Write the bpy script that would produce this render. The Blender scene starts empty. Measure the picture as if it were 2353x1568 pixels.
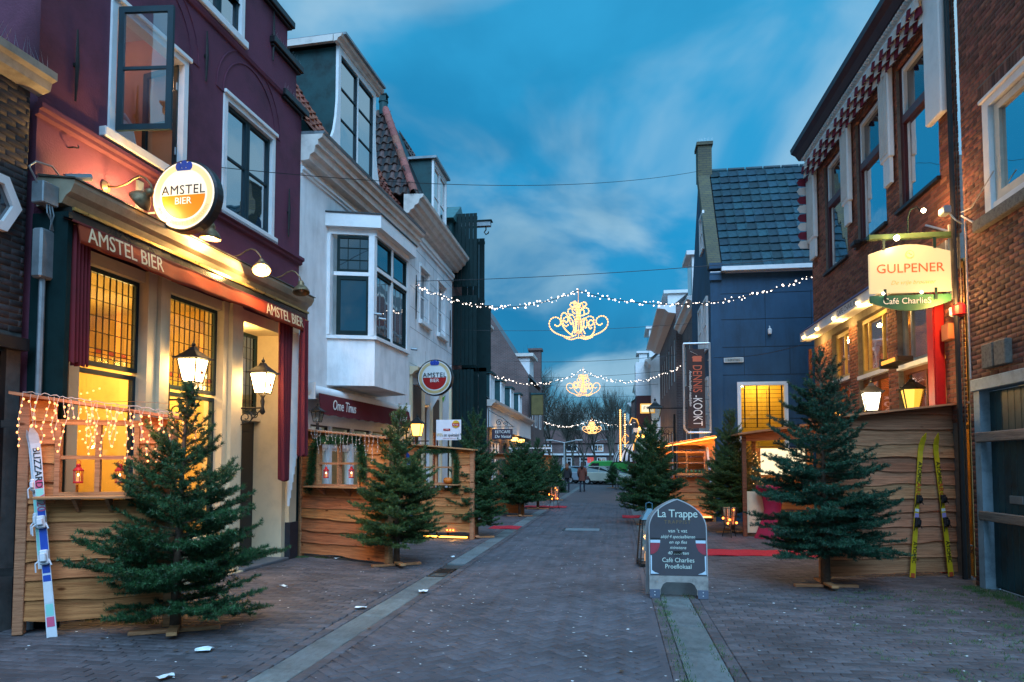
import bpy, bmesh, math, random
import numpy as np
from mathutils import Vector, Matrix

scene = bpy.context.scene
PI = math.pi
R_ = math.radians
# ---------------------------------------------------------------- camera
PW, PH, FP = 2353.0, 1568.0, 1634.0          # measuring grid of the photograph, focal length in its units
HZ, VX = 1068.0, 1415.0                      # horizon row, vanishing column of the street (+Y)
PIT = R_(3.0)
YAW = math.atan((VX - PW/2)*math.cos(PIT)/FP)
SH = (HZ - PH/2 - FP*math.tan(PIT))/PW
CAM = np.array([0.0, 0.0, 1.6])
cam_d = bpy.data.cameras.new('camera'); cam = bpy.data.objects.new('camera', cam_d)
scene.collection.objects.link(cam)
cam.location = CAM; cam.rotation_euler = (PI/2 + PIT, 0, YAW)
cam_d.sensor_width = 36; cam_d.lens = 36*FP/PW; cam_d.shift_y = SH
cam_d.clip_start = .1; cam_d.clip_end = 2000
scene.camera = cam
# ---------------------------------------------------------------- sky
world = bpy.data.worlds.new('World'); scene.world = world; world.use_nodes = True
nt = world.node_tree; nt.nodes.clear()
def N(t, typ, **kw):
    n = t.nodes.new(typ)
    for k, v in kw.items(): setattr(n, k, v)
    return n
def ramp(t, fac, stops, interp='LINEAR'):
    n = t.nodes.new('ShaderNodeValToRGB'); n.color_ramp.interpolation = interp
    e = n.color_ramp.elements
    while len(e) < len(stops): e.new(.5)
    for i, (p, c) in enumerate(stops):
        e[i].position = p; e[i].color = (*c, 1) if len(c) == 3 else c
    if fac is not None: t.links.new(fac, n.inputs[0])
    return n
out = N(nt, 'ShaderNodeOutputWorld'); bg = N(nt, 'ShaderNodeBackground'); bg.inputs[1].default_value = 1.0
tc = N(nt, 'ShaderNodeTexCoord'); sep = N(nt, 'ShaderNodeSeparateXYZ')
nt.links.new(tc.outputs['Generated'], sep.inputs[0])
base = ramp(nt, sep.outputs[2], [(0.0, (.12, .34, .46)), (.07, (.08, .33, .52)), (.16, (.003, .25, .52)), (.30, (.002, .28, .60)), (.50, (.02, .33, .64)), (1, (.05, .35, .64))])
# clouds: the view direction projected on a high sheet, two noises
div = N(nt, 'ShaderNodeMath', operation='ADD'); div.inputs[1].default_value = .22; nt.links.new(sep.outputs[2], div.inputs[0])
dx = N(nt, 'ShaderNodeMath', operation='DIVIDE'); dy = N(nt, 'ShaderNodeMath', operation='DIVIDE')
nt.links.new(sep.outputs[0], dx.inputs[0]); nt.links.new(div.outputs[0], dx.inputs[1])
nt.links.new(sep.outputs[1], dy.inputs[0]); nt.links.new(div.outputs[0], dy.inputs[1])
cb = N(nt, 'ShaderNodeCombineXYZ'); nt.links.new(dx.outputs[0], cb.inputs[0]); nt.links.new(dy.outputs[0], cb.inputs[1])
n1 = N(nt, 'ShaderNodeTexNoise'); n1.inputs['Scale'].default_value = 2.3; n1.inputs['Detail'].default_value = 5; n1.inputs['Roughness'].default_value = .5
n1.inputs['Distortion'].default_value = .5
mp = N(nt, 'ShaderNodeMapping'); mp.inputs['Location'].default_value = (3.1, .55, 0); mp.inputs['Scale'].default_value = (1, .8, 1)
nt.links.new(cb.outputs[0], mp.inputs[0]); nt.links.new(mp.outputs[0], n1.inputs['Vector'])
cr = ramp(nt, n1.outputs['Fac'], [(.40, (0, 0, 0)), (.66, (1, 1, 1))], 'EASE')
mixc = N(nt, 'ShaderNodeMixRGB'); mixc.inputs[2].default_value = (.28, .52, .72, 1)
fac = N(nt, 'ShaderNodeMath', operation='MULTIPLY'); fac.inputs[1].default_value = 1.0
nt.links.new(cr.outputs[0], fac.inputs[0]); nt.links.new(fac.outputs[0], mixc.inputs[0]); nt.links.new(base.outputs[0], mixc.inputs[1])
sky = N(nt, 'ShaderNodeTexSky', sky_type='NISHITA'); sky.sun_disc = False; sky.sun_elevation = R_(3); sky.sun_rotation = R_(200)
add = N(nt, 'ShaderNodeMixRGB', blend_type='ADD'); add.inputs[0].default_value = .012
nt.links.new(mixc.outputs[0], add.inputs[1]); nt.links.new(sky.outputs[0], add.inputs[2])
n3 = N(nt, 'ShaderNodeTexNoise'); n3.inputs['Scale'].default_value = 1.1; n3.inputs['Detail'].default_value = 6; n3.inputs['Distortion'].default_value = .9
mp3 = N(nt, 'ShaderNodeMapping'); mp3.inputs['Location'].default_value = (7.3, 2.1, 0); mp3.inputs['Scale'].default_value = (1, .55, 1)
nt.links.new(cb.outputs[0], mp3.inputs[0]); nt.links.new(mp3.outputs[0], n3.inputs['Vector'])
dk = ramp(nt, n3.outputs['Fac'], [(.36, (.66, .76, .80)), (.62, (1.08, 1.05, 1.04))], 'EASE')
mul = N(nt, 'ShaderNodeMixRGB', blend_type='MULTIPLY'); mul.inputs[0].default_value = 1.0
nt.links.new(add.outputs[0], mul.inputs[1]); nt.links.new(dk.outputs[0], mul.inputs[2]); nt.links.new(mul.outputs[0], bg.inputs[0]); nt.links.new(bg.outputs[0], out.inputs[0])
# the last daylight: very soft, from behind the camera
sun_d = bpy.data.lights.new('sun', 'SUN'); sun = bpy.data.objects.new('sun', sun_d); scene.collection.objects.link(sun)
sun_d.energy = 4.6; sun_d.angle = R_(50); sun_d.color = (.40, .66, 1.0)
sun.rotation_euler = (R_(42), 0, R_(15))
scene.view_settings.view_transform = 'Standard'; scene.view_settings.look = 'None'
scene.view_settings.exposure = 0.0; scene.view_settings.gamma = 1
scene.view_settings.use_curve_mapping = False
scene.cycles.max_bounces = 5; scene.cycles.diffuse_bounces = 3; scene.cycles.glossy_bounces = 3
scene.cycles.transparent_max_bounces = 10; scene.cycles.transmission_bounces = 3
scene.cycles.sample_clamp_indirect = 4; scene.cycles.sample_clamp_direct = 0
scene.cycles.caustics_reflective = False; scene.cycles.caustics_refractive = False
scene.cycles.use_denoising = True
# ---------------------------------------------------------------- measuring
_r = np.array([math.cos(YAW), math.sin(YAW), 0]); _f = np.array([-math.sin(YAW)*math.cos(PIT), math.cos(YAW)*math.cos(PIT), math.sin(PIT)])
_u = np.cross(_r, _f)
def ray(x, y): return _f + _r*((x - PW/2)/FP) + _u*(-(y - PH/2 - SH*PW)/FP)
def G(x, y, z=0.0):
    d = ray(x, y); P = CAM + d*((z - 1.6)/d[2]); return Vector((P[0], P[1], z))
def atY(x, y, Y):
    d = ray(x, y); P = CAM + d*(Y/d[1]); return Vector(P)
def dirv(vx):
    d = ray(vx, HZ)[:2]; return d/np.linalg.norm(d)
class Plane:
    """a street front: local x runs to the right as seen from the street, local y into the house, z up"""
    def __init__(s, p, d):
        s.p = np.array(p, float)[:2]; s.d = np.array(d, float)[:2]; s.d /= np.linalg.norm(s.d)
        s.n = np.array([s.d[1], -s.d[0]]); s.rz = math.atan2(s.d[1], s.d[0])
    def q(s, x, y, off=0):
        d = ray(x, y); o = CAM[:2] - s.p - s.n*off
        P = CAM + d*(-(o@s.n)/(d[:2]@s.n)); return float((P[:2] - s.p)@s.d), float(P[2])
    def w(s, u, z=0, off=0):
        a = s.p + s.d*u + s.n*off; return Vector((a[0], a[1], z))
def wall2(a, b): return Plane((a[0], a[1]), (b[0]-a[0], b[1]-a[1]))
# ---------------------------------------------------------------- objects
COL = scene.collection.objects
def tag(o, label=None, cat=None, group=None, kind=None):
    if label: o['label'] = label
    if cat: o['category'] = cat
    if group: o['group'] = group
    if kind: o['kind'] = kind
    return o
def thing(name, label, cat, loc=(0, 0, 0), rz=0, group=None, rot=None):
    o = bpy.data.objects.new(name, None); COL.link(o); o.empty_display_size = .1
    o.location = loc; o.rotation_euler = rot if rot else (0, 0, rz)
    return tag(o, label, cat, group)
class MB:
    def __init__(s): s.v = []; s.f = []; s.M = None
    def add(s, vs, fs):
        b = len(s.v)
        if s.M is not None: vs = [s.M @ Vector(v) for v in vs]
        s.v += [tuple(v) for v in vs]; s.f += [tuple(i+b for i in f) for f in fs]; return s
    def box(s, x0, x1, y0, y1, z0, z1):
        v = [(x0,y0,z0),(x1,y0,z0),(x1,y1,z0),(x0,y1,z0),(x0,y0,z1),(x1,y0,z1),(x1,y1,z1),(x0,y1,z1)]
        return s.add(v, [(0,3,2,1),(4,5,6,7),(0,1,5,4),(1,2,6,5),(2,3,7,6),(3,0,4,7)])
    def bevbox(s, x0, x1, y0, y1, z0, z1, b=.01):
        bm = bmesh.new(); bmesh.ops.create_cube(bm, size=1)
        for v in bm.verts: v.co = Vector(((x0+x1)/2+v.co.x*(x1-x0), (y0+y1)/2+v.co.y*(y1-y0), (z0+z1)/2+v.co.z*(z1-z0)))
        bmesh.ops.bevel(bm, geom=bm.edges[:], offset=b, segments=1, affect='EDGES')
        bm.verts.index_update(); s.add([v.co.copy() for v in bm.verts], [[v.index for v in f.verts] for f in bm.faces]); bm.free(); return s
    def frustum(s, cx, cy, z0, z1, a0, b0, a1, b1):
        v = [(cx-a0,cy-b0,z0),(cx+a0,cy-b0,z0),(cx+a0,cy+b0,z0),(cx-a0,cy+b0,z0),(cx-a1,cy-b1,z1),(cx+a1,cy-b1,z1),(cx+a1,cy+b1,z1),(cx-a1,cy+b1,z1)]
        return s.add(v, [(0,3,2,1),(4,5,6,7),(0,1,5,4),(1,2,6,5),(2,3,7,6),(3,0,4,7)])
    def prism(s, poly, h0, h1, ax='y'):
        """poly in the other two axes, pushed from h0 to h1 along ax"""
        def P(a, b, h): return {'y': (a, h, b), 'z': (a, b, h), 'x': (h, a, b)}[ax]
        n = len(poly); v = [P(a, b, h0) for a, b in poly] + [P(a, b, h1) for a, b in poly]
        return s.add(v, [tuple(range(n)), tuple(range(2*n-1, n-1, -1))] + [(i, n+i, n+(i+1) % n, (i+1) % n) for i in range(n)])
    def bar(s, a, b, w, h=None):
        a = Vector(a); b = Vector(b); h = h or w; d = (b-a).normalized()
        up = Vector((0,0,1)) if abs(d.z) < .95 else Vector((0,1,0))
        sx = d.cross(up).normalized()*w/2; sy = sx.cross(d).normalized()*h/2
        v = [a-sx-sy, a+sx-sy, a+sx+sy, a-sx+sy, b-sx-sy, b+sx-sy, b+sx+sy, b-sx+sy]
        return s.add(v, [(0,3,2,1),(4,5,6,7),(0,1,5,4),(1,2,6,5),(2,3,7,6),(3,0,4,7)])
    def tube(s, pts, r, n=6, cap=True):
        pts = [Vector(p) for p in pts]; rs = r if isinstance(r, (list, tuple)) else [r]*len(pts)
        v = []; f = []; ref = None
        for i, p in enumerate(pts):
            t = (pts[min(i+1, len(pts)-1)] - pts[max(i-1, 0)]).normalized()
            if ref is None: ref = t.orthogonal().normalized()
            ref = (ref - t*ref.dot(t)); ref = ref.normalized() if ref.length > 1e-6 else t.orthogonal().normalized()
            bi = t.cross(ref)
            v += [p + (ref*math.cos(2*PI*k/n) + bi*math.sin(2*PI*k/n))*rs[i] for k in range(n)]
        for i in range(len(pts)-1):
            f += [(i*n+k, i*n+(k+1) % n, (i+1)*n+(k+1) % n, (i+1)*n+k) for k in range(n)]
        if cap: f += [tuple(range(n-1, -1, -1)), tuple(range((len(pts)-1)*n, len(pts)*n))]
        return s.add(v, f)
    def lathe(s, prof, c=(0,0,0), n=16, ax='z'):
        c = Vector(c); v = []; f = []
        for (r, h) in prof:
            for k in range(n):
                a = 2*PI*k/n; x, y = r*math.cos(a), r*math.sin(a)
                v.append(c + Vector({'z': (x, y, h), 'x': (h, x, y), 'y': (x, h, y)}[ax]))
        m = len(prof)
        for i in range(m-1): f += [(i*n+k, i*n+(k+1) % n, (i+1)*n+(k+1) % n, (i+1)*n+k) for k in range(n)]
        f += [tuple(range(n-1, -1, -1)), tuple(range((m-1)*n, m*n))]
        return s.add(v, f)
    def ball(s, c, r, n=8, m=5, sc=(1,1,1)):
        c = Vector(c); v = []; f = []
        for i in range(m+1):
            t = PI*i/m
            for k in range(n):
                a = 2*PI*k/n; v.append(c + Vector((r*math.sin(t)*math.cos(a)*sc[0], r*math.sin(t)*math.sin(a)*sc[1], r*math.cos(t)*sc[2])))
        for i in range(m): f += [(i*n+k, (i+1)*n+k, (i+1)*n+(k+1) % n, i*n+(k+1) % n) for k in range(n)]
        return s.add(v, f)
    def disc(s, c, r, ax='y', n=32, h=.01):
        return s.lathe([(r, -h/2), (r, h/2)], c, n, ax)
    def cyl(s, a, b, r, n=10): return s.tube([a, b], r, n)
    def mesh(s, name, mat=None, smooth=False):
        me = bpy.data.meshes.new(name); me.from_pydata(s.v, [], s.f); me.update()
        if mat: me.materials.append(mat)
        if smooth: me.polygons.foreach_set('use_smooth', [True]*len(me.polygons))
        return me
    def build(s, name, mat, parent=None, smooth=False):
        me = s.mesh(name, mat, smooth)
        bm = bmesh.new(); bm.from_mesh(me); bmesh.ops.recalc_face_normals(bm, faces=bm.faces); bm.to_mesh(me); bm.free()
        return ob(name, me, parent)
def ob(name, me, parent=None, loc=None, rot=None, scale=None):
    o = bpy.data.objects.new(name, me); COL.link(o)
    if parent: o.parent = parent
    if loc is not None: o.location = loc
    if rot is not None: o.rotation_euler = rot
    if scale is not None: o.scale = scale
    return o
def copy_tree(o, parent=None):
    c = o.copy(); COL.link(c); c.parent = parent
    for ch in [x for x in o.children]: copy_tree(ch, c)
    return c
def bx(name, mat, parent, *a): return MB().box(*a).build(name, mat, parent)
def text(s, size, mat, parent, loc, rot=(PI/2, 0, 0), name='lettering', align='CENTER', off=0.0, ext=.002, sx=1.0, shear=0.0, space=1.0):
    cu = bpy.data.curves.new('t', 'FONT'); cu.body = s; cu.size = size; cu.align_x = align; cu.align_y = 'CENTER'
    cu.extrude = ext; cu.offset = 0; cu.shear = shear; cu.space_character = space; cu.resolution_u = 3
    t = bpy.data.objects.new('t', cu); COL.link(t); bpy.context.view_layer.update()
    me = bpy.data.meshes.new_from_object(t.evaluated_get(bpy.context.evaluated_depsgraph_get()))
    bpy.data.objects.remove(t); bpy.data.curves.remove(cu)
    me.materials.clear(); me.materials.append(mat); me.name = 'lettering'
    o = ob(name, me, parent, loc, rot); o.scale = (sx, 1, 1); return o
# ---------------------------------------------------------------- materials
MATS = {}
def mat(name, col=None, rough=.75, var=.18, scale=6.0, bump=.15, metal=0.0, spec=.4, rnd=0.0, stretch=(1,1,1), col2=None, emis=None, bs=None, patch=None):
    """colour with soft wear (two noises), fine bump; rnd: brightness differs from piece to piece"""
    if name in MATS: return MATS[name]
    m = bpy.data.materials.new(name); m.use_nodes = True; t = m.node_tree; b = t.nodes['Principled BSDF']
    tcn = N(t, 'ShaderNodeTexCoord'); mpn = N(t, 'ShaderNodeMapping'); mpn.inputs['Scale'].default_value = stretch
    t.links.new(tcn.outputs['Object'], mpn.inputs[0])
    no = N(t, 'ShaderNodeTexNoise'); no.inputs['Scale'].default_value = scale; no.inputs['Detail'].default_value = 6; no.inputs['Roughness'].default_value = .65
    t.links.new(mpn.outputs[0], no.inputs['Vector'])
    c2 = col2 or tuple(c*(1-var*1.6) for c in col); c1 = tuple(min(1, c*(1+var)) for c in col)
    rp = ramp(t, no.outputs['Fac'], [(.32, c2), (.5, col), (.72, c1)])
    last = rp.outputs[0]
    if rnd:
        g = N(t, 'ShaderNodeNewGeometry'); oi = N(t, 'ShaderNodeObjectInfo'); ad = N(t, 'ShaderNodeMath', operation='ADD'); fr = N(t, 'ShaderNodeMath', operation='FRACT')
        t.links.new(g.outputs['Random Per Island'], ad.inputs[0]); t.links.new(oi.outputs['Random'], ad.inputs[1]); t.links.new(ad.outputs[0], fr.inputs[0])
        mr = N(t, 'ShaderNodeMapRange'); mr.inputs['To Min'].default_value = 1-rnd; mr.inputs['To Max'].default_value = 1+rnd*.8
        t.links.new(fr.outputs[0], mr.inputs['Value'])
        hs = N(t, 'ShaderNodeHueSaturation'); t.links.new(mr.outputs[0], hs.inputs['Value']); t.links.new(last, hs.inputs['Color'])
        mr2 = N(t, 'ShaderNodeMapRange'); mr2.inputs['To Min'].default_value = .49; mr2.inputs['To Max'].default_value = .51
        fr2 = N(t, 'ShaderNodeMath', operation='MULTIPLY'); fr2.inputs[1].default_value = 7.3; fr3 = N(t, 'ShaderNodeMath', operation='FRACT')
        t.links.new(fr.outputs[0], fr2.inputs[0]); t.links.new(fr2.outputs[0], fr3.inputs[0]); t.links.new(fr3.outputs[0], mr2.inputs['Value']); t.links.new(mr2.outputs[0], hs.inputs['Hue'])
        last = hs.outputs[0]
    if patch:      # large stains laid over the place itself: (size, strength)
        gp = N(t, 'ShaderNodeNewGeometry'); pn = N(t, 'ShaderNodeTexNoise'); pn.inputs['Scale'].default_value = patch[0]; pn.inputs['Detail'].default_value = 5; pn.inputs['Roughness'].default_value = .6
        t.links.new(gp.outputs['Position'], pn.inputs['Vector']); s_ = patch[1]; pr = ramp(t, pn.outputs['Fac'], [(.3, (1-s_,)*3), (.52, (1, 1, 1)), (.72, (1+s_*.5,)*3)])
        pm = N(t, 'ShaderNodeMixRGB', blend_type='MULTIPLY'); pm.inputs[0].default_value = 1; t.links.new(last, pm.inputs[1]); t.links.new(pr.outputs[0], pm.inputs[2]); last = pm.outputs[0]
    t.links.new(last, b.inputs['Base Color'])
    b.inputs['Metallic'].default_value = metal; b.inputs['Specular IOR Level'].default_value = spec
    rr = N(t, 'ShaderNodeMapRange'); rr.inputs['To Min'].default_value = max(0, rough-.12); rr.inputs['To Max'].default_value = min(1, rough+.12)
    t.links.new(no.outputs['Fac'], rr.inputs['Value']); t.links.new(rr.outputs[0], b.inputs['Roughness'])
    if bump:
        n2 = N(t, 'ShaderNodeTexNoise'); n2.inputs['Scale'].default_value = bs or scale*9; n2.inputs['Detail'].default_value = 4
        t.links.new(mpn.outputs[0], n2.inputs['Vector'])
        bp = N(t, 'ShaderNodeBump'); bp.inputs['Strength'].default_value = bump; bp.inputs['Distance'].default_value = .02
        t.links.new(n2.outputs['Fac'], bp.inputs['Height']); t.links.new(bp.outputs[0], b.inputs['Normal'])
    if emis:
        b.inputs['Emission Color'].default_value = (*emis[0], 1); b.inputs['Emission Strength'].default_value = emis[1]
    MATS[name] = m; return m
def emi(name, col=None, st=1, sample=True):
    if name in MATS: return MATS[name]
    m = bpy.data.materials.new(name); m.use_nodes = True; b = m.node_tree.nodes['Principled BSDF']
    b.inputs['Base Color'].default_value = (*[min(1, c)*.22 for c in col], 1); b.inputs['Emission Color'].default_value = (*col, 1)
    b.inputs['Emission Strength'].default_value = st; b.inputs['Roughness'].default_value = .4
    if not sample: m.cycles.emission_sampling = 'NONE'
    MATS[name] = m; return m
def glass(name, refl=.25, tint=(.9, .95, 1), through=True, dark=(.012, .02, .03), rough=.02, refcol=(1,1,1)):
    """window pane: mirrors the street and sky, lets the room show or stays dark"""
    if name in MATS: return MATS[name]
    m = bpy.data.materials.new(name); m.use_nodes = True; t = m.node_tree; t.nodes.clear()
    o = N(t, 'ShaderNodeOutputMaterial'); mx = N(t, 'ShaderNodeMixShader'); gl = N(t, 'ShaderNodeBsdfGlossy'); gl.inputs['Roughness'].default_value = rough
    gl.inputs['Color'].default_value = (*refcol, 1)
    if through:
        a = N(t, 'ShaderNodeBsdfTransparent'); a.inputs[0].default_value = (*tint, 1)
    else:
        a = N(t, 'ShaderNodeBsdfDiffuse'); a.inputs[0].default_value = (*dark, 1)
    fr = N(t, 'ShaderNodeLayerWeight'); fr.inputs[0].default_value = .5
    pw = N(t, 'ShaderNodeMath', operation='POWER'); pw.inputs[1].default_value = 4.5; t.links.new(fr.outputs['Facing'], pw.inputs[0])
    mr = N(t, 'ShaderNodeMapRange'); mr.inputs['To Min'].default_value = refl; mr.inputs['To Max'].default_value = 1
    t.links.new(pw.outputs[0], mr.inputs['Value']); t.links.new(mr.outputs[0], mx.inputs[0])
    # old panes are never flat
    n2 = N(t, 'ShaderNodeTexNoise'); n2.inputs['Scale'].default_value = 1.3; tcn = N(t, 'ShaderNodeTexCoord'); t.links.new(tcn.outputs['Object'], n2.inputs['Vector'])
    bp = N(t, 'ShaderNodeBump'); bp.inputs['Strength'].default_value = .10; bp.inputs['Distance'].default_value = .05
    t.links.new(n2.outputs['Fac'], bp.inputs['Height']); t.links.new(bp.outputs[0], gl.inputs['Normal'])
    t.links.new(a.outputs[0], mx.inputs[1]); t.links.new(gl.outputs[0], mx.inputs[2]); t.links.new(mx.outputs[0], o.inputs[0])
    MATS[name] = m; return m
def wood(name, c1, c2, rnd=.25, sc=1.0, rough=.8):
    """sawn timber: long grain, knots, weathering"""
    if name in MATS: return MATS[name]
    m = mat(name, c1, rough, .2, 2.2*sc, .5, rnd=rnd, stretch=(.7, 9, 14), col2=c2, spec=.2, bs=16)
    t = m.node_tree; b = t.nodes['Principled BSDF']; src = b.inputs['Base Color'].links[0].from_socket
    tcn = N(t, 'ShaderNodeTexCoord'); oi = N(t, 'ShaderNodeObjectInfo'); va = N(t, 'ShaderNodeVectorMath', operation='ADD'); mu = N(t, 'ShaderNodeVectorMath', operation='SCALE'); mu.inputs[3].default_value = 40
    cx = N(t, 'ShaderNodeCombineXYZ'); t.links.new(oi.outputs['Random'], cx.inputs[0]); t.links.new(oi.outputs['Random'], cx.inputs[2]); t.links.new(cx.outputs[0], mu.inputs[0])
    t.links.new(tcn.outputs['Object'], va.inputs[0]); t.links.new(mu.outputs[0], va.inputs[1])
    mk = N(t, 'ShaderNodeMapping'); mk.inputs['Scale'].default_value = (2.6, 1, 6.5); t.links.new(va.outputs[0], mk.inputs[0])
    vo = N(t, 'ShaderNodeTexVoronoi'); vo.inputs['Scale'].default_value = 1.0; t.links.new(mk.outputs[0], vo.inputs['Vector'])
    kn = ramp(t, vo.outputs['Distance'], [(.0, (.22, .16, .12)), (.07, (.38, .30, .24)), (.13, (1, 1, 1))])
    g2 = N(t, 'ShaderNodeTexNoise'); g2.inputs['Scale'].default_value = 5; g2.inputs['Detail'].default_value = 8; g2.inputs['Roughness'].default_value = .75
    mg = N(t, 'ShaderNodeMapping'); mg.inputs['Scale'].default_value = (.35, 4, 11); t.links.new(va.outputs[0], mg.inputs[0]); t.links.new(mg.outputs[0], g2.inputs['Vector'])
    gr = ramp(t, g2.outputs['Fac'], [(.34, (.58, .54, .50)), (.52, (1, 1, 1)), (.7, (1.18, 1.15, 1.1))])
    m1 = N(t, 'ShaderNodeMixRGB', blend_type='MULTIPLY'); m1.inputs[0].default_value = 1; m2 = N(t, 'ShaderNodeMixRGB', blend_type='MULTIPLY'); m2.inputs[0].default_value = 1
    t.links.new(src, m1.inputs[1]); t.links.new(kn.outputs[0], m1.inputs[2]); t.links.new(m1.outputs[0], m2.inputs[1]); t.links.new(gr.outputs[0], m2.inputs[2]); t.links.new(m2.outputs[0], b.inputs['Base Color'])
    return m
# lamps
def lamp(name, loc, e, col=(1, .58, .22), r=.05, parent=None):
    d = bpy.data.lights.new(name, 'POINT'); d.energy = e; d.color = col; d.shadow_soft_size = r
    o = bpy.data.objects.new(name, d); COL.link(o); o.location = loc
    if parent: o.parent = parent
    return o
WARM = (1, .60, .20)
# ================================================================ shared materials
rng = random.Random(7)
M_mortar = mat('mortar', (.16, .145, .13), .9, .2, 9)
M_mortar_dark = mat('mortar_dark', (.09, .085, .08), .9, .2, 9)
M_brick = mat('brick_red', (.27, .10, .060), .85, .3, 14, .3, rnd=.45, col2=(.10, .055, .045))
M_brick_dark = mat('brick_tarred', (.035, .030, .032), .7, .3, 14, .3, rnd=.5)
M_brick_side = mat('brick_purple', (.17, .095, .08), .85, .25, 14, .3, rnd=.35)
M_paver = mat('paver_clay', (.090, .090, .104), .72, .22, 22, .2, rnd=.22, col2=(.072, .067, .076), spec=.35, patch=(.9, .34))
M_paver_side = mat('paver_side', (.094, .088, .096), .72, .22, 20, .2, rnd=.28, col2=(.070, .063, .068), spec=.35, patch=(1.1, .38))
M_joint = mat('joint_dirt', (.055, .05, .048), .95, .4, 3, .3, col2=(.03, .035, .022))
M_slab = mat('gutter_concrete', (.135, .165, .17), .7, .2, 7, .3, rnd=.2, patch=(2.5, .4))
M_wood = wood('larch_boards', (.56, .225, .085), (.36, .125, .045), rnd=.25)
M_wood_grey = wood('boards_weathered', (.50, .245, .13), (.33, .15, .075), rnd=.25)
M_post = wood('planed_timber', (.46, .23, .11), (.32, .14, .06), rnd=.12)
M_post_dark = wood('stained_timber', (.16, .07, .04), (.09, .04, .03), rnd=.12)
M_white = mat('white_paint', (.80, .81, .81), .5, .05, 5, .05)
M_stucco_w = mat('white_stucco', (.80, .82, .83), .8, .10, 1.6, .25, bs=40, stretch=(2, 2, .4), patch=(1.2, .22))
M_cream = mat('cream_paint', (.72, .60, .40), .5, .06, 4, .06)
M_purple = mat('aubergine_stucco', (.125, .036, .066), .78, .28, .9, .3, bs=45)
M_teal = mat('dark_teal_paint', (.004, .026, .036), .55, .2, 6, .04)
M_green_d = mat('bottle_green_paint', (.003, .019, .020), .6, .2, 5, .05, spec=.2)
M_blackp = mat('black_paint', (.012, .012, .014), .4, .2, 9, .05)
M_iron = mat('wrought_iron', (.02, .019, .018), .45, .3, 14, .1, metal=.3)
M_zinc = mat('zinc', (.25, .29, .31), .45, .15, 4, .08, metal=.5)
M_grey_metal = mat('galvanised_tube', (.5, .52, .53), .4, .1, 9, .03, metal=.6)
M_bronze = mat('old_brass', (.24, .17, .09), .45, .3, 12, .15, metal=.6)
M_maroon = mat('maroon_canvas', (.12, .011, .018), .85, .12, 6, .15, bs=120)
M_orange_canvas = mat('russet_canvas', (.26, .032, .008), .85, .12, 5, .15, bs=120)
M_lettering = mat('sign_cream', (.72, .60, .38), .6, .03, 8, 0)
M_lett_white = mat('sign_white', (.8, .8, .76), .6, .03, 8, 0)
M_red = mat('signal_red', (.45, .012, .015), .45, .12, 8, .03)
M_carpet = mat('red_carpet', (.50, .018, .035), .95, .15, 25, .4, bs=200)
M_needle = mat('fir_needles', (.028, .094, .030), .5, .3, 3.5, 0, rnd=.7, col2=(.010, .042, .018))
M_needle_y = mat('fir_needles_light', (.060, .115, .030), .5, .3, 3.5, 0, rnd=.55, col2=(.028, .062, .022))
M_bark = mat('fir_bark', (.10, .065, .042), .9, .3, 20, .4)
M_bark_grey = mat('bare_bark', (.075, .070, .055), .95, .3, 4, .1)
G_sky = glass('pane_mirroring_sky', .50, through=False, rough=.015)
G_dark = glass('pane_dark', .20, through=False, rough=.02)
G_clear = glass('pane_clear', .10, tint=(.95, .97, .95))
G_room = glass('pane_lit_room', .03, tint=(.98, .96, .90))
E_lamp = emi('lantern_light', (1, .62, .24), 36)
E_bulb_or = emi('bulb_orange', (1, .38, .12), 3.4, False)
E_bulb_w = emi('bulb_white', (1, .84, .72), 5, False)
E_bulb_y = emi('bulb_yellow', (1, .52, .17), 3.0, False)
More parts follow.
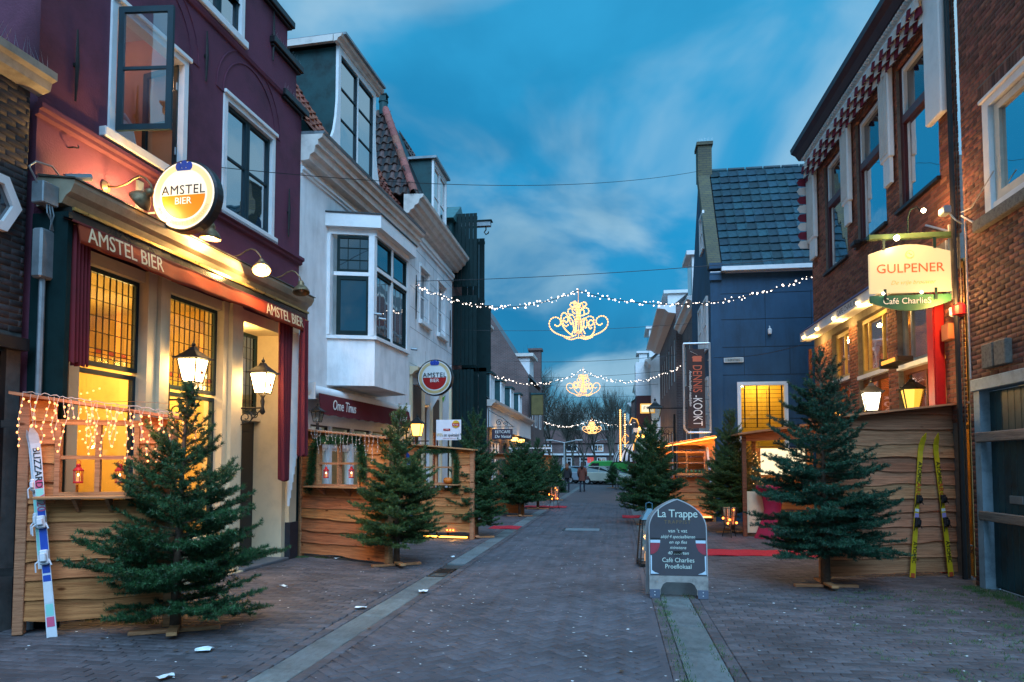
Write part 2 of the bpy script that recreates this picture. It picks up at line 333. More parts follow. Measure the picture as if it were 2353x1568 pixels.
# ================================================================ pieces laid one by one
def unit_brick(name, m, ch=.06):
    """1 x 1 x 1 block with worn upper arrises, top face at z = 0"""
    b = MB(); c = ch
    b.add([(-.5,-.5,-1),(.5,-.5,-1),(.5,.5,-1),(-.5,.5,-1),(-.5,-.5,-.07),(.5,-.5,-.07),(.5,.5,-.07),(-.5,.5,-.07),
           (-.5+c*.5,-.5+c,0),(.5-c*.5,-.5+c,0),(.5-c*.5,.5-c,0),(-.5+c*.5,.5-c,0)],
          [(0,1,5,4),(1,2,6,5),(2,3,7,6),(3,0,4,7),(4,5,9,8),(5,6,10,9),(6,7,11,10),(7,4,8,11),(8,9,10,11)])
    return b.mesh(name, m)
def pieces(name, mats_, unit, parent, m, rest_name, limit=300, world_of=None):
    """mats_: 4x4 matrices in the parent's space; the nearest `limit` become objects, the others one mesh"""
    if not mats_: return
    pm = parent.matrix_basis.copy() if parent else Matrix()
    cv = Vector(CAM)
    key = sorted(range(len(mats_)), key=lambda i: ((pm @ mats_[i]).translation - cv).length / max(.02, max(mats_[i].to_scale())))
    for i in key[:limit]:
        o = ob(name, unit, parent); o.matrix_basis = mats_[i]
    rest = key[limit:]
    if rest:
        uv = np.array([v.co[:] for v in unit.vertices]); A = np.array([np.array(mats_[i]) for i in rest])
        V = np.einsum('nij,kj->nki', A[:, :3, :3], uv) + A[:, None, :3, 3]
        nv = len(uv); fs = [tuple(p.vertices) for p in unit.polygons]
        ls = np.array([j for f in fs for j in f]); cnt = np.array([len(f) for f in fs])
        n = len(rest); me = bpy.data.meshes.new(rest_name)
        me.vertices.add(n*nv); me.vertices.foreach_set('co', V.reshape(-1).astype(np.float32))
        L = (ls[None] + (np.arange(n)*nv)[:, None]).reshape(-1)
        me.loops.add(len(L)); me.loops.foreach_set('vertex_index', L.astype(np.int32))
        C = np.tile(cnt, n); st = np.concatenate([[0], np.cumsum(C)[:-1]])
        me.polygons.add(len(C)); me.polygons.foreach_set('loop_start', st.astype(np.int32)); me.polygons.foreach_set('loop_total', C.astype(np.int32))
        me.update(calc_edges=True); me.validate(); me.materials.append(m)
        o = ob(rest_name, me, parent); o['kind'] = 'stuff'
def TRS(l, rz=0, s=(1,1,1), rx=0, ry=0):
    return Matrix.Translation(l) @ Matrix.Rotation(rz, 4, 'Z') @ Matrix.Rotation(ry, 4, 'Y') @ Matrix.Rotation(rx, 4, 'X') @ Matrix.Diagonal((*s, 1))
# ================================================================ ground
def brick_sheet(name, c1, c2, mortar, sc=1.0, bw=.21, bh=.105, rot=0, ms=.006):
    m = bpy.data.materials.new(name); m.use_nodes = True; t = m.node_tree; b = t.nodes['Principled BSDF']
    tcn = N(t, 'ShaderNodeTexCoord'); mpn = N(t, 'ShaderNodeMapping'); mpn.inputs['Rotation'].default_value = (0, 0, rot)
    t.links.new(tcn.outputs['Object'], mpn.inputs[0])
    br = N(t, 'ShaderNodeTexBrick'); br.inputs['Color1'].default_value = (*c1, 1); br.inputs['Color2'].default_value = (*c2, 1); br.inputs['Mortar'].default_value = (*mortar, 1)
    br.inputs['Scale'].default_value = sc; br.inputs['Brick Width'].default_value = bw; br.inputs['Row Height'].default_value = bh; br.inputs['Mortar Size'].default_value = ms
    no = N(t, 'ShaderNodeTexNoise'); no.inputs['Scale'].default_value = 1.1; no.inputs['Detail'].default_value = 6
    mx = N(t, 'ShaderNodeMixRGB', blend_type='MULTIPLY'); mx.inputs[0].default_value = .8
    rp = ramp(t, no.outputs['Fac'], [(.3, (.6, .6, .6)), (.7, (1.15, 1.15, 1.15))])
    t.links.new(mpn.outputs[0], br.inputs[0]); t.links.new(mpn.outputs[0], no.inputs['Vector']); t.links.new(br.outputs[0], mx.inputs[1]); t.links.new(rp.outputs[0], mx.inputs[2])
    t.links.new(mx.outputs[0], b.inputs['Base Color']); b.inputs['Roughness'].default_value = .7
    bp = N(t, 'ShaderNodeBump'); bp.inputs['Strength'].default_value = .5; bp.inputs['Distance'].default_value = .01; bp.invert = True
    t.links.new(br.outputs['Fac'], bp.inputs['Height']); t.links.new(bp.outputs[0], b.inputs['Normal'])
    return m
gnd = bx('ground', M_joint, None, -150, 150, -20, 320, -.30, -.03); tag(gnd, 'dark earth ground under the whole street', kind='structure')
XL0, XL1, XR0, XR1 = -2.72, -2.42, .52, .86            # the two gutters
YN, YF = 3.0, 30.0
road = bx('road', brick_sheet('road_far', (.098, .088, .10), (.085, .078, .088), (.05, .045, .04)), None, XL1, XR0, YF, 66, -.02, -.002)
tag(road, 'herringbone brick road running down the middle of the street', kind='structure')
pvl = bx('pavement', brick_sheet('pave_far', (.100, .088, .094), (.085, .076, .082), (.05, .045, .04)), None, -7.5, XL0, YF, 66, -.02, -.002)
tag(pvl, 'brick pavement along the terraces beyond the far gutter side', kind='structure')
pvr = bx('pavement', MATS.setdefault('pave_far', bpy.data.materials['pave_far']), None, XR1, 9.0, YF, 66, -.02, -.002)
tag(pvr, 'brick pavement between the gutter and the café side', kind='structure')
sq = bx('parking_ground', mat('asphalt', (.06, .065, .07), .8, .2, 3, .2), None, -60, 60, 66, 150, -.02, -.002); tag(sq, 'asphalt car park at the end of the street', kind='structure')
ubr = unit_brick('paver', M_paver); ubs = unit_brick('paver', M_paver_side)
gap = .0045
def jit(a): return rng.uniform(-a, a)
def swell(x, y): return .005*math.sin(x*2.1 + .7*math.sin(y*.9)) * math.sin(y*1.3 + 1) + .003*math.sin(x*4.7+y*3.1)
# herringbone in the road: 45 degree turned to the gutters
L_, B_ = .205, .102
ms_ = []
c45 = math.cos(PI/4)
n = 190
for i in range(-n, n):
    for j in range(-n, n):
        # herringbone cell: one brick along u, one along v
        k = (i + j) % 4
        # basis: squares of size B_, bricks cover two squares
        u, v = i, j
        s = (u - v) % 4
        if s == 0: cx, cy, a = u + 1.0, v + .5, 0
        elif s == 3: cx, cy, a = u + .5, v + 1.0, PI/2
        else: continue
        # a valid herringbone: horizontal at s==0 covers (u,v),(u+1,v); vertical at s==2 covers (u,v),(u,v+1)
        x = (cx*c45 - cy*c45)*B_ - .95; y = (cx*c45 + cy*c45)*B_ + 16.4
        if XL1 + .17 < x < XR0 - .17 and YN < y < YF:
            ms_.append(TRS((x, y, jit(.0015) + swell(x, y)), a + PI/4 + jit(.012), (L_-gap, B_-gap, .05), jit(.010), jit(.006)))
pieces('brick', ms_, ubr, road, M_paver, 'bricks')
# edge courses beside the gutters, side pavements in running bond across the street
def bond(x0, x1, y0, y1, parent, skip=None, ang=0.0):
    out_ = []; row = 0; y = y0
    while y < y1:
        x = x0 + (L_/2 if row % 2 else 0)
        while x < x1 - .05:
            xa = x; xb = min(x + L_, x1)
            if row % 2 and x == x0 + L_/2: out_.append((x0, x, y))
            out_.append((xa, xb, y)); x += L_
        y += B_; row += 1
    r = []
    for xa, xb, yy in out_:
        if skip and skip((xa+xb)/2, yy): continue
        w = .02*math.sin(yy*1.3 + xa*.7)*.3
        r.append(TRS(((xa+xb)/2, yy + B_/2, jit(.0022) + w*.4 + swell(xa, yy)), jit(.014), (xb-xa-gap, B_-gap, .05), jit(.014), jit(.007)))
    return r
pieces('brick', bond(-9.0, XL0 - .11, YN, YF, pvl, lambda x, y: x < -5.7 and y > 8.2), ubs, pvl, M_paver_side, 'bricks')
pieces('brick', bond(XR1 + .11, 6.4, YN, YF, pvr, lambda x, y: x > 5.0 and y > 9.5), ubs, pvr, M_paver_side, 'bricks')
for x0_, x1_ in ((XL1+.11, XL1+.25), (XR0-.25, XR0-.11)): MB().box(x0_, x1_, YN, YF, -.03, -.007).build('edge_bed', M_paver, road)
for x, par in ((XL0 - .055, pvl), (XR1 + .055, pvr), (XL1 + .055, road), (XR0 - .055, road)):
    ms_ = []; y = YN
    while y < YF: ms_.append(TRS((x, y + L_/2, jit(.002)), PI/2 + jit(.01), (L_-gap, .10, .05), 0, jit(.01))); y += L_
    o_ = {}; pieces('brick', ms_, ubs, par, M_paver_side, 'bricks', 0)
# gutters: one row of concrete slabs each, slightly sunk, with a fine slot
for a, b, lab, nm in ((XL0, XL1, 'pale concrete gutter strip on the terrace side with an iron drain grate', 'gutter'), (XR0, XR1, 'pale concrete gutter strip that runs under the chalkboard sign', 'gutter')):
    g = bx(nm, M_joint, None, a, b, YN, 66, -.06, -.026); tag(g, lab, kind='structure')
    us = unit_brick('slab', M_slab, .02); ms_ = []; y = YN + .35
    while y < 64:
        if not (nm == 'gutter' and a < 0 and 9.9 < y < 10.9): ms_.append(TRS(((a+b)/2, y + .5, -.004 + jit(.002)), PI/2, (.995, b - a - .008, .04), 0, jit(.004)))
        y += 1.0
    pieces('slab', ms_, us, g, M_slab, 'slabs')
    gutter_obj = g
    if a < 0:
        gx = G(1068, 1289); dm = MB(); dm.box(a+.02, b-.02, 10.0, 10.05, -.02, 0); dm.box(a+.02, b-.02, 10.75, 10.8, -.02, 0)
        dm.box(a+.02, a+.05, 10.0, 10.8, -.02, 0); dm.box(b-.05, b-.02, 10.0, 10.8, -.02, 0)
        for k in range(12): dm.box(a+.05, b-.05, 10.07+k*.056, 10.095+k*.056, -.02, -.002)
        dm.build('grate', M_iron, g)
# manhole in the road
mh = G(1338, 1218); mc = MB(); mc.bevbox(-.42, .42, -.30, .30, 0, .008, .003); mo = mc.build('manhole_cover', mat('cover_steel', (.16, .2, .22), .45, .3, 14, .3), None); mo.location = (mh.x, mh.y, .004)
tag(mo, 'flat rectangular manhole cover set in the middle of the brick road', 'manhole cover')
rim = MB(); rim.box(-.47, .47, -.35, -.31, 0, .006); rim.box(-.47, .47, .31, .35, 0, .006); rim.box(-.47, -.43, -.31, .31, 0, .006); rim.box(.43, .47, -.31, .31, 0, .006); rim.build('rim', M_iron, mo)
# ---- litter, leaves, weeds
def flecks(name, label, m, spots, size, kind='stuff', lift=.006, sep_=False):
    b = MB()
    for (x, y, s, a) in spots:
        n_ = 5; pts = []
        for k in range(n_):
            t = 2*PI*k/n_ + a; rr = s*rng.uniform(.6, 1.1); pts.append((x + rr*math.cos(t), y + rr*math.sin(t)*.7, lift + rng.uniform(0, s*.25)))
        b.add(pts, [tuple(range(n_))])
    o = b.build(name, m); tag(o, label, kind=kind); return o
sp = [(rng.uniform(-2.3, .5), 5 + 13*rng.random()**1.3, rng.uniform(.007, .019), rng.random()*6) for _ in range(230)]
sp += [(rng.uniform(-6, -2.8), rng.uniform(5, 11), rng.uniform(.007, .017), rng.random()*6) for _ in range(90)]
sp += [(rng.uniform(.9, 4.2), rng.uniform(5, 10), rng.uniform(.010, .020), rng.random()*6) for _ in range(50)]
flecks('litter', 'tiny scraps of white confetti and gum specks on the paving', mat('paper_fleck', (.75, .8, .8), .8, .1, 9, 0), sp, 1)
sp = [(rng.uniform(-6, -2.8), rng.uniform(5, 12), rng.uniform(.015, .035), rng.random()*6) for _ in range(60)] + [(rng.uniform(-2.5, 4.5), rng.uniform(5, 14), rng.uniform(.012, .03), rng.random()*6) for _ in range(45)]
flecks('fallen_leaves', 'brown fallen leaves scattered on the pavement before the terraces', mat('dead_leaf', (.09, .05, .025), .8, .3, 9, .1), sp, 1, lift=.01)
def scrap(px, py, s, lab):
    g = G(px, py); b = MB(); n_ = 4; P = []
    for i in range(n_):
        for j in range(n_): P.append(((i/3-.5)*s*1.4 + jit(.01), (j/3-.5)*s + jit(.01), rng.uniform(0, .022)))
    b.add(P, [(i*n_+j, i*n_+j+1, (i+1)*n_+j+1, (i+1)*n_+j) for i in range(3) for j in range(3)])
    o = b.build('paper_scrap', mat('paper_white', (.7, .78, .8), .7, .05, 9, 0)); o.location = (g.x, g.y, .012); o.rotation_euler = (0, 0, rng.random()*3)
    tag(o, lab, 'litter')
scrap(972, 1362, .11, 'crumpled white paper on the gutter edge, largest of the scraps')
scrap(828, 1400, .09, 'crumpled white and yellow paper scrap beside the gutter')
scrap(470, 1497, .10, 'flat white paper scrap on bricks near the bottom edge')
scrap(378, 1560, .08, 'white paper scrap lowest in the picture near the watermark corner')
scrap(652, 1350, .07, 'small pale wrapper on bricks before the brown café door')
scrap(772, 1286, .07, 'pale blue scrap lying at the foot of the boarded screen')
scrap(1040, 1282, .07, 'small white scrap lying on the gutter past the drain grate')
def blades(spots, name, label, h=.05, parent=None):
    b = MB()
    for (x, y, n_) in spots:
        for _ in range(n_):
            a = rng.random()*6.28; px, py = x + jit(.07), y + jit(.045); hh = h*rng.uniform(.4, 1.1); w = .003
            lx, ly = hh*.5*math.cos(a), hh*.5*math.sin(a)
            b.add([(px-w, py, 0), (px+w, py, 0), (px+lx, py+ly, hh)], [(0, 1, 2)])
    o = b.build(name, mat('weed_green', (.045, .10, .022), .6, .3, 3, 0)); tag(o, label, kind='stuff'); return o
sp = []
for _ in range(760):
    x = rng.uniform(2.2, 4.8); y = rng.uniform(5.2, 9.8); 
    if rng.random() < (x-1.6)/3.6: sp.append((round(x/.2)*.2 + jit(.02), round(y/B_)*B_, 9))
for _ in range(110): sp.append((4.45 + abs(rng.gauss(0, .14)), rng.uniform(8.2, 10.2), 16))
for _ in range(90): sp.append((rng.choice([XR0, XR0-.02, XR1]), rng.uniform(5, 9.5), 8))
for _ in range(60): sp.append((rng.uniform(-5.5, -3.7), 11.75 + jit(.08), 12))
for _ in range(80): sp.append((rng.uniform(-6.6, -4.4), 6.75 + jit(.12), 14))
blades(sp, 'grass', 'grass and moss growing in the paving joints and along walls', .036)
# ================================================================ planes of the street fronts
g0 = G(655, 1283)
LP = Plane((g0.x, g0.y), dirv(1490))                     # brown café, aubergine
WP = Plane(LP.w(.33)[:2], dirv(1510))                    # white house with the bay
XP = Plane(WP.w(5.3)[:2], dirv(VX))                      # white house with the round sign
RP = Plane((4.9, 10.9), -dirv(1385))                     # café on the corner
BP = Plane((4.74, 10.34), -dirv(VX))                     # brick house at the edge
def house(name, P, label, cat='house'): return thing(name, label, cat, (P.p[0], P.p[1], 0), P.rz)
def wall(mb, x0, x1, z0, z1, holes=(), y0=0.0, rev=.12, back=False):
    """front sheet with openings and their reveals"""
    xs = sorted({x0, x1, *[h[0] for h in holes], *[h[1] for h in holes]}); zs = sorted({z0, z1, *[h[2] for h in holes], *[h[3] for h in holes]})
    xs = [x for x in xs if x0 <= x <= x1]; zs = [z for z in zs if z0 <= z <= z1]
    for a, b in zip(xs, xs[1:]):
        for c, d in zip(zs, zs[1:]):
            mx_, mz = (a+b)/2, (c+d)/2
            if any(h[0] < mx_ < h[1] and h[2] < mz < h[3] for h in holes): continue
            mb.add([(a, y0, c), (b, y0, c), (b, y0, d), (a, y0, d)], [(0, 1, 2, 3)])
    for (a, b, c, d) in holes:
        y1 = y0 + rev
        mb.add([(a,y0,c),(b,y0,c),(b,y1,c),(a,y1,c)], [(0,1,2,3)]); mb.add([(a,y0,d),(b,y0,d),(b,y1,d),(a,y1,d)], [(0,1,2,3)])
        mb.add([(a,y0,c),(a,y1,c),(a,y1,d),(a,y0,d)], [(0,1,2,3)]); mb.add([(b,y0,c),(b,y1,c),(b,y1,d),(b,y0,d)], [(0,1,2,3)])
    return mb
def sheet(mb, *a, **k): return wall(mb, *a, **k)
def bricks(parent, x0, x1, z0, z1, holes, m, y=0.0, depth=.05, proud=.006, course=.0635, bl=.215, limit=300, keep=None, name='brick'):
    u = unit_brick('brick', m, .05); r = []; z = z0; row = 0; g_ = .010
    rot = Matrix.Rotation(PI/2, 4, 'X')
    while z < z1 - .03:
        x = x0 - (bl/2 if row % 2 else 0)
        while x < x1:
            a, b = max(x, x0), min(x + bl, x1); segs = [(a, b)]
            for h in holes:
                if h[2] < z + course/2 < h[3]:
                    ns = []
                    for (p, q) in segs:
                        if q <= h[0] or p >= h[1]: ns.append((p, q)); continue
                        if p < h[0]: ns.append((p, h[0]))
                        if q > h[1]: ns.append((h[1], q))
                    segs = ns
            for (p, q) in segs:
                if q - p > .035 and (keep is None or keep((p+q)/2, z)):
                    r.append(Matrix.Translation(((p+q)/2, y - proud - rng.uniform(-.002, .004), z + course/2)) @ rot @ Matrix.Rotation(jit(.008), 4, 'Z') @ Matrix.Diagonal((q-p-g_, course-g_, depth, 1)))
            x += bl
        z += course; row += 1
    pieces(name, r, u, parent, m, 'bricks', limit)
def window(parent, x0, x1, z0, z1, y, mf, mg, fr=.07, mull=(), trans=(), bar=.03, depth=.06, sash=None, label=None, panes=True, name='window'):
    """frame as the part; each pane a sub-part.  mull / trans: x and z of the glazing bars"""
    b = MB()
    b.box(x0, x0+fr, y, y+depth, z0, z1); b.box(x1-fr, x1, y, y+depth, z0, z1)
    b.box(x0+fr, x1-fr, y, y+depth, z0, z0+fr); b.box(x0+fr, x1-fr, y, y+depth, z1-fr, z1)
    X = [x0+fr, *mull, x1-fr]; Z = [z0+fr, *trans, z1-fr]
    for m in mull: b.box(m-bar/2, m+bar/2, y+.006, y+depth-.006, z0+fr, z1-fr)
    for k, t in enumerate(trans):
        for a, c in zip(X, X[1:]):
            b.box(a + (bar/2 if a != X[0] else 0), c - (bar/2 if c != X[-1] else 0), y+.012, y+depth-.012, t-bar/2, t+bar/2)
    o = b.build(name, mf, parent)
    if label: o['label'] = label
    for i, (a, c) in enumerate(zip(X, X[1:])):
        for j, (d, e) in enumerate(zip(Z, Z[1:])):
            pm = MB(); t = jit(.0015)
            pm.box(a-.004, c+.004, y+depth*.55, y+depth*.55+.006, d-.004, e+.004)
            pm.build('pane', mg, o)
    return o
def surround(parent, x0, x1, z0, z1, w, y, m, d=.05, sill=None, name='window_frame', top=True):
    b = MB(); b.box(x0-w, x0, y-d, y+.10, z0, z1+(w if top else 0)); b.box(x1, x1+w, y-d, y+.10, z0, z1+(w if top else 0))
    if top: b.box(x0, x1, y-d, y+.10, z1, z1+w)
    o = b.build(name, m, parent)
    if sill: MB().bevbox(x0-w-.09, x1+w+.06, y-d-.06, y+.1, z0-sill, z0-.003, .008).build('window_sill', m, o)
    return o
def mould(mb, x0, x1, prof, ends=True):
    """a moulding along x; prof: list of (outward, z) from the wall out"""
    poly = [(-o, z) for o, z in prof]
    return mb.prism(poly, x0, x1, 'x')
# ================================================================ brown café, aubergine stucco
A = house('cafe_building', LP, 'aubergine stuccoed café with an open casement, round lit sign and russet awning', 'café')
W1h = (-4.30, -2.90, 5.47, 7.08); W2h = (-2.06, -.60, 5.37, 7.10); W3h = (-2.75, -1.58, 8.16, 9.9)
SF = (-4.80, .02, 0, 3.98)
b = MB(); wall(b, -5.25, .33, 0, 8.0, [W1h, W2h, SF], 0, .14)
wall(b, -5.25, .12, 8.0, 8.70, [(-2.75, -1.58, 8.16, 8.70)], 0, .14); wall(b, -5.0, -.22, 8.70, 9.32, [(-2.75, -1.58, 8.70, 9.32)], 0, .14); wall(b, -4.6, -.6, 9.32, 10.6, [(-2.75, -1.58, 9.32, 9.9)], 0, .14)
for x0, z0, z1, in ((.33, 0, 8.0), (.12, 8.0, 8.7), (-.22, 8.7, 9.32), (-.6, 9.32, 10.6)):
    b.add([(x0, 0, z0), (x0, .5, z0), (x0, .5, z1), (x0, 0, z1)], [(0,1,2,3)])
b.add([(-5.25, 0, 0), (-5.25, 6, 0), (-5.25, 6, 10.6), (-5.25, 0, 10.6)], [(0,1,2,3)])
b.build('wall', M_purple, A)
b = MB(); b.add([(-5.2, .5, 8), (.33, .5, 8), (.33, .5, 4.2), (-5.2, .5, 4.2)], [(0,1,2,3)])
# stepped gable copings with their bird spikes
for x0, x1, z in ((-.42, .45, 8.02), (-.80, .22, 8.72), (-1.18, -.12, 9.34)):
    c = MB(); c.bevbox(x0, x1, -.10, .5, z-.09, z+.03, .012); c.bevbox(x0+.03, x1-.04, -.06, .5, z-.13, z-.092, .008)
    co = c.build('coping', M_blackp, A)
    s = MB()
    for k in range(26):
        x = x0 + .03 + (x1-x0-.06)*k/25
        for yy in (-.06, .05): s.add([(x-.002, yy, z+.03), (x+.002, yy, z+.03), (x+jit(.05), yy+jit(.05), z+.16)], [(0,1,2)])
    s.build('bird_spikes', M_grey_metal, co)
# string courses
b = MB(); mould(b, -5.28, .36, [(0, 5.17), (.05, 5.19), (.05, 5.23), (.09, 5.25), (.09, 5.30), (0, 5.31)]); b.build('string_course', M_purple, A)
b = MB(); mould(b, -5.28, .345, [(0, 7.92), (.03, 7.93), (.05, 7.98), (.05, 8.03), (0, 8.04)]); b.build('string_course', M_purple, A)
# relieving arches, a raised fillet
def arch(cx, zc, r, w, name='relieving_arch'):
    b = MB()
    for rr in (r, r+w):
        pts = [(cx + rr*math.cos(t), -.006, zc + rr*math.sin(t)) for t in np.linspace(.0, PI, 17)]
        b.tube(pts, .011, 4)
    for sx in (-1, 1): b.tube([(cx+sx*r, -.006, zc), (cx+sx*(r+w), -.006, zc)], .011, 4)
    b.build(name, M_purple, A)
arch(-1.33, 7.12, .74, .17); arch(-3.6, 7.16, .78, .17)
# iron wall anchors
for s, z0, z1 in ((-4.80, 5.56, 6.36), (-2.52, 7.02, 7.75), (-.12, 5.55, 6.40), (-.73, 8.35, 9.2)):
    b = MB(); b.tube([(s, -.03, z0), (s+.005, -.035, (z0+z1)/2), (s, -.03, z1)], [.012, .024, .010], 6); b.box(s-.02, s+.02, -.03, .0, (z0+z1)/2-.02, (z0+z1)/2+.02); b.build('wall_anchor', M_iron, A)
b = MB(); b.tube([(-4.85, 0, 5.02), (-4.85, -.07, 5.02), (-4.80, -.09, 5.03), (-4.79, -.07, 5.07)], .008, 5); b.build('hook', M_iron, A)
# windows
def white_win(h, y=.0, sill=.12):
    x0, x1, z0, z1 = h; b = MB(); w = .085
    b.box(x0, x0+w, y-.03, y+.13, z0, z1); b.box(x1-w, x1, y-.03, y+.13, z0, z1); b.box(x0+w, x1-w, y-.03, y+.13, z1-w, z1)
    b.bevbox(x0-.03, x1+.03, y-.07, y-.032, z1-.01, z1+.05, .006); b.bevbox(x0-.12, x1+.03, y-.09, y+.13, z0-sill, z0-.002, .01)
    return b.build('window_frame', M_white, A)
white_win(W1h); white_win(W2h); white_win(W3h)
window(A, -1.975, -1.345, 5.40, 7.01, .03, M_teal, G_sky, .055, (), (6.22,), .035)
window(A, -1.335, -.685, 5.40, 7.01, .03, M_teal, G_sky, .055, (), (6.22,), .035)
window(A, -2.665, -2.17, 8.2, 9.8, .03, M_teal, G_sky, .055, (), (9.0,), .035); window(A, -2.16, -1.665, 8.2, 9.8, .03, M_teal, G_sky, .055, (), (9.0,), .035)
# the open window: left leaf swung out over the street, right leaf swung in
def leaf(x, y, rz, w, z0, z1, mg, label):
    e = MB(); fr = .07
    e.box(0, fr, -.02, .02, 0, z1-z0); e.box(w-fr, w, -.02, .02, 0, z1-z0); e.box(fr, w-fr, -.02, .02, 0, fr); e.box(fr, w-fr, -.02, .02, z1-z0-fr, z1-z0)
    e.box(fr, w-fr, -.014, .014, (z1-z0)*.5-.018, (z1-z0)*.5+.018)
    o = e.build('casement', M_teal, A); o['label'] = label; o.location = (x, y, z0); o.rotation_euler = (0, 0, rz)
    for c, d in ((fr, (z1-z0)*.5-.018), ((z1-z0)*.5+.018, z1-z0-fr)): MB().box(fr-.005, w-fr+.005, -.003, .003, c-.005, d+.005).build('pane', mg, o)
    h = MB(); h.cyl((.0, .03, .25), (.0, .03, .35), .012, 6); h.cyl((.0, .03, z1-z0-.35), (.0, .03, z1-z0-.25), .012, 6); h.build('hinge', M_zinc, o)
leaf(-4.215, -.05, R_(-82), .66, 5.50, 6.99, glass('pane_open', .28, tint=(.85, .88, .92)), 'casement standing open over the street')
leaf(-2.985, .06, R_(180-100), .62, 5.50, 6.99, G_clear, 'casement opened')
# upper room seen through the open window
M_room = mat('room_wall_salmon', (.62, .33, .20), .8, .06, 2, .05); M_room_w = mat('room_white', (.62, .6, .58), .8, .05, 2, .03)
b = MB(); b.box(-4.4, -2.8, 1.6, 1.65, 5.2, 7.5); b.box(-2.86, -2.82, .16, 1.6, 5.2, 7.5); b.box(-4.42, -4.38, .16, 1.6, 5.2, 7.5); b.build('room_wall', M_room, A)
b = MB(); b.box(-4.4, -2.8, .16, 1.6, 7.5, 7.54); b.box(-4.4, -2.8, .16, 1.6, 5.16, 5.2); b.box(-3.4, -3.3, 1.3, 1.55, 5.2, 7.4); b.build('room_ceiling', M_room_w, A)
ch = thing('chair', 'pale rounded chair back standing inside the open upstairs window', 'chair', tuple(LP.w(-3.45, 5.2, -.5)), LP.rz)
c = MB(); c.tube([(-.2, 0, .3), (-.22, 0, .6), (-.12, 0, .86), (0, 0, .93), (.12, 0, .86), (.22, 0, .6), (.2, 0, .3)], .025, 6); c.ball((0, 0, .6), .2, 10, 8, (1, .18, 1.35)); c.build('backrest', M_room_w, ch, True)
c = MB(); c.bevbox(-.22, .22, -.4, .02, .26, .33, .02); c.build('seat', M_room_w, ch)
for sx in (-.18, .18):
    for sy in (-.36, -.02): MB().tube([(sx, sy, .27), (sx*1.1, sy, 0)], .016, 6).build('leg', M_room_w, ch)
lamp('upstairs_lamp', (-3.5, .9, 7.2), 9, (1, .55, .28), .1, A)
# ---- fascia with cornice, painted board and roller box
CO = MB(); mould(CO, -5.22, .05, [(0, 4.24), (.30, 4.26), (.34, 4.33), (.40, 4.37), (.44, 4.45), (.44, 4.49), (.05, 4.55), (0, 4.55)]); CO.build('cornice', mat('cornice_cream', (.36, .31, .22), .5, .12, 6, .1), A)
b = MB(); mould(b, -5.24, .07, [(.02, 4.553), (.46, 4.495), (.46, 4.51), (.02, 4.575)]); b.build('lead_flashing', mat('lead', (.13, .12, .10), .4, .3, 9, .1, metal=.3), A)
b = MB(); b.box(-5.15, -.02, -.36, -.02, 4.06, 4.235); b.build('fascia', mat('fascia_black', (.02, .022, .02), .22, .2, 5, .03), A)
b = MB(); b.box(-5.15, -.02, -.385, -.362, 4.20, 4.235); b.box(-5.15, -.02, -.385, -.362, 4.06, 4.085); b.build('fascia_trim', mat('brass_trim', (.45, .32, .10), .3, .2, 9, .02, metal=.7), A)
aw = MB()   # valance: a slightly waving sheet of canvas with depth
nx = 60; nz = 5
def val(x, t, side):
    z = 4.05 - t*.235 + .012*math.sin(x*2.1)*t - .10*max(0, (x+5.1)/5)*0
    y = -.50 - .02*math.sin(x*5.3)*t - .015*math.sin(x*11+1)*t + (.012 if side else 0) - .05*(t)
    return (x, y, z)
P = []
for side in (0, 1):
    for i in range(nx+1):
        for j in range(nz+1): P.append(val(-5.22 + 4.84*i/nx, j/nz, side))
F_ = []; o_ = (nx+1)*(nz+1)
for i in range(nx):
    for j in range(nz):
        a = i*(nz+1)+j; F_ += [(a, a+1, a+nz+2, a+nz+1), (o_+a, o_+a+nz+1, o_+a+nz+2, o_+a+1)]
    F_.append((i*(nz+1)+nz, o_+i*(nz+1)+nz, o_+(i+1)*(nz+1)+nz, (i+1)*(nz+1)+nz))
awn = MB().add(P, F_).build('awning_valance', M_orange_canvas, A, True)
text('AMSTEL BIER', .235, M_lettering, awn, (-4.58, -.56, 3.925), (R_(84), 0, 0), sx=.86, off=.006)
text('AMSTEL BIER', .235, M_lettering, awn, (-1.14, -.56, 3.925), (R_(84), 0, 0), sx=.86, off=.006)
b = MB(); b.add([(-5.3, -.37, 4.10), (-.38, -.37, 4.10), (-.38, -.51, 4.05), (-5.3, -.51, 4.05), (-5.3, -.37, 4.08), (-.38, -.37, 4.08), (-.38, -.51, 4.03), (-5.3, -.51, 4.03)], [(0,1,2,3), (7,6,5,4), (3,2,6,7)]); b.build('awning_roll', M_maroon, A)
def drape(x0, x1, z0, z1, y, name, folds=9, amp=.045, taper=0, parent=None, m=None):
    n = 72; r = 14; P = []; F_ = []
    for sd in (0, .012):
        for i in range(n+1):
            t = i/n
            for j in range(r+1):
                u = j/r; xx = x0 + (x1-x0)*(t if not taper else (t*(1 - taper*u) + taper*u*.5)); 
                P.append((xx, y + sd + amp*math.sin(t*folds*2*PI + .4*math.sin(u*3))*(.5+.5*u), z1 + (z0-z1)*u + .02*math.sin(t*23)*u))
    k = r+1; o2 = (n+1)*k
    for i in range(n):
        for j in range(r): a = i*k+j; F_ += [(a, a+1, a+k+1, a+k), (o2+a, o2+a+k, o2+a+k+1, o2+a+1)]
    return MB().add(P, F_).build(name, m or M_maroon, parent or A, True)
drape(-5.19, -4.96, 2.62, 4.04, -.42, 'side_curtain', 5, .03)
drape(-1.06, -.66, 1.35, 3.86, -.42, 'side_curtain', 4, .05, .55)
drape(-.60, -.38, 1.75, 4.0, -.55, 'side_curtain', 2, .05)
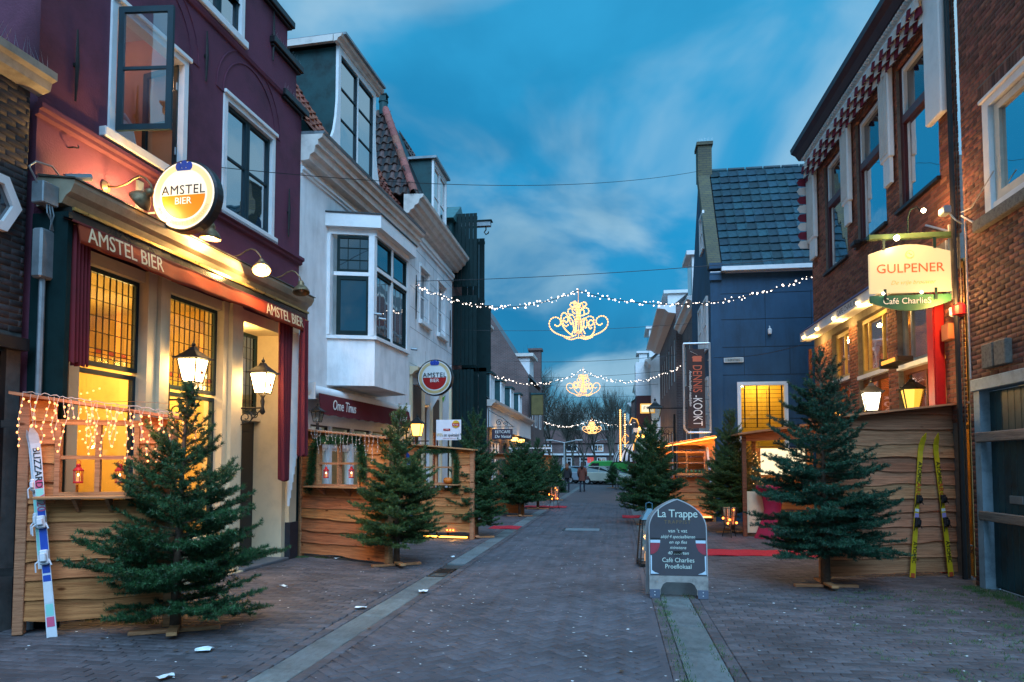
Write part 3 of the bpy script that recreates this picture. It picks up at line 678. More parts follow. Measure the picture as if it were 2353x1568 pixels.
# folded-back slatted shade at the far pilaster: each slat its own piece
for k in range(7):
    MB().box(-.52+k*.014, -.495+k*.014, -.34-k*.012, -.30-k*.012, .92+k*.13, 3.8).build('slat', M_white, A)
# dark green return at the near end
b = MB(); b.box(-5.26, -5.20, -.42, .0, 0, 4.15); b.build('side_panel', M_green_d, A)
# ---- shop front
b = MB()
for x0, x1, d in ((-4.80, -4.66, .06), (-3.66, -3.50, .10), (-3.49, -3.36, .15), (-3.35, -3.22, .08), (-2.04, -1.92, .08), (-1.91, -1.66, .14), (-1.65, -1.53, .08), (-.115, .13, .12)):
    b.box(x0, x1, -d, .11, .62 if x1 < -1.6 or x0 > -.2 else .02, 3.98)
b.box(-4.80, .13, -.05, .12, 3.84, 3.98)
b.build('pilasters', M_cream, A)
b = MB(); b.box(-3.68, -3.20, -.17, .5, 0, .615); b.box(-1.93, -1.52, -.16, .5, 0, .0195); b.box(-4.82, -3.69, -.05, .3, 0, .60); b.box(-3.19, -2.05, -.05, .3, 0, .60); b.build('stall_riser', M_cream, A)
b = MB(); b.box(-.117, .16, -.145, .3, 0, .62); b.build('plinth', mat('plinth_blue_black', (.02, .025, .035), .5, .2, 6, .1), A)
b = MB(); b.box(.135, .33, -.06, .3, 0, 3.9); b.build('corner_board', M_green_d, A)
M_lead_y = glass('leaded_amber', .08, tint=(.32, .25, .11), rough=.1); M_lead_g = glass('leaded_green', .10, tint=(.30, .34, .12), rough=.08); M_lead_r = glass('leaded_ruby', .10, tint=(.20, .06, .05), rough=.08); M_lead_c = glass('leaded_smoke', .12, tint=(.24, .21, .12), rough=.1); M_lead_p = glass('leaded_pink', .1, tint=(.55, .38, .25), rough=.08)
M_lead = mat('lead_came', (.03, .028, .02), .5, .2, 9, 0, metal=.3)
def leaded(x0, x1, z0, z1, y, cols, rows, name='transom_window', fr=.05, parent=None, mf=None, plain=False):
    b = MB(); b.box(x0, x0+fr, y, y+.06, z0, z1); b.box(x1-fr, x1, y, y+.06, z0, z1); b.box(x0+fr, x1-fr, y, y+.06, z0, z0+fr); b.box(x0+fr, x1-fr, y, y+.06, z1-fr, z1)
    o = b.build(name, mf or M_teal, parent or A); a, c, d, e = x0+fr, x1-fr, z0+fr, z1-fr
    cm = MB(); 
    for i in range(1, cols): x = a + (c-a)*i/cols; cm.box(x-.004, x+.004, y+.022, y+.036, d, e)
    hz = [d + (e-d)*t for t in ((.06, .10, .15, .34, .52, .70, .85) if not plain else [k/rows for k in range(1, rows)])]
    for z in hz: cm.box(a, c, y+.024, y+.034, z-.0035, z+.0035)
    cm.build('cames', M_lead, o)
    zs = [d, *hz, e]
    for i in range(cols):
        for j in range(len(zs)-1):
            m = G_dark if plain else (M_lead_g if j == 0 else (M_lead_r if (j == 2 and i % 2) else M_lead_y if j < 3 else (M_lead_p if (i == cols-3 and j < 6) else M_lead_c)))
            xa, xb = a + (c-a)*i/cols, a + (c-a)*(i+1)/cols; t = jit(.002)
            pn = MB(); pn.add([(xa+.003, y+.029+t, zs[j]+.003), (xb-.003, y+.029-t, zs[j]+.003), (xb-.003, y+.029-t, zs[j+1]-.003), (xa+.003, y+.029+t, zs[j+1]-.003)], [(0,1,2,3)]); pn.build('pane', m, o)
    return o
leaded(-4.66, -3.66, 2.72, 3.84, .03, 9, 0); leaded(-3.22, -2.04, 2.60, 3.84, .03, 10, 0); leaded(-1.53, -.24, 2.45, 3.80, .45, 10, 0)
window(A, -4.66, -3.66, .62, 2.68, .05, M_teal, G_room, .05, (), (), .04, name='shop_window')
window(A, -3.22, -2.04, .62, 2.56, .05, M_teal, G_room, .05, (), (), .04, name='shop_window')
# doorway: set back half a metre, lit cream jamb, black door
b = MB(); b.box(-1.53, -.24, -.05, .5, 3.80, 3.84); b.box(-1.52, -.25, .35, .5, 2.33, 2.42); b.box(-.24, -.12, -.05, .52, .02, 3.98); b.box(-1.60, -1.53, .12, .52, .02, 3.98); b.build('door_case', M_cream, A)
d_ = MB(); d_.bevbox(-1.51, -.26, .47, .52, .03, 2.32, .01)
for z0, z1 in ((.2, .95), (1.1, 2.15)): d_.bevbox(-1.35, -.42, .45, .475, z0, z1, .01)
dd = d_.build('door', M_blackp, A); MB().tube([(-1.40, .44, 1.0), (-1.40, .40, 1.0), (-1.40, .40, 1.2), (-1.40, .44, 1.2)], .010, 6).build('handle', M_bronze, dd)
b = MB(); b.bevbox(-1.55, -.2, -.18, .5, 0, .05, .01); b.build('doorstep', mat('blue_stone', (.12, .13, .14), .6, .15, 8, .1), A)
# ---- the room behind
M_wallp = mat('room_yellow', (.72, .50, .17), .8, .10, 1.5, .05); M_brown = mat('room_brown', (.13, .05, .02), .5, .3, 5, .1)
b = MB(); b.box(-4.9, -1.6, 2.8, 2.85, 0, 3.95); b.box(-4.95, -4.9, .3, 2.8, 0, 3.95); b.box(-1.60, -1.56, .52, 2.8, 0, 3.95); b.build('room_wall', M_wallp, A)
b = MB(); b.box(-4.9, -1.6, .3, 2.8, 3.95, 3.99); b.box(-4.9, -1.6, .3, 2.8, 0, .04); b.build('room_ceiling', mat('room_ceiling', (.6, .48, .26), .8, .1, 2, 0), A)
b = MB(); b.box(-3.95, -3.78, 2.7, 2.79, .1, 2.5); b.box(-3.2, -3.05, 2.7, 2.79, .1, 2.5); b.box(-3.95, -3.05, 2.7, 2.79, 2.5, 2.62); b.box(-2.7, -1.9, 2.4, 2.79, .1, 1.3); b.build('room_panelling', M_brown, A)
for k, (x, z, w_, h_) in enumerate(((-4.6, 2.2, .35, .5), (-3.6, 1.5, .28, .38), (-3.55, 2.4, .3, .2), (-2.75, 1.9, .4, .5), (-2.1, 2.3, .3, .4))):
    o = MB().box(x, x+w_, 2.75, 2.79, z, z+h_).build('picture_frame', M_brown, A); MB().box(x+.03, x+w_-.03, 2.742, 2.749, z+.03, z+h_-.03).build('picture', mat('picture_%d' % k, ((.5, .42, .3), (.1, .16, .12), (.4, .08, .05), (.25, .2, .14), (.08, .08, .1))[k], .5, .5, 9, 0), o)
for k in range(2):
    o = MB().box(-4.8, -2.9 + k*.2, 2.45, 2.79, 1.15+k*.45, 1.18+k*.45).build('shelf', M_brown, A)
    for j in range(13): MB().lathe([(.03, 0), (.033, .02), (.033, .14), (.012, .2), (.012, .26)], (-4.7+j*.135, 2.6, 1.182+k*.45), 8).build('bottle', mat('bottle_%d' % (j % 3), ((.02, .06, .02), (.12, .04, .01), (.3, .28, .2))[j % 3], .15, .2, 5, 0, spec=.8), o)
b = MB(); b.bevbox(-4.7, -2.2, .9, 1.3, .9, .96, .01); b.box(-4.6, -4.5, 1, 1.2, .04, .9); b.box(-2.4, -2.3, 1, 1.2, .04, .9); b.build('window_table', M_brown, A)
for k, (x, y) in enumerate(((-4.35, .75), (-4.08, .78))):
    b = MB(); b.lathe([(.10, 2.45), (.12, 2.70)], (x, y, 0), 12); b.lathe([(.085, 2.44), (.09, 2.45)], (x, y, 0), 12); b.cyl((x, y, 2.7), (x, y, 3.9), .006, 5)
    b.build('pendant_lamp', emi('pendant_glow', (1, .62, .16), 2.4), A)
b = MB()
for i in range(11):
    for j in range(6):
        x = -4.62 + i*.11 + (j % 2)*.05; z = 1.95 + j*.115 + .06*math.sin(i*.7)
        if i < 10 or j % 2: b.ball((x, .62 + .01*i, z), .013, 6, 4)
for i in range(18): b.ball((-3.1 + (i % 3)*.3 + jit(.03), .6, 1.0 + (i//3)*.16), .012, 6, 4)
b.build('net_lights', E_bulb_y, A)
b = MB(); b.ball((-3.5, 2.3, 2.2), .12, 8, 6); b.ball((-2.9, 2.2, 2.0), .1, 8, 6); b.ball((-4.2, 2.4, 1.75), .1, 8, 6); b.build('wall_lamp', emi('amber_glow', (1, .45, .08), 4), A)
lamp('bar_lamp', (-3.9, 1.3, 3.3), 170, (1, .66, .24), .15, A); lamp('bar_lamp', (-2.5, 1.3, 3.2), 160, (1, .66, .24), .15, A); lamp('door_lamp', (-1.2, .2, 3.6), 30, (1, .6, .2), .05, A)

# ---- gooseneck lamps on the fascia
def gooseneck(s, z, up, lit, label):
    w = LP.w(s, z + (.14 if s < -3 else 0), 0); g = thing('gooseneck_lamp', label, 'lamp', w, LP.rz, 'gooseneck lamps above the café awning')
    MB().lathe([(.07, 0), (.07, -.02), (.03, -.05)], (0, 0, 0), 12, 'y').build('wall_plate', M_bronze, g, False)
    MB().tube([(0, -.03, 0), (0, -.16, -.015), (0, -.28, .01), (0, -.38, .07), (0, -.46, .09), (0, -.53, .06), (0, -.60, -.02), (0, -.62, -.09)], .012, 7).build('arm', M_bronze, g, True)
    sh = MB(); prof = [(.028, .0), (.04, -.02), (.055, -.06), (.045, -.075), (.10, -.13), (.13, -.19), (.135, -.215), (.125, -.215), (.118, -.19), (.09, -.135), (.03, -.08)]
    v = prof; sh.lathe(v, (0, 0, 0), 18)
    o = sh.build('shade', M_bronze, g, True); o.location = (0, -.62, -.08); o.rotation_euler = up
    bl = MB().ball((0, 0, -.16), .05 if lit else .04, 10, 7).build('bulb', emi('lamp_bulb', (1, .80, .48), 30) if lit else mat('bulb_off', (.5, .4, .25), .3, .1, 5, 0), o)
    return g, o
for s, up, e in ((-4.31, (R_(52), 0, 0), 110), (-3.19, (R_(4), 0, 0), 95), (-1.98, (R_(-16), R_(26), 0), 90), (-.78, (R_(-8), R_(10), 0), 0)):
    g, o = gooseneck(s, 4.66, up, e > 0, {-4.31: 'gooseneck brass lamp nearest the café corner, turned to the wall', -3.19: 'gooseneck brass lamp under the round lit sign', -1.98: 'gooseneck lamp whose lit shade faces the street', -.78: 'gooseneck lamp at the far end of the fascia beside the white house'}[s])
    if e: lamp('lamp_light', (0, 0, -.235), e, (1, .56, .19), .05, o)
# ---- round beer sign, lit
def round_sign(P, s, off, z, r, lit, label, dep=.16, name='round_sign'):
    w = P.w(s, z, off); g = thing(name, label, 'sign', w, P.rz - PI/2)
    # local frame: face looks towards -y (to the camera), x to the right
    MB().lathe([(r*.95, -dep/2), (r, -dep/2+.02), (r, dep/2-.02), (r*.95, dep/2)], (0, 0, 0), 40, 'y').build('rim', M_blackp, g, False)
    W_ = emi('sign_face_lit', (1, .94, .80), 1.0) if lit else mat('sign_face', (.72, .74, .72), .3, .03, 4, 0)
    gold = emi('sign_gold_lit', (1, .76, .40), .95) if lit else mat('sign_gold', (.60, .46, .24), .35, .1, 5, 0)
    redm = emi('sign_orange_lit', (1, .27, .01), .85) if lit else mat('sign_red', (.38, .012, .012), .35, .1, 5, 0)
    tx = mat('sign_black', (.01, .01, .02), .4, .1, 5, 0); y = -dep/2
    def disc(r0, r1, yy, m, nm, a0=0, a1=2*PI):
        n = 48; v = []; 
        for k in range(n+1):
            t = a0 + (a1-a0)*k/n; v += [(r0*math.cos(t), yy, r0*math.sin(t)), (r1*math.cos(t), yy, r1*math.sin(t))]
        MB().add(v, [(2*k, 2*k+1, 2*k+3, 2*k+2) for k in range(n)]).build(nm, m, g)
    disc(0, r*.93, y-.002, W_, 'face'); disc(r*.72, r*.88, y-.006, gold, 'gold_ring'); disc(0, r*.66, y-.006, redm, 'lower_half', PI, 2*PI)
    text('AMSTEL', r*.36, tx, g, (0, y-.012, r*.13), off=.004, sx=.98, space=1.1); text('BIER', r*.27, M_lett_white if not lit else W_, g, (0, y-.012, -r*.17), off=.006)
    cr = MB(); 
    for cx in (-.16, 0, .16): cr.ball((cx*r, y-.008, r*.80 + (.05*r if cx == 0 else 0)), r*.10, 8, 6, (1, .12, 1.2))
    cr.box(-r*.2, r*.2, y-.014, y-.004, r*.68, r*.74); cr.build('crest', mat('sign_blue', (.02, .06, .35), .4, .1, 5, 0), g)
    t2 = 'AMSTEL TRADITIE GEBROUWEN'; n = len(t2)
    ring = mat('sign_ring_text', (.62, .42, .12), .5, 0.05, 4, 0) if not lit else emi('ring_text_lit', (1, .62, .25), .9)
    for k, chh in enumerate(t2):
        if chh == ' ': continue
        a = R_(205) + R_(130)*k/(n-1)
        text(chh, r*.13, ring, g, (r*.80*math.cos(a), y-.010, r*.80*math.sin(a)), (PI/2, -(a + PI/2), 0))
    br = MB()
    for zz in (-.16, .12): br.bar((-r*.7, 0, zz), (-off, 0, zz), .02)
    br.box(-off+.0, -off+.03, -.05, .05, -.25, .25); br.build('bracket', M_zinc, g)
    return g
sg = round_sign(LP, -3.76, .68, 4.83, .44, True, 'round lit beer sign with orange lower half on the aubergine wall')
lamp('sign_glow', (-.36, -.30, -.16), 50, (1, .58, .17), .10, sg)
# ---- wall lanterns on scroll brackets
def spiral(c, r0, r1, a0, turns, n=26, plane='xz'):
    return [(c[0] + (r0+(r1-r0)*k/n)*math.cos(a0+turns*2*PI*k/n), c[1], c[2] + (r0+(r1-r0)*k/n)*math.sin(a0+turns*2*PI*k/n)) for k in range(n+1)]
def lantern_head(g, z0, s=1.0, lit=True, m=None, dot=False, base=(0, 0)):
    """four sloping panes, hipped cap with finial"""
    cx, cy = base; a0, a1, h = .085*s, .135*s, .30*s; fr = MB()
    cs = [(-1,-1), (1,-1), (1,1), (-1,1)]
    for i in range(4):
        p, q = cs[i], cs[(i+1) % 4]
        fr.bar((cx+p[0]*a0, cy+p[1]*a0, z0), (cx+p[0]*a1, cy+p[1]*a1, z0+h), .016*s)
        fr.bar((cx+p[0]*a0, cy+p[1]*a0, z0), (cx+q[0]*a0, cy+q[1]*a0, z0), .018*s); fr.bar((cx+p[0]*a1, cy+p[1]*a1, z0+h), (cx+q[0]*a1, cy+q[1]*a1, z0+h), .018*s)
    f_ = fr.build('lantern_frame', M_iron, g)
    for i in range(4):
        p, q = cs[i], cs[(i+1) % 4]; k = .94
        MB().add([(cx+p[0]*a0*k, cy+p[1]*a0*k, z0+.01), (cx+q[0]*a0*k, cy+q[1]*a0*k, z0+.01), (cx+q[0]*a1*k, cy+q[1]*a1*k, z0+h-.01), (cx+p[0]*a1*k, cy+p[1]*a1*k, z0+h-.01)], [(0,1,2,3)]).build('pane', m or (E_lamp if lit else glass('lantern_off', .1, tint=(.8, .8, .75), rough=.1)), f_)
    c = MB(); c.frustum(cx, cy, z0+h, z0+h+.02*s, a1*1.32, a1*1.32, a1*1.25, a1*1.25); c.frustum(cx, cy, z0+h+.021*s, z0+h+.11*s, a1*1.15, a1*1.15, a1*.45, a1*.45); c.frustum(cx, cy, z0+h+.111*s, z0+h+.16*s, a1*.4, a1*.4, a1*.22, a1*.22)
    c.ball((cx, cy, z0+h+.19*s), .028*s, 8, 6); c.tube([(cx, cy, z0+h+.2*s), (cx, cy, z0+h+.25*s)], [.012*s, .003], 6)
    for p in cs: c.ball((cx+p[0]*a1*1.28, cy+p[1]*a1*1.28, z0+h+.015*s), .014*s, 6, 4)
    c.build('cap', M_iron, g)
    if dot:
        d = MB(); d.lathe([(.028*s, -.003), (.028*s, .003)], (cx+.02, cy-a1*.86, z0+h*.42), 14, 'y'); d.build('sticker', M_red, f_)
def wall_lantern(P, s, off, zg, label, sc=1.0, group=None, lit=True, dot=True):
    """P front plane; bracket reaches off metres out from s, glass starts at zg"""
    g = thing('wall_lantern', label, 'lantern', P.w(s, zg, off), P.rz, group)
    lantern_head(g, 0, sc, lit, None, dot)
    b = MB(); b.tube([(0, 0, -.02), (0, 0, -.07), (0, 0, -.12), (0, 0, -.2), (0, 0, -.28), (0, 0, -.32)], [.05*sc, .02, .035, .022, .045, .015], 8); b.build('stem', M_iron, g, True)
    b = MB(); b.tube([(0, 0, -.22), (0, off, -.22)], .014, 6); b.box(-.02, .02, off-.02, off, -.42, .0)
    b.M = Matrix.Rotation(PI/2, 4, 'Z'); b.tube(spiral((off*.62, 0, -.36), .12, .02, PI/2, 1.6), .009, 5); b.tube(spiral((off*.28, 0, -.31), .08, .015, PI/2, -1.4), .008, 5); b.tube([(off, 0, -.40), (off*.8, 0, -.47), (off*.5, 0, -.44), (.03, 0, -.25)], .009, 5); b.M = None
    b.build('scroll_bracket', M_iron, g)
    return g
wall_lantern(LP, -3.13, .36, 2.66, 'lit lantern on scroll bracket between the two café windows, behind the fir tip', 1.0, 'lit café lanterns'); wall_lantern(LP, -1.57, .44, 2.67, 'lit lantern on scroll bracket beside the black café door', 1.0, 'lit café lanterns')
# lanterns throw their light on the wall behind
for s, o in ((-3.13, .36), (-1.57, .44)):
    pass
# surveillance camera + junction box at the near end
cc = thing('security_camera', 'small grey tube camera fixed above the dark green return', 'camera', LP.w(-5.0, 4.62, .12), LP.rz)
MB().cyl((0, 0, 0), (.22, -.12, .08), .04, 10).build('body', M_zinc, cc); MB().cyl((0, 0, 0), (-.02, .1, -.1), .012, 6).build('mount', M_zinc, cc)
jb = thing('junction_box', 'grey cable box with conduit pipe on the corner beside the café', 'box', LP.w(-5.32, 4.2, .2), LP.rz)
MB().bevbox(-.10, .10, -.07, .07, 0, .22, .01).build('box', M_zinc, jb); MB().bevbox(-.09, .09, -.06, .06, -.75, -.25, .02).build('cover', M_zinc, jb)
b = MB()
for k in range(3): b.tube([(-.03+k*.03, -.05, 0), (-.05+k*.04, -.08, -.1), (.0, -.08, -.16-k*.02), (.05-k*.02, -.06, -.25)], .007, 5)
b.tube([(-.1, 0, .2), (-.2, 0, .32), (-.12, 0, .4), (.05, -.02, .42), (.2, 0, .35)], .01, 5); b.cyl((0, 0, -.75), (0, 0, -4.2), .03, 8); b.build('cables', M_zinc, jb)
# ================================================================ tarred brick house at the very edge
DP = Plane(LP.w(-5.30)[:2] - LP.d*3.2, LP.d)
DK = house('tarred_brick_house', DP, 'black tarred brick house at the edge with a white hexagonal window')
b = MB(); wall(b, 0, 3.16, 0, 5.4, [(2.3, 3.0, 0, 2.75)], 0, .15); b.add([(3.16, 0, 0), (3.16, .4, 0), (3.16, .4, 5.4), (3.16, 0, 5.4)], [(0,1,2,3)]); b.build('wall', M_mortar_dark, DK)
bricks(DK, 0, 3.16, 2.9, 5.4, [], M_brick_dark)
b = MB(); mould(b, 1.2, 3.26, [(0, 5.38), (.14, 5.42), (.16, 5.5), (.22, 5.52), (.22, 5.60), (0, 5.66)]); b.build('cornice', mat('cornice_grey', (.42, .40, .34), .6, .2, 6, .1), DK)
b = MB()
for k in range(40): x = 1.3 + k*.048; b.add([(x-.002, -.18, 5.62), (x+.002, -.18, 5.62), (x+jit(.06), -.18+jit(.06), 5.80)], [(0,1,2)])
b.build('bird_spikes', M_grey_metal, DK)
# hexagonal window: ring of boards and a dark pane
hx = MB(); ca, za = 2.75, 4.12
for k in range(6):
    a0, a1 = R_(60*k), R_(60*k+60); P = []
    for (r0, yy) in ((.21, -.06), (.31, -.06), (.21, .06), (.31, .0)):
        P += [(ca + r0*math.cos(a0), yy, za + r0*math.sin(a0)), (ca + r0*math.cos(a1), yy, za + r0*math.sin(a1))]
    hx.add(P, [(0,1,3,2), (4,5,1,0), (2,3,7,6)])
hw = hx.build('hexagonal_window', M_white, DK)
MB().add([(ca + .22*math.cos(R_(60*k)), .0-.02, za + .22*math.sin(R_(60*k))) for k in range(6)], [tuple(range(6))]).build('pane', G_dark, hw)
b = MB(); b.box(1.9, 3.14, -.12, .1, 2.72, 2.84); b.build('door_lintel', M_blackp, DK)
d_ = MB(); d_.box(2.3, 3.0, .06, .1, 0, 2.7); d_.box(2.3, 2.36, .0, .06, 0, 2.7); d_.box(2.94, 3.0, .0, .06, 0, 2.7); d2 = d_.build('door', M_blackp, DK); MB().box(2.5, 2.8, .045, .058, 1.95, 2.5).build('pane', glass('amber_pane', .05, tint=(.7, .4, .1)), d2)
b = MB(); b.box(2.45, 2.85, .035, .04, 1.92, 2.53); b.build('glow_pane', emi('hall_glow', (1, .42, .06), .35), DK)
# overhanging bracket of the next roof, top left corner
ev = thing('eaves_box', 'cream timber eaves corner poking into the top left of the view', 'eaves', LP.w(-6.1, 6.35, .9), LP.rz)
e = MB(); e.bevbox(-1.2, .45, -.1, .9, .0, .06, .01); e.bevbox(-1.2, .52, -.16, .9, .062, .14, .01); e.build('board', mat('eaves_cream', (.5, .40, .26), .6, .2, 6, .1), ev); MB().bevbox(-1.2, .6, -.22, .9, .142, .19, .01).build('gutter', M_zinc, ev)
# ================================================================ roof tiles
def pantile(name, m):
    b = MB(); n = 7; V = []
    for k in range(n+1):
        t = k/n; V.append((t-.5, .16*math.sin(t*2*PI)))
    P = []
    for (yy, zz) in ((0, 0), (1, -.10)):
        for (x, h) in V: P.append((x*1.06, yy, h + zz))
    for (x, h) in V: P.append((x*1.06, 0, h - .22))
    F_ = [(i, i+1, n+1+i+1, n+1+i) for i in range(n)] + [(2*(n+1)+i, 2*(n+1)+i+1, i+1, i) for i in range(n)]
    return b.add(P, F_).mesh(name, m)
def tile_roof(parent, origin, ux, uy, nx_, ny, w, h, m, unit=None, keep=None, th=.09, limit=300, name='roof_tile'):
    """ux along the eave, uy up the slope (unit vectors in the parent's space)"""
    ux = Vector(ux).normalized(); uy = Vector(uy).normalized(); uz = ux.cross(uy)
    u = unit or pantile(name, m); r = []
    for j in range(ny):
        for i in range(nx_):
            x, y = (i+.5)*w, j*h
            if keep and not keep(x, y): continue
            c = Vector(origin) + ux*x + uy*y + uz*(jit(.004) + .04)
            M = Matrix((( ux.x, uy.x, uz.x, c.x), (ux.y, uy.y, uz.y, c.y), (ux.z, uy.z, uz.z, c.z), (0,0,0,1)))
            r.append(M @ Matrix.Rotation(jit(.02), 4, 'Z') @ Matrix.Rotation(R_(-5.5), 4, 'X') @ Matrix.Diagonal((w*.98, h*1.12, w*1.0 if unit is None else th, 1)))
    pieces(name, r, u, parent, m, 'roof_tiles', limit)
M_tile_r = mat('pantile_red', (.24, .075, .045), .75, .35, 7, .25, rnd=.4, col2=(.11, .045, .035))
M_tile_g = mat('pantile_glazed', (.10, .055, .045), .35, .4, 6, .15, rnd=.6, col2=(.04, .035, .04), spec=.6)
M_ridge = mat('ridge_tile', (.30, .10, .075), .7, .3, 5, .2, rnd=.25)
M_side_d = mat('zinc_teal', (.012, .060, .065), .65, .35, 2.5, .1)
# ================================================================ white house with the bay window
Bh = house('white_house', WP, 'white stuccoed house with projecting bay window, tiled roof and tall dormer')
b = MB(); wall(b, 0.0, 5.85, 0, 7.5, [(1.2, 3.5, 4.0, 6.3), (.45, 5.2, 0, 2.85)], 0, .15)
b.add([(5.85, 0, 0), (5.85, 1, 0), (5.85, 1, 7.5), (5.85, 0, 7.5)], [(0,1,2,3)]); b.build('wall', M_stucco_w, Bh)
b = MB(); mould(b, .0, 5.6, [(0, 6.86), (.03, 6.88), (.03, 6.92), (.06, 6.94), (.06, 6.99), (0, 7.0)]); b.build('architrave', M_white, Bh)
CC = mat('cornice_beige', (.72, .66, .60), .6, .12, 5, .1)
b = MB(); mould(b, .0, 5.75, [(0, 7.10), (.16, 7.11), (.18, 7.20), (.26, 7.24), (.28, 7.36), (.33, 7.37), (.33, 7.46), (.41, 7.50), (.43, 7.56), (0, 7.58)]); b.build('cornice', CC, Bh)
b = MB(); mould(b, .0, 5.75, [(.0, 7.583), (.44, 7.563), (.46, 7.61), (.0, 7.64)]); b.build('gutter', M_zinc, Bh)
b = MB()
for k in range(60): x = .1 + k*.092; b.add([(x-.002, -.40, 7.60), (x+.002, -.40, 7.60), (x+jit(.05), -.40+jit(.05), 7.73)], [(0,1,2)])
b.build('bird_spikes', M_grey_metal, Bh)
# roof slope
sl = R_(58); uy = (0, math.cos(sl), math.sin(sl))
RF = MB(); RF.add([(0, -.2, 7.60), (5.9, -.2, 7.60), (5.9, 2.6, 7.6+2.8*math.tan(sl)), (0, 2.6, 7.6+2.8*math.tan(sl))], [(0,1,2,3)]); RF.build('roof', M_blackp, Bh)
DX0, DX1 = 1.45, 3.40
tile_roof(Bh, (0, -.22, 7.60), (1, 0, 0), uy, 28, 17, .21, .27, M_tile_r, keep=lambda x, y: not (DX0-.1 < x < DX1+.1 and y > .15))
# dormer
b = MB(); y0 = -.02
b.box(DX0, DX0+.12, y0, y0+.06, 8.0, 10.12); b.box(DX1-.12, DX1, y0, y0+.06, 8.0, 10.12); b.box(DX0+.12, DX1-.12, y0, y0+.06, 9.98, 10.12); b.box(DX0+.12, DX1-.12, y0-.03, y0+.06, 7.95, 8.03)
for sx, x in ((-1, DX0), (1, DX1)):
    b.prism([(x, 7.95), (x + sx*.24, 7.98), (x + sx*.25, 8.1), (x + sx*.15, 8.3), (x + sx*.07, 8.6), (x + sx*.015, 9.0), (x, 9.2)], y0, y0+.05, 'y')
b.build('dormer_front', M_white, Bh)
xm = (DX0+DX1)/2
window(Bh, DX0+.12, xm-.02, 8.04, 9.97, y0+.02, M_teal, G_sky, .045, (), (8.68, 9.33), .03); window(Bh, xm+.02, DX1-.12, 8.04, 9.97, y0+.02, M_teal, G_sky, .045, (), (8.68, 9.33), .03)
b = MB(); b.box(xm-.018, xm+.018, y0, y0+.06, 8.04, 9.97); b.build('mullion', M_white, Bh)
for x in (DX0+.01, DX1-.05): MB().box(x, x+.04, y0+.06, 2.2, 7.7, 10.10).build('dormer_cheek', M_side_d, Bh)
b = MB(); b.box(DX0-.1, DX1+.1, -.22, 2.4, 10.26, 10.31); b.build('dormer_roof', M_zinc, Bh)
b = MB(); mould(b, DX0-.16, DX1+.16, [(-.02, 10.11), (.05, 10.12), (.07, 10.17), (.14, 10.2), (.16, 10.255), (-.02, 10.255)])
b.M = None
for x0 in (DX0-.16, DX1+.08): b.box(x0, x0+.08, .04, 2.3, 10.12, 10.255)
b.build('dormer_cornice', CC, Bh)
# bay window (front 0.85 out)
J0, C0, C1, J1, OF = 1.15, 1.47, 3.35, 3.66, .85
def ring(mb, z0, z1, gi=0.0, oo=0.0):
    P = [(J0-oo, 0), (C0-oo*.7, -OF-oo), (C1+oo*.7, -OF-oo), (J1+oo, 0)]
    return mb.prism(P, z0, z1, 'z')
b = MB(); ring(b, 3.14, 4.05); b.build('bay_base', M_stucco_w, Bh)
b = MB(); ring(b, 4.053, 4.12, oo=.05); ring(b, 6.12, 6.24, oo=.02); b.build('bay_sill', M_white, Bh)
b = MB(); ring(b, 6.243, 6.50, oo=.15); b.build('bay_roof', M_white, Bh); b = MB(); ring(b, 6.503, 6.53, oo=.17); b.build('bay_roof_edge', M_blackp, Bh)
b = MB()
for (x, y) in ((C0, -OF), (C1, -OF), (J0+.02, -.06), (J1-.02, -.06)): b.box(x-.07, x+.07, y-.003+ (0 if y < -.5 else 0), y+.12, 4.123, 6.117)
b.box((C0+C1)/2-.05, (C0+C1)/2+.05, -OF+.01, -OF+.10, 4.123, 6.117)
b.build('bay_posts', M_white, Bh)
def bay_win(ax, ay, bx_, by_, lab=None):
    """casement group between two plan points, built in its own frame"""
    L = math.hypot(bx_-ax, by_-ay); e = thing('x', None, None, (ax, ay, 0), math.atan2(by_-ay, bx_-ax)); e.parent = Bh
    return e, L
def place(o, e): o.parent = Bh; o.matrix_basis = e.matrix_basis.copy()
e, L = bay_win(J0+.03, -.10, C0-.04, -OF+.03)
for z0, z1, tr, mg in ((4.14, 5.30, (), G_dark), (5.38, 6.10, (5.62, 5.86), G_dark)):
    o = window(Bh, .06, L-.06, z0, z1, 0, M_green_d, mg, .075 if z0 < 5 else .05, (.27, .5) if z0 > 5 else (), tr, .012); place(o, e)
    if z0 > 5: o['label'] = 'leaded upper light'
o = MB().box(.0, L, -.01, .07, 5.303, 5.377).build('transom', M_white, Bh); place(o, e); bpy.data.objects.remove(e)
e, L = bay_win(C0+.07, -OF, C1-.07, -OF)
o = window(Bh, .0, L, 4.14, 5.44, .02, M_green_d, glass('pane_grid', .35, through=False), .07); place(o, e)
for k in range(1, 6): g_ = MB().box(L*k/6-.006, L*k/6+.006, .045, .052, 4.2, 5.38).build('glazing_bar', M_zinc, o)
for x0, x1 in ((0, L/2-.05), (L/2+.05, L)):
    o = window(Bh, x0, x1, 5.52, 6.10, .02, M_green_d, G_dark, .05); place(o, e)
o = MB().box(.0, L, -.01, .09, 5.443, 5.517).build('transom', M_white, Bh); place(o, e); bpy.data.objects.remove(e)
e, L = bay_win(C1+.04, -OF+.05, J1-.03, -.10)
o = window(Bh, .04, L-.04, 4.14, 6.10, 0, M_green_d, G_dark, .07, (), (5.35,), .06); place(o, e); bpy.data.objects.remove(e)
for s_, z_ in ((1.38, 4.55), (1.62, 4.5), (3.5, 4.2)):
    MB().cyl((s_, -OF-.02, z_), (s_+.03, -OF-.16, z_-.02), .028, 8).build('spotlight', M_zinc, Bh)
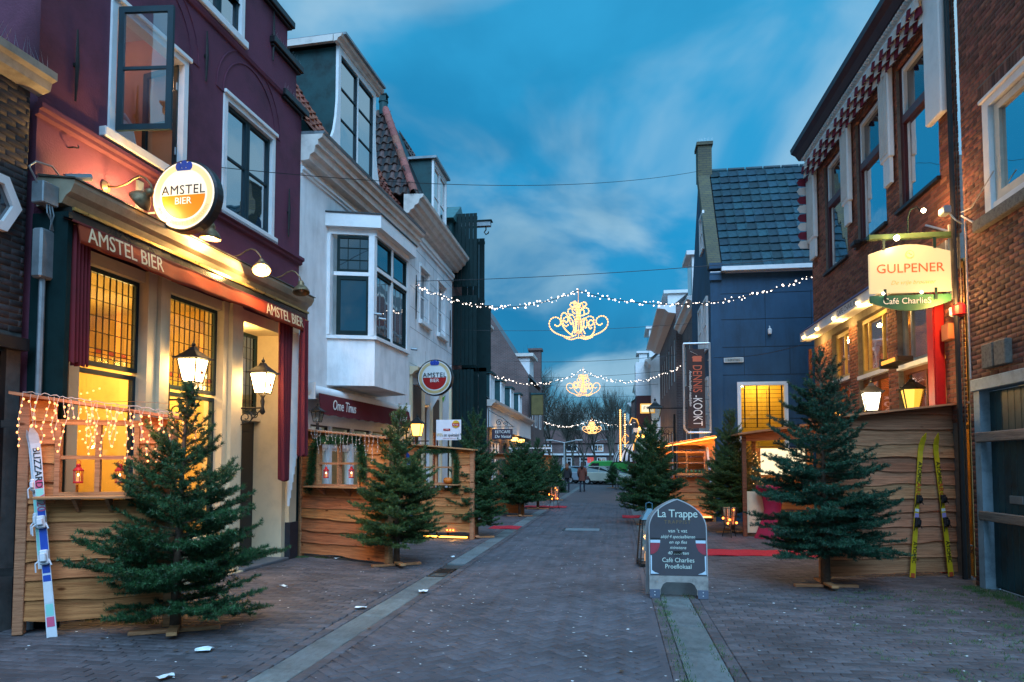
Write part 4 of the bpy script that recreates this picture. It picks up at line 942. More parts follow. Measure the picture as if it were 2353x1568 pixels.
# small anchor on the wall of the next house etc. come later
# maroon awning with roller cassette
def cassette(P, s0, s1, z, off, drop, txts, name, label, zt=.0):
    g = thing(name, label, 'awning', P.w(s0, z), P.rz); L = s1 - s0
    MB().lathe([(.10, 0), (.12, .03), (.12, L-.03), (.10, L)], (0, -.14, 0), 14, 'x').build('cassette', M_white, g, True)
    b = MB(); b.box(0, .02, -.3, -.0, -.16, .14); b.box(L-.02, L, -.3, -.0, -.16, .14); b.build('end_cap', M_white, g)
    P_ = []; n = 40
    for sd in (0, .01):
        for i in range(n+1):
            for j in range(5):
                t = j/4; P_.append((.12 + (L-.24)*i/n, -.26 - off*.25*(1-.0) - .05*t + sd + .012*math.sin(i*.9)*t, -.04 - drop*t + .01*math.sin(i*1.7)*t))
    k = 5; o2 = (n+1)*k; F_ = []
    for i in range(n):
        for j in range(4): a = i*k+j; F_ += [(a, a+1, a+k+1, a+k), (o2+a, o2+a+k, o2+a+k+1, o2+a+1)]
    v = MB().add(P_, F_).build('valance', M_maroon, g, True)
    for (t, x, size) in txts: text(t, size, M_lett_white, v, (x, -.26-off*.25-.075, -.04-drop*.5), (PI/2, 0, 0), sx=.85, shear=.15)
    return g
cassette(WP, .10, 5.1, 2.93, .2, .38, [('Ome Tinus', 1.05, .27), ('Ome Tinus', 4.0, .27)], 'maroon_awning', 'retracted maroon awning lettered in white under the white bay window')
for nm in (1.05, 4.0): pass
# ground floor windows band
b = MB(); b.box(.42, 5.2, .02, .14, 2.35, 2.85); b.box(.42, 5.2, .02, .14, 1.92, 2.0)
for x in (.42, 1.32, 2.35, 3.35, 4.3, 5.1): b.box(x, x+.10, .0, .145, 0, 2.35)
b.box(.52, 5.1, .03, .14, 0, .5); b.build('shop_front', M_white, Bh)
M_lit_green = emi('pale_lit_blind', (.85, .95, .55), .32)
for x0, x1 in ((.52, 1.32), (1.42, 2.35), (2.45, 3.35), (3.45, 4.3), (4.4, 5.1)):
    window(Bh, x0, x1, 2.0, 2.35, .05, M_blackp, G_room if x0 < 4 else G_dark, .03); window(Bh, x0, x1, .5, 1.92, .05, M_white, G_room, .05)
b = MB(); b.box(.4, 5.2, 1.5, 1.55, 0, 2.9); b.box(.35, .4, .2, 1.55, 0, 2.9); b.box(5.2, 5.25, .2, 1.55, 0, 2.9); b.build('room_wall', mat('room_grey_cream', (.45, .42, .30), .8, .2, 1.2, .05), Bh)
b = MB()
for x in (1.6, 2.6): b.box(x, x+.42, 1.40, 1.48, .4, 2.5)
b.build('curtain', mat('curtain_red_brown', (.25, .05, .03), .9, .2, 5, .1), Bh)
lamp('house_lamp', (2.2, .9, 2.5), 35, (1, .85, .55), .1, Bh)
wl = wall_lantern(WP, .12, .34, 2.36, 'unlit black carriage lantern beside the maroon awning', .62, None, False, False)
# ================================================================ white house with the round sign
Ch = house('white_corner_house', XP, 'tall white house with deep cornice, glazed hip roof and ashlar lines')
b = MB(); wall(b, .55, 5.45, 0, 8.1, [(1.62, 2.48, 5.58, 7.05), (3.62, 4.48, 5.58, 7.15), (.95, 1.75, .2, 3.75), (2.0, 2.65, .02, 3.3), (2.9, 3.75, .2, 3.6)], 0, .16)
b.add([(.55, 0, 0), (.55, 5, 0), (.55, 5, 8.1), (.55, 0, 8.1)], [(0,1,2,3)]); b.build('wall', mat('white_ashlar', (.78, .81, .83), .75, .1, 1.6, .2, bs=40, stretch=(2, 2, .5), patch=(1.2, .22)), Ch)
b = MB()
for k, z in enumerate((4.25, 5.2, 5.75, 6.3, 6.85, 7.4)): b.box(.56, 5.44, -.004, .0, z, z+.012)
for z, xs in ((5.2, (1.2, 3.1, 4.9)), (5.75, (1.0, 3.0)), (6.3, (1.2, 3.2)), (6.85, (1.0, 3.0)), (4.25, (2.2, 4.2))):
    for x in xs: b.box(x, x+.012, -.004, 0, z, z+.55)
b.build('ashlar_joints', mat('joint_grey', (.3, .32, .33), .8, .1, 4, 0), Ch)
b = MB(); PRF = [(0, 7.62), (.05, 7.64), (.05, 7.72), (.09, 7.75), (.09, 7.85), (0, 7.87)]; mould(b, .5, 5.45, PRF); b.build('architrave', M_white, Ch)
b = MB(); mould(b, .02, 5.75, [(0, 8.0), (.14, 8.01), (.17, 8.08), (.26, 8.12), (.29, 8.20), (.38, 8.24), (.42, 8.36), (.50, 8.40), (.52, 8.48), (0, 8.5)])
b.build('cornice', CC, Ch)
b = MB()
for k in range(46): x = .1 + k*.12; b.add([(x-.002, -.45, 8.49), (x+.002, -.45, 8.49), (x+jit(.05), -.45+jit(.05), 8.62)], [(0,1,2)])
for k in range(12): y = -.4 + k*.06; b.add([(.1, y-.002, 8.49), (.1, y+.002, 8.49), (.1+jit(.05), y+jit(.05), 8.66)], [(0,1,2)])
b.build('bird_spikes', M_grey_metal, Ch)
# hip roof: side towards the camera and front slope
ap = Vector((1.75, 1.1, 11.6)); c0 = Vector((.05, -.25, 8.5)); bk = Vector((.05, 6.0, 8.5)); c1 = Vector((5.6, -.25, 8.5))
b = MB(); b.add([c0, ap, bk, c1, Vector((4.4, 1.1, 11.6)), Vector((1.75, 6.0, 11.6))], [(0, 1, 5, 2), (0, 3, 4, 1), (1, 4, 5)]); b.build('roof', M_blackp, Ch)
def tri_roof(parent, o, ex, top, w, h, keep, m, ny, nx_):
    ux = (Vector(ex)-Vector(o)).normalized(); t = Vector(top)-Vector(o); uy_ = (t - ux*t.dot(ux)).normalized()
    tile_roof(parent, o, ux, uy_, nx_, ny, w, h, m, keep=keep); return t.dot(ux), t.dot(uy_)
L1 = (bk-c0).length; hx_, hy = 0, 0
ux = (c0-bk).normalized(); t = ap-bk; tx_, ty_ = t.dot(ux), (t-ux*t.dot(ux)).length
tri_roof(Ch, bk, c0, ap, .22, .30, lambda x, y: y < ty_ - .1 and x > 1.5 and x < L1 - y*(L1-tx_)/ty_ - .02, M_tile_g, 14, 29)
Lx = (c1-c0).length
t2 = ap-c0; ux2 = (c1-c0).normalized(); tx2, ty2 = t2.dot(ux2), (t2-ux2*t2.dot(ux2)).length
tri_roof(Ch, c0, c1, ap, .22, .30, lambda x, y: x > y*tx2/ty2 and x < Lx - y*.3 and not (.9 < x-0 < 3.4 and y > .2), M_tile_g, 12, 25)
# hip ridge tiles one by one
n = 11; hd = (ap-c0); ur = MB(); 
for k in range(9):
    a = PI*k/8; ur.v.append((.5*math.cos(a), 0, .42*math.sin(a)))
for k in range(9):
    a = PI*k/8; ur.v.append((.44*math.cos(a), 1.12, .36*math.sin(a)+.05))
ur.f = [(i, i+1, 10+i, 9+i) for i in range(8)]
um = ur.mesh('ridge_tile', M_ridge); r = []
fwd = hd.normalized(); up_ = Vector((-.6, -.6, 0)); sx_ = fwd.cross(Vector((0,0,1))).normalized(); uz = sx_.cross(fwd)
for k in range(n):
    c = c0 + hd*(k/n) + uz*.04
    r.append(Matrix(((sx_.x, fwd.x, uz.x, c.x), (sx_.y, fwd.y, uz.y, c.y), (sx_.z, fwd.z, uz.z, c.z), (0,0,0,1))) @ Matrix.Diagonal((.23, hd.length/n, .27, 1)))
pieces('ridge_tile', r, um, Ch, M_ridge, 'ridge_tiles')
b = MB(); b.lathe([(.12, 11.5), (.12, 11.86), (.14, 11.87), (.14, 11.9)], (1.75, 1.15, 0), 12); b.box(1.65, 1.67, 1.05, 1.25, 11.9, 12.06); b.box(1.83, 1.85, 1.05, 1.25, 11.9, 12.06); b.box(1.63, 1.87, 1.03, 1.27, 12.06, 12.09); b.build('chimney', M_side_d, Ch)
# dormer on the front slope
b = MB(); x0, x1 = 2.55, 4.15; yd = -.12
b.box(x0, x0+.1, yd, yd+.06, 8.55, 10.5); b.box(x1-.1, x1, yd, yd+.06, 8.55, 10.5); b.box(x0+.1, x1-.1, yd, yd+.06, 10.38, 10.5); b.box(x0+.1, x1-.1, yd, yd+.06, 8.55, 8.66); b.build('dormer_front', M_white, Ch)
xm = (x0+x1)/2; window(Ch, x0+.1, xm-.02, 8.67, 10.37, yd+.02, M_white, G_sky, .05, (), (9.5,), .04); window(Ch, xm+.02, x1-.1, 8.67, 10.37, yd+.02, M_white, G_sky, .05, (), (9.5,), .04)
for x in (x0+.01, x1-.05): MB().box(x, x+.04, yd+.06, 1.8, 8.5, 10.49).build('dormer_cheek', M_side_d, Ch)
b = MB(); b.box(x0-.08, x1+.08, yd-.1, 2.0, 10.51, 10.58); b.build('dormer_roof', M_zinc, Ch)
b = MB()
for k in range(10): x = x0 + k*.17; b.add([(x-.002, yd-.05, 10.58), (x+.002, yd-.05, 10.58), (x+jit(.05), yd-.05+jit(.05), 10.74)], [(0,1,2)])
b.build('bird_spikes', M_grey_metal, Ch)
for x0, x1, z0, z1 in ((1.62, 2.48, 5.58, 7.05), (3.62, 4.48, 5.58, 7.15)):
    window(Ch, x0+.02, x1-.02, z0+.02, z1-.02, .08, M_white, G_dark, .06, (), (z0+.75,), .05)
    b = MB(); b.box(x0-.1, x1+.1, -.05, -.0, z1+.003, z1+.09); b.box(x0-.1, x0, -.02, .0, z0, z1); b.box(x1, x1+.1, -.02, .0, z0, z1); b.bevbox(x0-.15, x1+.15, -.1, .1, z0-.12, z0-.003, .01); b.build('window_frame', M_white, Ch)
for s, z0, z1 in ((1.12, 5.5, 6.7), (5.1, 5.4, 6.6)):
    MB().tube([(s, -.03, z0), (s+.01, -.035, (z0+z1)/2), (s, -.03, z1)], [.012, .024, .010], 6).build('wall_anchor', M_iron, Ch)
# ground floor: lit windows with wooden screens, door, pilasters, porch hood
M_glow = emi('lit_hall', (1, .50, .12), .8)
b = MB()
for x in (.62, 1.82, 2.70, 3.84, 5.1): b.bevbox(x, x+.13, -.07, .0, 0, 4.05, .01)
mould(b, .56, 4.1, [(0, 3.92), (.10, 3.95), (.16, 4.02), (.24, 4.06), (.26, 4.14), (0, 4.16)])
b.build('pilasters', M_cream, Ch)
for x0, x1, z1 in ((.95, 1.75, 3.75), (2.9, 3.75, 3.6)):
    window(Ch, x0, x1, .2, z1, .08, M_brown, G_room, .05, ((x0+x1)/2,), (2.6,), .03, name='shop_window')
    MB().box(x0, x1, -.02, .03, z1-1.05, z1-.05).build('screen', mat('brown_blind', (.10, .07, .05), .7, .2, 6, .1), Ch)
window(Ch, 2.0, 2.65, .05, 3.25, .08, M_brown, G_dark, .1, (), (2.3,), .05, name='door')
b = MB(); b.box(.7, 5.0, 1.6, 1.65, 0, 4); b.box(.7, .75, .2, 1.6, 0, 4); b.box(.7, 5.0, .2, 1.6, 4, 4.05); b.build('room_wall', mat('room_orange', (.75, .38, .12), .8, .1, 2, .05), Ch)
lamp('hall_lamp', (2.2, 1.0, 3.2), 55, (1, .52, .16), .1, Ch); lamp('hall_lamp', (3.4, 1.0, 1.8), 40, (1, .52, .16), .1, Ch)
round_sign(XP, .78, .66, 3.86, .475, False, 'unlit round beer sign with red lower half on the white corner house')
fl = thing('flag', 'pale flag with red and green flecks hanging behind the round sign', 'flag', XP.w(2.0, 3.4, .05), XP.rz - PI/2)
MB().cyl((.0, 0, .45), (.75, 0, .95), .014, 6).build('pole', M_white, fl)
P_ = []
for i in range(9):
    for j in range(9): P_.append((.15 + .06*i + .02*math.sin(j), .03*math.sin(i*1.1+j*.4), .55 + .055*i - .11*j*(1 - .06*i)))
MB().add(P_, [(i*9+j, i*9+j+1, (i+1)*9+j+1, (i+1)*9+j) for i in range(8) for j in range(8)]).build('cloth', mat('flag_white', (.62, .68, .7), .8, .1, 2, .05), fl, True)
b = MB(); b.add([(.45, -.05, .3), (.52, -.05, .42), (.50, -.05, .2)], [(0,1,2)]); b.build('red_patch', M_red, fl); b = MB(); b.add([(.5, -.05, .05), (.6, -.05, .12), (.53, -.05, -.1)], [(0,1,2)]); b.build('green_patch', mat('flag_green', (.1, .3, .03), .8, .1, 2, 0), fl)
# three-armed terrace lantern behind screen: lit lantern plus two small arms
tl = thing('terrace_lantern', 'lit amber street lantern standing behind the middle screen before the white corner house', 'lantern', tuple(G(957, 1215)), 0)
p_ = atY(957, 1003, G(957, 1215).y)
lantern_head(tl, p_.z, 1.05, True, emi('lantern_amber', (1, .50, .08), 6)); MB().cyl((0, 0, 0), (0, 0, p_.z), .03, 8).build('post', M_iron, tl); MB().cyl((-.3, 0, p_.z-.12), (.3, 0, p_.z-.12), .015, 6).build('crossbar', M_iron, tl)
tl2 = thing('terrace_lantern', 'small dark lantern to the left of the amber lantern, on the same crossbar height', 'lantern', tuple(G(932, 1215)), 0); p2 = atY(932, 990, G(932, 1215).y)
lantern_head(tl2, p2.z, .6, True, emi('lantern_dim', (1, .55, .12), 1.2)); MB().cyl((0, 0, 0), (0, 0, p2.z), .02, 8).build('post', M_iron, tl2)
# winter market banner
gb = G(1016, 1200); wb = thing('winter_banner', 'white banner advertising the winter spectacle above the middle screen', 'banner', (gb.x, 15.9, 0), R_(2))
c_ = atY(1031, 987, 15.9); wd = .29; zt, zb = atY(1031, 965, 15.9).z, atY(1031, 1012, 15.9).z
wb.location.x = c_.x
MB().bevbox(-wd, wd, -.01, .01, zb, zt, .003).build('panel', mat('banner_white', (.74, .72, .76), .5, .05, 2, 0), wb)
MB().lathe([(.085, -.004), (.085, .004)], (.17, -.02, zt-.10), 24, 'y').build('logo_yellow', mat('logo_yellow', (.75, .42, .02), .5, .1, 4, 0), wb)
MB().box(.085, .255, -.030, -.026, zt-.15, zt-.08).build('logo_red', M_red, wb)
text('Kruis', .055, M_lett_white, wb, (.17, -.036, zt-.115)); MB().box(-.12, .04, -.02, -.014, zt-.25, zt-.205).build('red_bar', M_red, wb); text('2 winters', .035, M_lett_white, wb, (-.04, -.026, zt-.227), sx=.7)
text('WIN', .12, mat('gold_ink', (.55, .38, .12), .5, .05, 3, 0), wb, (-.20, -.022, zb+.12), space=1.0, sx=.62); text('ter spektakel', .10, M_blackp, wb, (.07, -.022, zb+.12), sx=.68)
text('ijsbaan voor jong en oud', .03, mat('ink_red', (.4, .05, .08), .5, .05, 3, 0), wb, (.02, -.022, zb+.045)); MB().cyl((-wd+.02, .03, 0), (-wd+.02, .03, zt+.0), .02, 6).build('pole', M_iron, wb); MB().cyl((wd-.3, .03, 0), (wd-.3, .03, zb), .02, 6).build('pole', M_iron, wb)
# ================================================================ house with the big shutters
def yplane(X, Y0): return Plane((X, Y0), (0, 1))
SP = yplane(-5.35, 22.65); Sh = house('shuttered_warehouse', SP, 'narrow warehouse with three tiers of opened dark green shutters and a hoist beam')
b = MB(); wall(b, 0, 2.3, 0, 9.2, [(.5, 1.7, 7.6, 9.1), (.5, 1.7, 5.0, 7.2), (.4, 1.8, 1.8, 4.7)], 0, .2); b.add([(0, 0, 7), (0, 5, 7), (0, 5, 9.2), (0, 0, 9.2)], [(0,1,2,3)]); b.build('wall', M_brick_side, Sh)
b = MB(); b.box(.5, 1.7, .19, .22, 7.6, 9.1); b.box(.5, 1.7, .19, .22, 5, 7.2); b.box(.4, 1.8, .19, .22, 1.8, 4.7); b.build('loft_opening', M_blackp, Sh)
b = MB(); b.prism([(-.1, 9.75), (1.1, 10.55), (2.3, 9.75)], -.1, 3, 'y'); b.build('dormer_roof', mat('copper_green', (.05, .16, .17), .5, .3, 3, .1), Sh); b = MB(); b.box(.1, 2.1, .0, 3, 9.0, 9.75); b.build('dormer_wall', M_side_d, Sh)
b = MB(); b.box(1.0, 1.2, -1.15, .3, 9.80, 9.96); hb = b.build('hoist_beam', M_zinc, Sh); MB().box(.96, 1.24, -1.2, .3, 9.965, 10.0).build('beam_cap', M_green_d, hb); MB().tube([(1.1, -.98, 9.8), (1.1, -.98, 9.68), (1.1, -.92, 9.6), (1.1, -.98, 9.52), (1.1, -1.06, 9.56), (1.1, -1.07, 9.62)], .022, 7).build('hook', M_iron, hb)
def shutter(x, w, z0, z1, y0=0, nb=6):
    # swung out: stands square to the front
    bt = MB(); bt.box(x, x+.05, y0-w, y0, z0+.1, z0+.2); bt.box(x, x+.05, y0-w, y0, z1-.2, z1-.1); o = bt.build('shutter', M_green_d, Sh)
    for k in range(nb): MB().bevbox(x-.03, x-.003, y0-w+k*w/nb+.004, y0-w+(k+1)*w/nb-.004, z0, z1, .006).build('board', M_green_d, o)
shutter(.45, .80, 7.55, 10.05); shutter(1.75, .82, 7.2, 9.6, nb=4); shutter(.42, .80, 4.9, 7.25); shutter(1.75, 1.05, 4.85, 7.2, nb=2); shutter(.35, .72, 1.75, 4.75); shutter(1.75, .9, 2.2, 5.0, nb=3)
b = MB(); b.box(1.9, 2.25, -.06, -.01, 0, 4.2); b.build('timber_door', mat('door_russet', (.20, .07, .03), .7, .2, 4, .1), Sh)
# brick house between
EP = yplane(-5.25, 24.96); Eh = house('brick_gable_house', EP, 'narrow purple brick house with white-framed windows past the shutters')
M_bsh = brick_sheet('brick_far', (.15, .075, .065), (.11, .06, .055), (.17, .15, .14), bw=.22, bh=.075, ms=.008)
def facing(b_): return b_
def upright(m_name, c1, c2, mo):
    """brick sheet for upright walls: rows along z"""
    m = brick_sheet(m_name, c1, c2, mo, bw=.22, bh=.075, ms=.010); t = m.node_tree
    tcn = [n for n in t.nodes if n.type == 'TEX_COORD'][0]; mpn = [n for n in t.nodes if n.type == 'MAPPING'][0]
    s = N(t, 'ShaderNodeSeparateXYZ'); c = N(t, 'ShaderNodeCombineXYZ'); ad = N(t, 'ShaderNodeMath', operation='ADD')
    t.links.new(tcn.outputs['Object'], s.inputs[0]); t.links.new(s.outputs[0], ad.inputs[0]); t.links.new(s.outputs[1], ad.inputs[1]); t.links.new(ad.outputs[0], c.inputs[0]); t.links.new(s.outputs[2], c.inputs[1]); t.links.new(c.outputs[0], mpn.inputs[0]); return m
M_bup = upright('brick_upright', (.17, .085, .075), (.12, .065, .06), (.20, .17, .16))
b = MB(); wall(b, 0, 3.0, 0, 6.9, [(.4, 1.2, 5.0, 6.3), (1.7, 2.5, 5.0, 6.3), (.4, 1.2, 2.2, 3.9), (1.7, 2.5, 2.2, 3.9)], 0, .12); b.add([(0, 0, 0), (0, 6, 0), (0, 6, 9.5), (0, 0, 6.9)], [(0,1,2,3)]); b.build('wall', M_bup, Eh)
for x in (.4, 1.7):
    for z0, z1 in ((5.0, 6.3), (2.2, 3.9)): window(Eh, x, x+.8, z0, z1, .04, M_white, G_dark, .09, (), ((z0+z1)/2,), .05)
b = MB(); mould(b, -.05, 3.1, [(0, 6.75), (.2, 6.8), (.35, 6.95), (.42, 7.02), (.42, 7.12), (0, 7.15)]); b.build('cornice', CC, Eh)
b = MB(); b.add([(0, -.2, 7.15), (3, -.2, 7.15), (3, 3, 10.2), (0, 3, 10.2)], [(0,1,2,3)]); b.build('roof', M_tile_g, Eh)
# low house with four dormers and white fascia
FP_ = yplane(-5.1, 28.1); Fh = house('low_dormer_house', FP_, 'low café house with white fascia, lamps and a row of four narrow dormers')
b = MB(); wall(b, 0, 13.8, 0, 3.1, [(.8, 3.2, .6, 2.6), (4.0, 5.2, 0, 2.6), (6, 12.6, .6, 2.6)], 0, .15); b.add([(0, 0, 0), (0, 6, 0), (0, 6, 4), (0, 0, 4)], [(0,1,2,3)]); b.build('wall', M_bup, Fh)
b = MB(); b.box(0, 13.8, -.12, .0, 3.10, 3.95); b.build('fascia', M_white, Fh)
b = MB(); mould(b, -.1, 13.95, [(.0, 3.953), (.18, 3.955), (.25, 4.05), (.34, 4.10), (.36, 4.2), (0, 4.22)]); b.build('cornice', CC, Fh)
b = MB(); b.add([(0, -.1, 4.22), (13.8, -.1, 4.22), (13.8, 2.2, 6.2), (0, 2.2, 6.2)], [(0,1,2,3)]); b.build('roof', M_tile_g, Fh)
for k, y in enumerate((.6, 3.3, 6.3, 9.4)):
    z0, z1 = 4.2, 5.35; w = .95 if k else .9
    dd = MB().box(y, y+w, .02, 1.3, z0, z1).build('dormer', M_side_d, Fh)
    MB().box(y-.06, y+w+.06, -.1, 1.4, z1+.003, z1+.09).build('dormer_roof', M_side_d, dd)
    fr = MB(); fr.box(y, y+.09, -.04, .018, z0, z1); fr.box(y+w-.09, y+w, -.04, .018, z0, z1); fr.box(y+.09, y+w-.09, -.04, .018, z1-.1, z1); fr.box(y+.45, y+.50, -.035, .018, z0, z1-.1); fr.build('frame', M_white, dd); MB().box(y+.09, y+w-.09, .0, .01, z0, z1-.1).build('pane', G_sky, dd)
window(Fh, .8, 3.2, .6, 2.6, .05, M_white, G_room, .08, (1.6, 2.4), (2.1,), .05, name='shop_window'); window(Fh, 6, 12.6, .6, 2.6, .05, M_white, G_room, .08, (7.6, 9.2, 10.8), (2.1,), .05, name='shop_window'); window(Fh, 4, 5.2, 0, 2.6, .05, M_teal, G_dark, .1, (), (2.1,), .05, name='door')
b = MB(); b.box(.4, 13.2, 2, 2.05, 0, 3.0); b.box(.35, .4, .2, 2, 0, 3.0); b.build('room_wall', MATS['room_orange'], Fh)
lamp('house_lamp', (2, 1, 2.4), 60, (1, .55, .18), .1, Fh); lamp('house_lamp', (9, 1, 2.4), 80, (1, .55, .18), .1, Fh)
for k, (x, z) in enumerate(((1.0, 2.95), (3.0, 2.95), (5.6, 2.9), (8, 2.9))): MB().bevbox(x, x+.5, -.42, -.14, z-.16, z, .01).build('fascia_lamp', emi('lamp_orange', (1, .5, .1), 7), Fh)
# hanging café sign on scroll ironwork
hg = thing('hanging_sign', 'dark wooden eetcafé sign hanging from scrolled iron before the low dormer house', 'sign', (-3.9, 22.2, 0), 0)
q1, q2 = atY(1130, 986, 22.2), atY(1178, 1010, 22.2); hg.location = ((q1.x+q2.x)/2, 22.2, 0); w2 = (q2.x-q1.x)/2; zt, zb = q1.z, q2.z
MB().bevbox(-w2, w2, -.03, .03, zb, zt, .01).build('board', mat('board_dark', (.045, .03, .045), .6, .2, 4, .1), hg); text('EETCAFE', .125, M_lett_white, hg, (.02, -.036, zt-.10)); text('De Vestal', .13, M_lett_white, hg, (.02, -.036, zb+.09), shear=.2)
b = MB(); b.bar((-w2-.1, 0, zt+.06), (w2+.05, 0, zt+.06), .02); b.bar((-w2-.1, 0, 0), (-w2-.1, 0, zt+.65), .03)
b.tube([(-w2-.1, 0, zt+.6), (-w2+.15, 0, zt+.45), (0, 0, zt+.36), (w2, 0, zt+.08)], .012, 5); b.tube(spiral((-.1, 0, zt+.2), .11, .02, 0, 1.5), .010, 5); b.tube(spiral((.12, 0, zt+.15), .08, .015, PI, -1.5), .010, 5)
for sx in (-.2, .2): b.cyl((sx, 0, zt), (sx, 0, zt+.06), .006, 4)
b.build('scroll_bracket', M_iron, hg)
# the big brick gable behind
Gh = house('large_gable_house', Plane((-5.15, 42.1), (0, 1)), 'tall brick house whose blank gable slopes behind the four dormers')
b = MB(); b.add([(0, 0, 0), (0, 0, 7.0), (0, 3.6, 12.6), (0, 7.2, 7), (0, 7.2, 0)], [(0,1,2,3,4)]); b.add([(0, 0, 0), (9, 0, 0), (9, 0, 6.6), (0, 0, 6.6)], [(0,1,2,3)]); b.add([(9, 0, 0), (9, 7, 0), (9, 7, 7), (9, 0, 7)], [(0,1,2,3)]); b.build('wall', M_bup, Gh)
b = MB(); b.add([(.1, 0, 6.95), (9, 0, 6.95), (9, 3.6, 12.5), (.1, 3.6, 12.5)], [(0,1,2,3)]); b.build('roof', M_tile_g, Gh)
b = MB(); b.box(1.5, 3.6, .1, 3.0, 7.2, 8.3); b.build('dormer', M_white, Gh); b = MB(); b.box(1.3, 3.8, -.15, 3, 8.303, 8.5); b.build('dormer_roof', CC, Gh)
b = MB(); b.box(7.2, 7.9, .0, .8, 6.6, 9.6); b.box(7.1, 8.0, -.1, .9, 9.6, 9.75); b.build('chimney', M_bup, Gh)
for k in range(3): window(Gh, 1+2.5*k, 2.2+2.5*k, 4.0, 5.8, -.02, M_white, G_dark, .1, (), (5.0,), .06)
ys = thing('yellow_sign_box', 'dull yellow projecting sign box at the corner of the far gable house', 'sign', (-4.55, 41.5, 5.1), 0)
MB().bevbox(-.35, .35, -.12, .12, -.6, .6, .03).build('box', mat('dull_yellow', (.13, .10, .03), .6, .2, 4, .05), ys); MB().box(-.45, -.37, -.14, .14, -.7, .75).build('frame', M_blackp, ys); MB().box(-.37, .45, -.15, .15, .61, .70).build('roof', M_side_d, ys)
# ================================================================ café on the corner
K = house('corner_cafe_building', RP, 'red brick corner café with striped sun blinds above big sash windows')
UW = [(-6.0, -4.55, 5.96, 8.45), (-3.95, -2.5, 5.96, 8.45), (-1.95, -.47, 5.96, 8.45)]
GW = [(-5.72, -4.62, .9, 4.48), (-4.12, -2.62, .9, 4.48), (-2.20, -.48, .9, 4.36)]
b = MB(); wall(b, -7.05, .05, 0, 9.0, UW + GW, 0, .18); b.add([(-7.05, 0, 0), (-7.05, 7, 0), (-7.05, 7, 9.0), (-7.05, 0, 9.0)], [(0,1,2,3)]); b.build('wall', M_mortar, K)
bricks(K, -7.04, .02, 2.2, 8.95, UW + GW + [(-7.05, .05, 4.45, 4.95)], M_brick)
M_frame_r = mat('window_oxblood', (.085, .02, .022), .4, .2, 6, .05)
for x0, x1, z0, z1 in UW:
    b = MB(); b.box(x0, x0+.13, .05, .15, z0, z1); b.box(x1-.03, x1, .05, .15, z0, z1); b.box(x0+.13, x1-.03, .03, .14, 7.42, 7.56); b.box(x0+.13, x1-.03, .05, .15, z1-.06, z1); b.box(x0+.13, x1-.03, .05, .15, z0, z0+.06); o = b.build('window_frame', M_frame_r, K)
    c = MB(); c.box(x0+.14, x0+.20, .04, .13, 7.57, z1-.07); c.box(x1-.10, x1-.04, .04, .13, 7.57, z1-.07); c.box(x0+.20, x1-.10, .04, .13, z1-.14, z1-.07); c.build('sash', M_white, o)
    MB().box(x0+.13, x1-.03, .10, .106, z0+.06, 7.42).build('pane', glass('pane_sky_upper', .72, through=False, rough=.01), o); MB().box(x0+.20, x1-.10, .10, .106, 7.57, z1-.14).build('pane', G_dark, o)
    cu = drape(x0+.16, x0+.26, z0+.1, 7.4, .14, 'curtain', 3, .010, 0, o, mat('net_curtain', (.6, .6, .6), .9, .1, 4, 0)); cu.location = (0, -.045, 0)
    MB().bevbox(x0-.06, x1+.05, -.07, .05, z0-.07, z0-.003, .01).build('window_sill', M_blackp, K)
M_stripe_w = mat('canvas_cream', (.62, .58, .54), .85, .08, 4, .1); M_stripe_r = mat('canvas_burgundy', (.16, .015, .035), .85, .1, 4, .1)
# folded sun blinds: a scalloped striped valance over each window with slatted white side boxes
def sunblind(x0, x1, plain=False):
    z1, n = 8.86, 10
    root = MB().box(x0, x1, -.20, -.02, 8.80, 8.90).build('sun_blind', M_white, K)
    w = (x1-x0)/n
    for k in range(n):
        for lay in range(3):
            P_ = []; zt = 8.80 - lay*.11; yy = -.21 + lay*.05
            for i in range(6):
                t = i/5; P_.append((x0+(k+t)*w, yy - .05*math.sin(t*PI), zt)); P_.append((x0+(k+t)*w, yy - .09*math.sin(t*PI)+.02, zt - .11 - .06*math.sin(t*PI)))
            MB().add(P_, [(2*i, 2*i+1, 2*i+3, 2*i+2) for i in range(5)]).build('scallop', M_stripe_w if (k+lay) % 2 else M_stripe_r, root)
    return root
for x0, x1, plain in ((-6.95, -4.55, 0), (-4.5, -2.45, 0), (-2.4, -.55, 0)): sunblind(x0, x1)
for (x0, x1, z0, z1, pl) in ((-.62, -.10, 6.78, 9.02, True), (-2.42, -2.0, 6.95, 8.55, False), (-4.50, -4.08, 6.95, 8.55, False), (-6.98, -6.42, 6.95, 8.55, False)):
    o = MB().bevbox(x0, x1, -.13, -.03, z0, z1, .02).build('blind_box', M_white, K)
    if not pl:
        for k in range(5): MB().bevbox(x0+.03+k*(x1-x0-.06)/5, x0+.03+(k+.75)*(x1-x0-.06)/5, -.145, -.133, z0+.08, z1-.02, .004).build('slat', M_stripe_w, o)
        MB().box(x0+.1, x1-.04, -.11, -.05, z0-.45, z0-.002).build('cover', M_white, o)
# striped scalloped side flap at the far corner
for k in range(8):
    z = 8.6 - k*.22; r = .10
    MB().add([(-7.02, -.04, z), (-7.02, -.28, z-.02), (-7.02, -.34, z-.11), (-7.02, -.28, z-.2), (-7.02, -.04, z-.22)], [(0,1,2,3,4)]).build('side_flap', M_stripe_w if k % 2 else M_stripe_r, K)
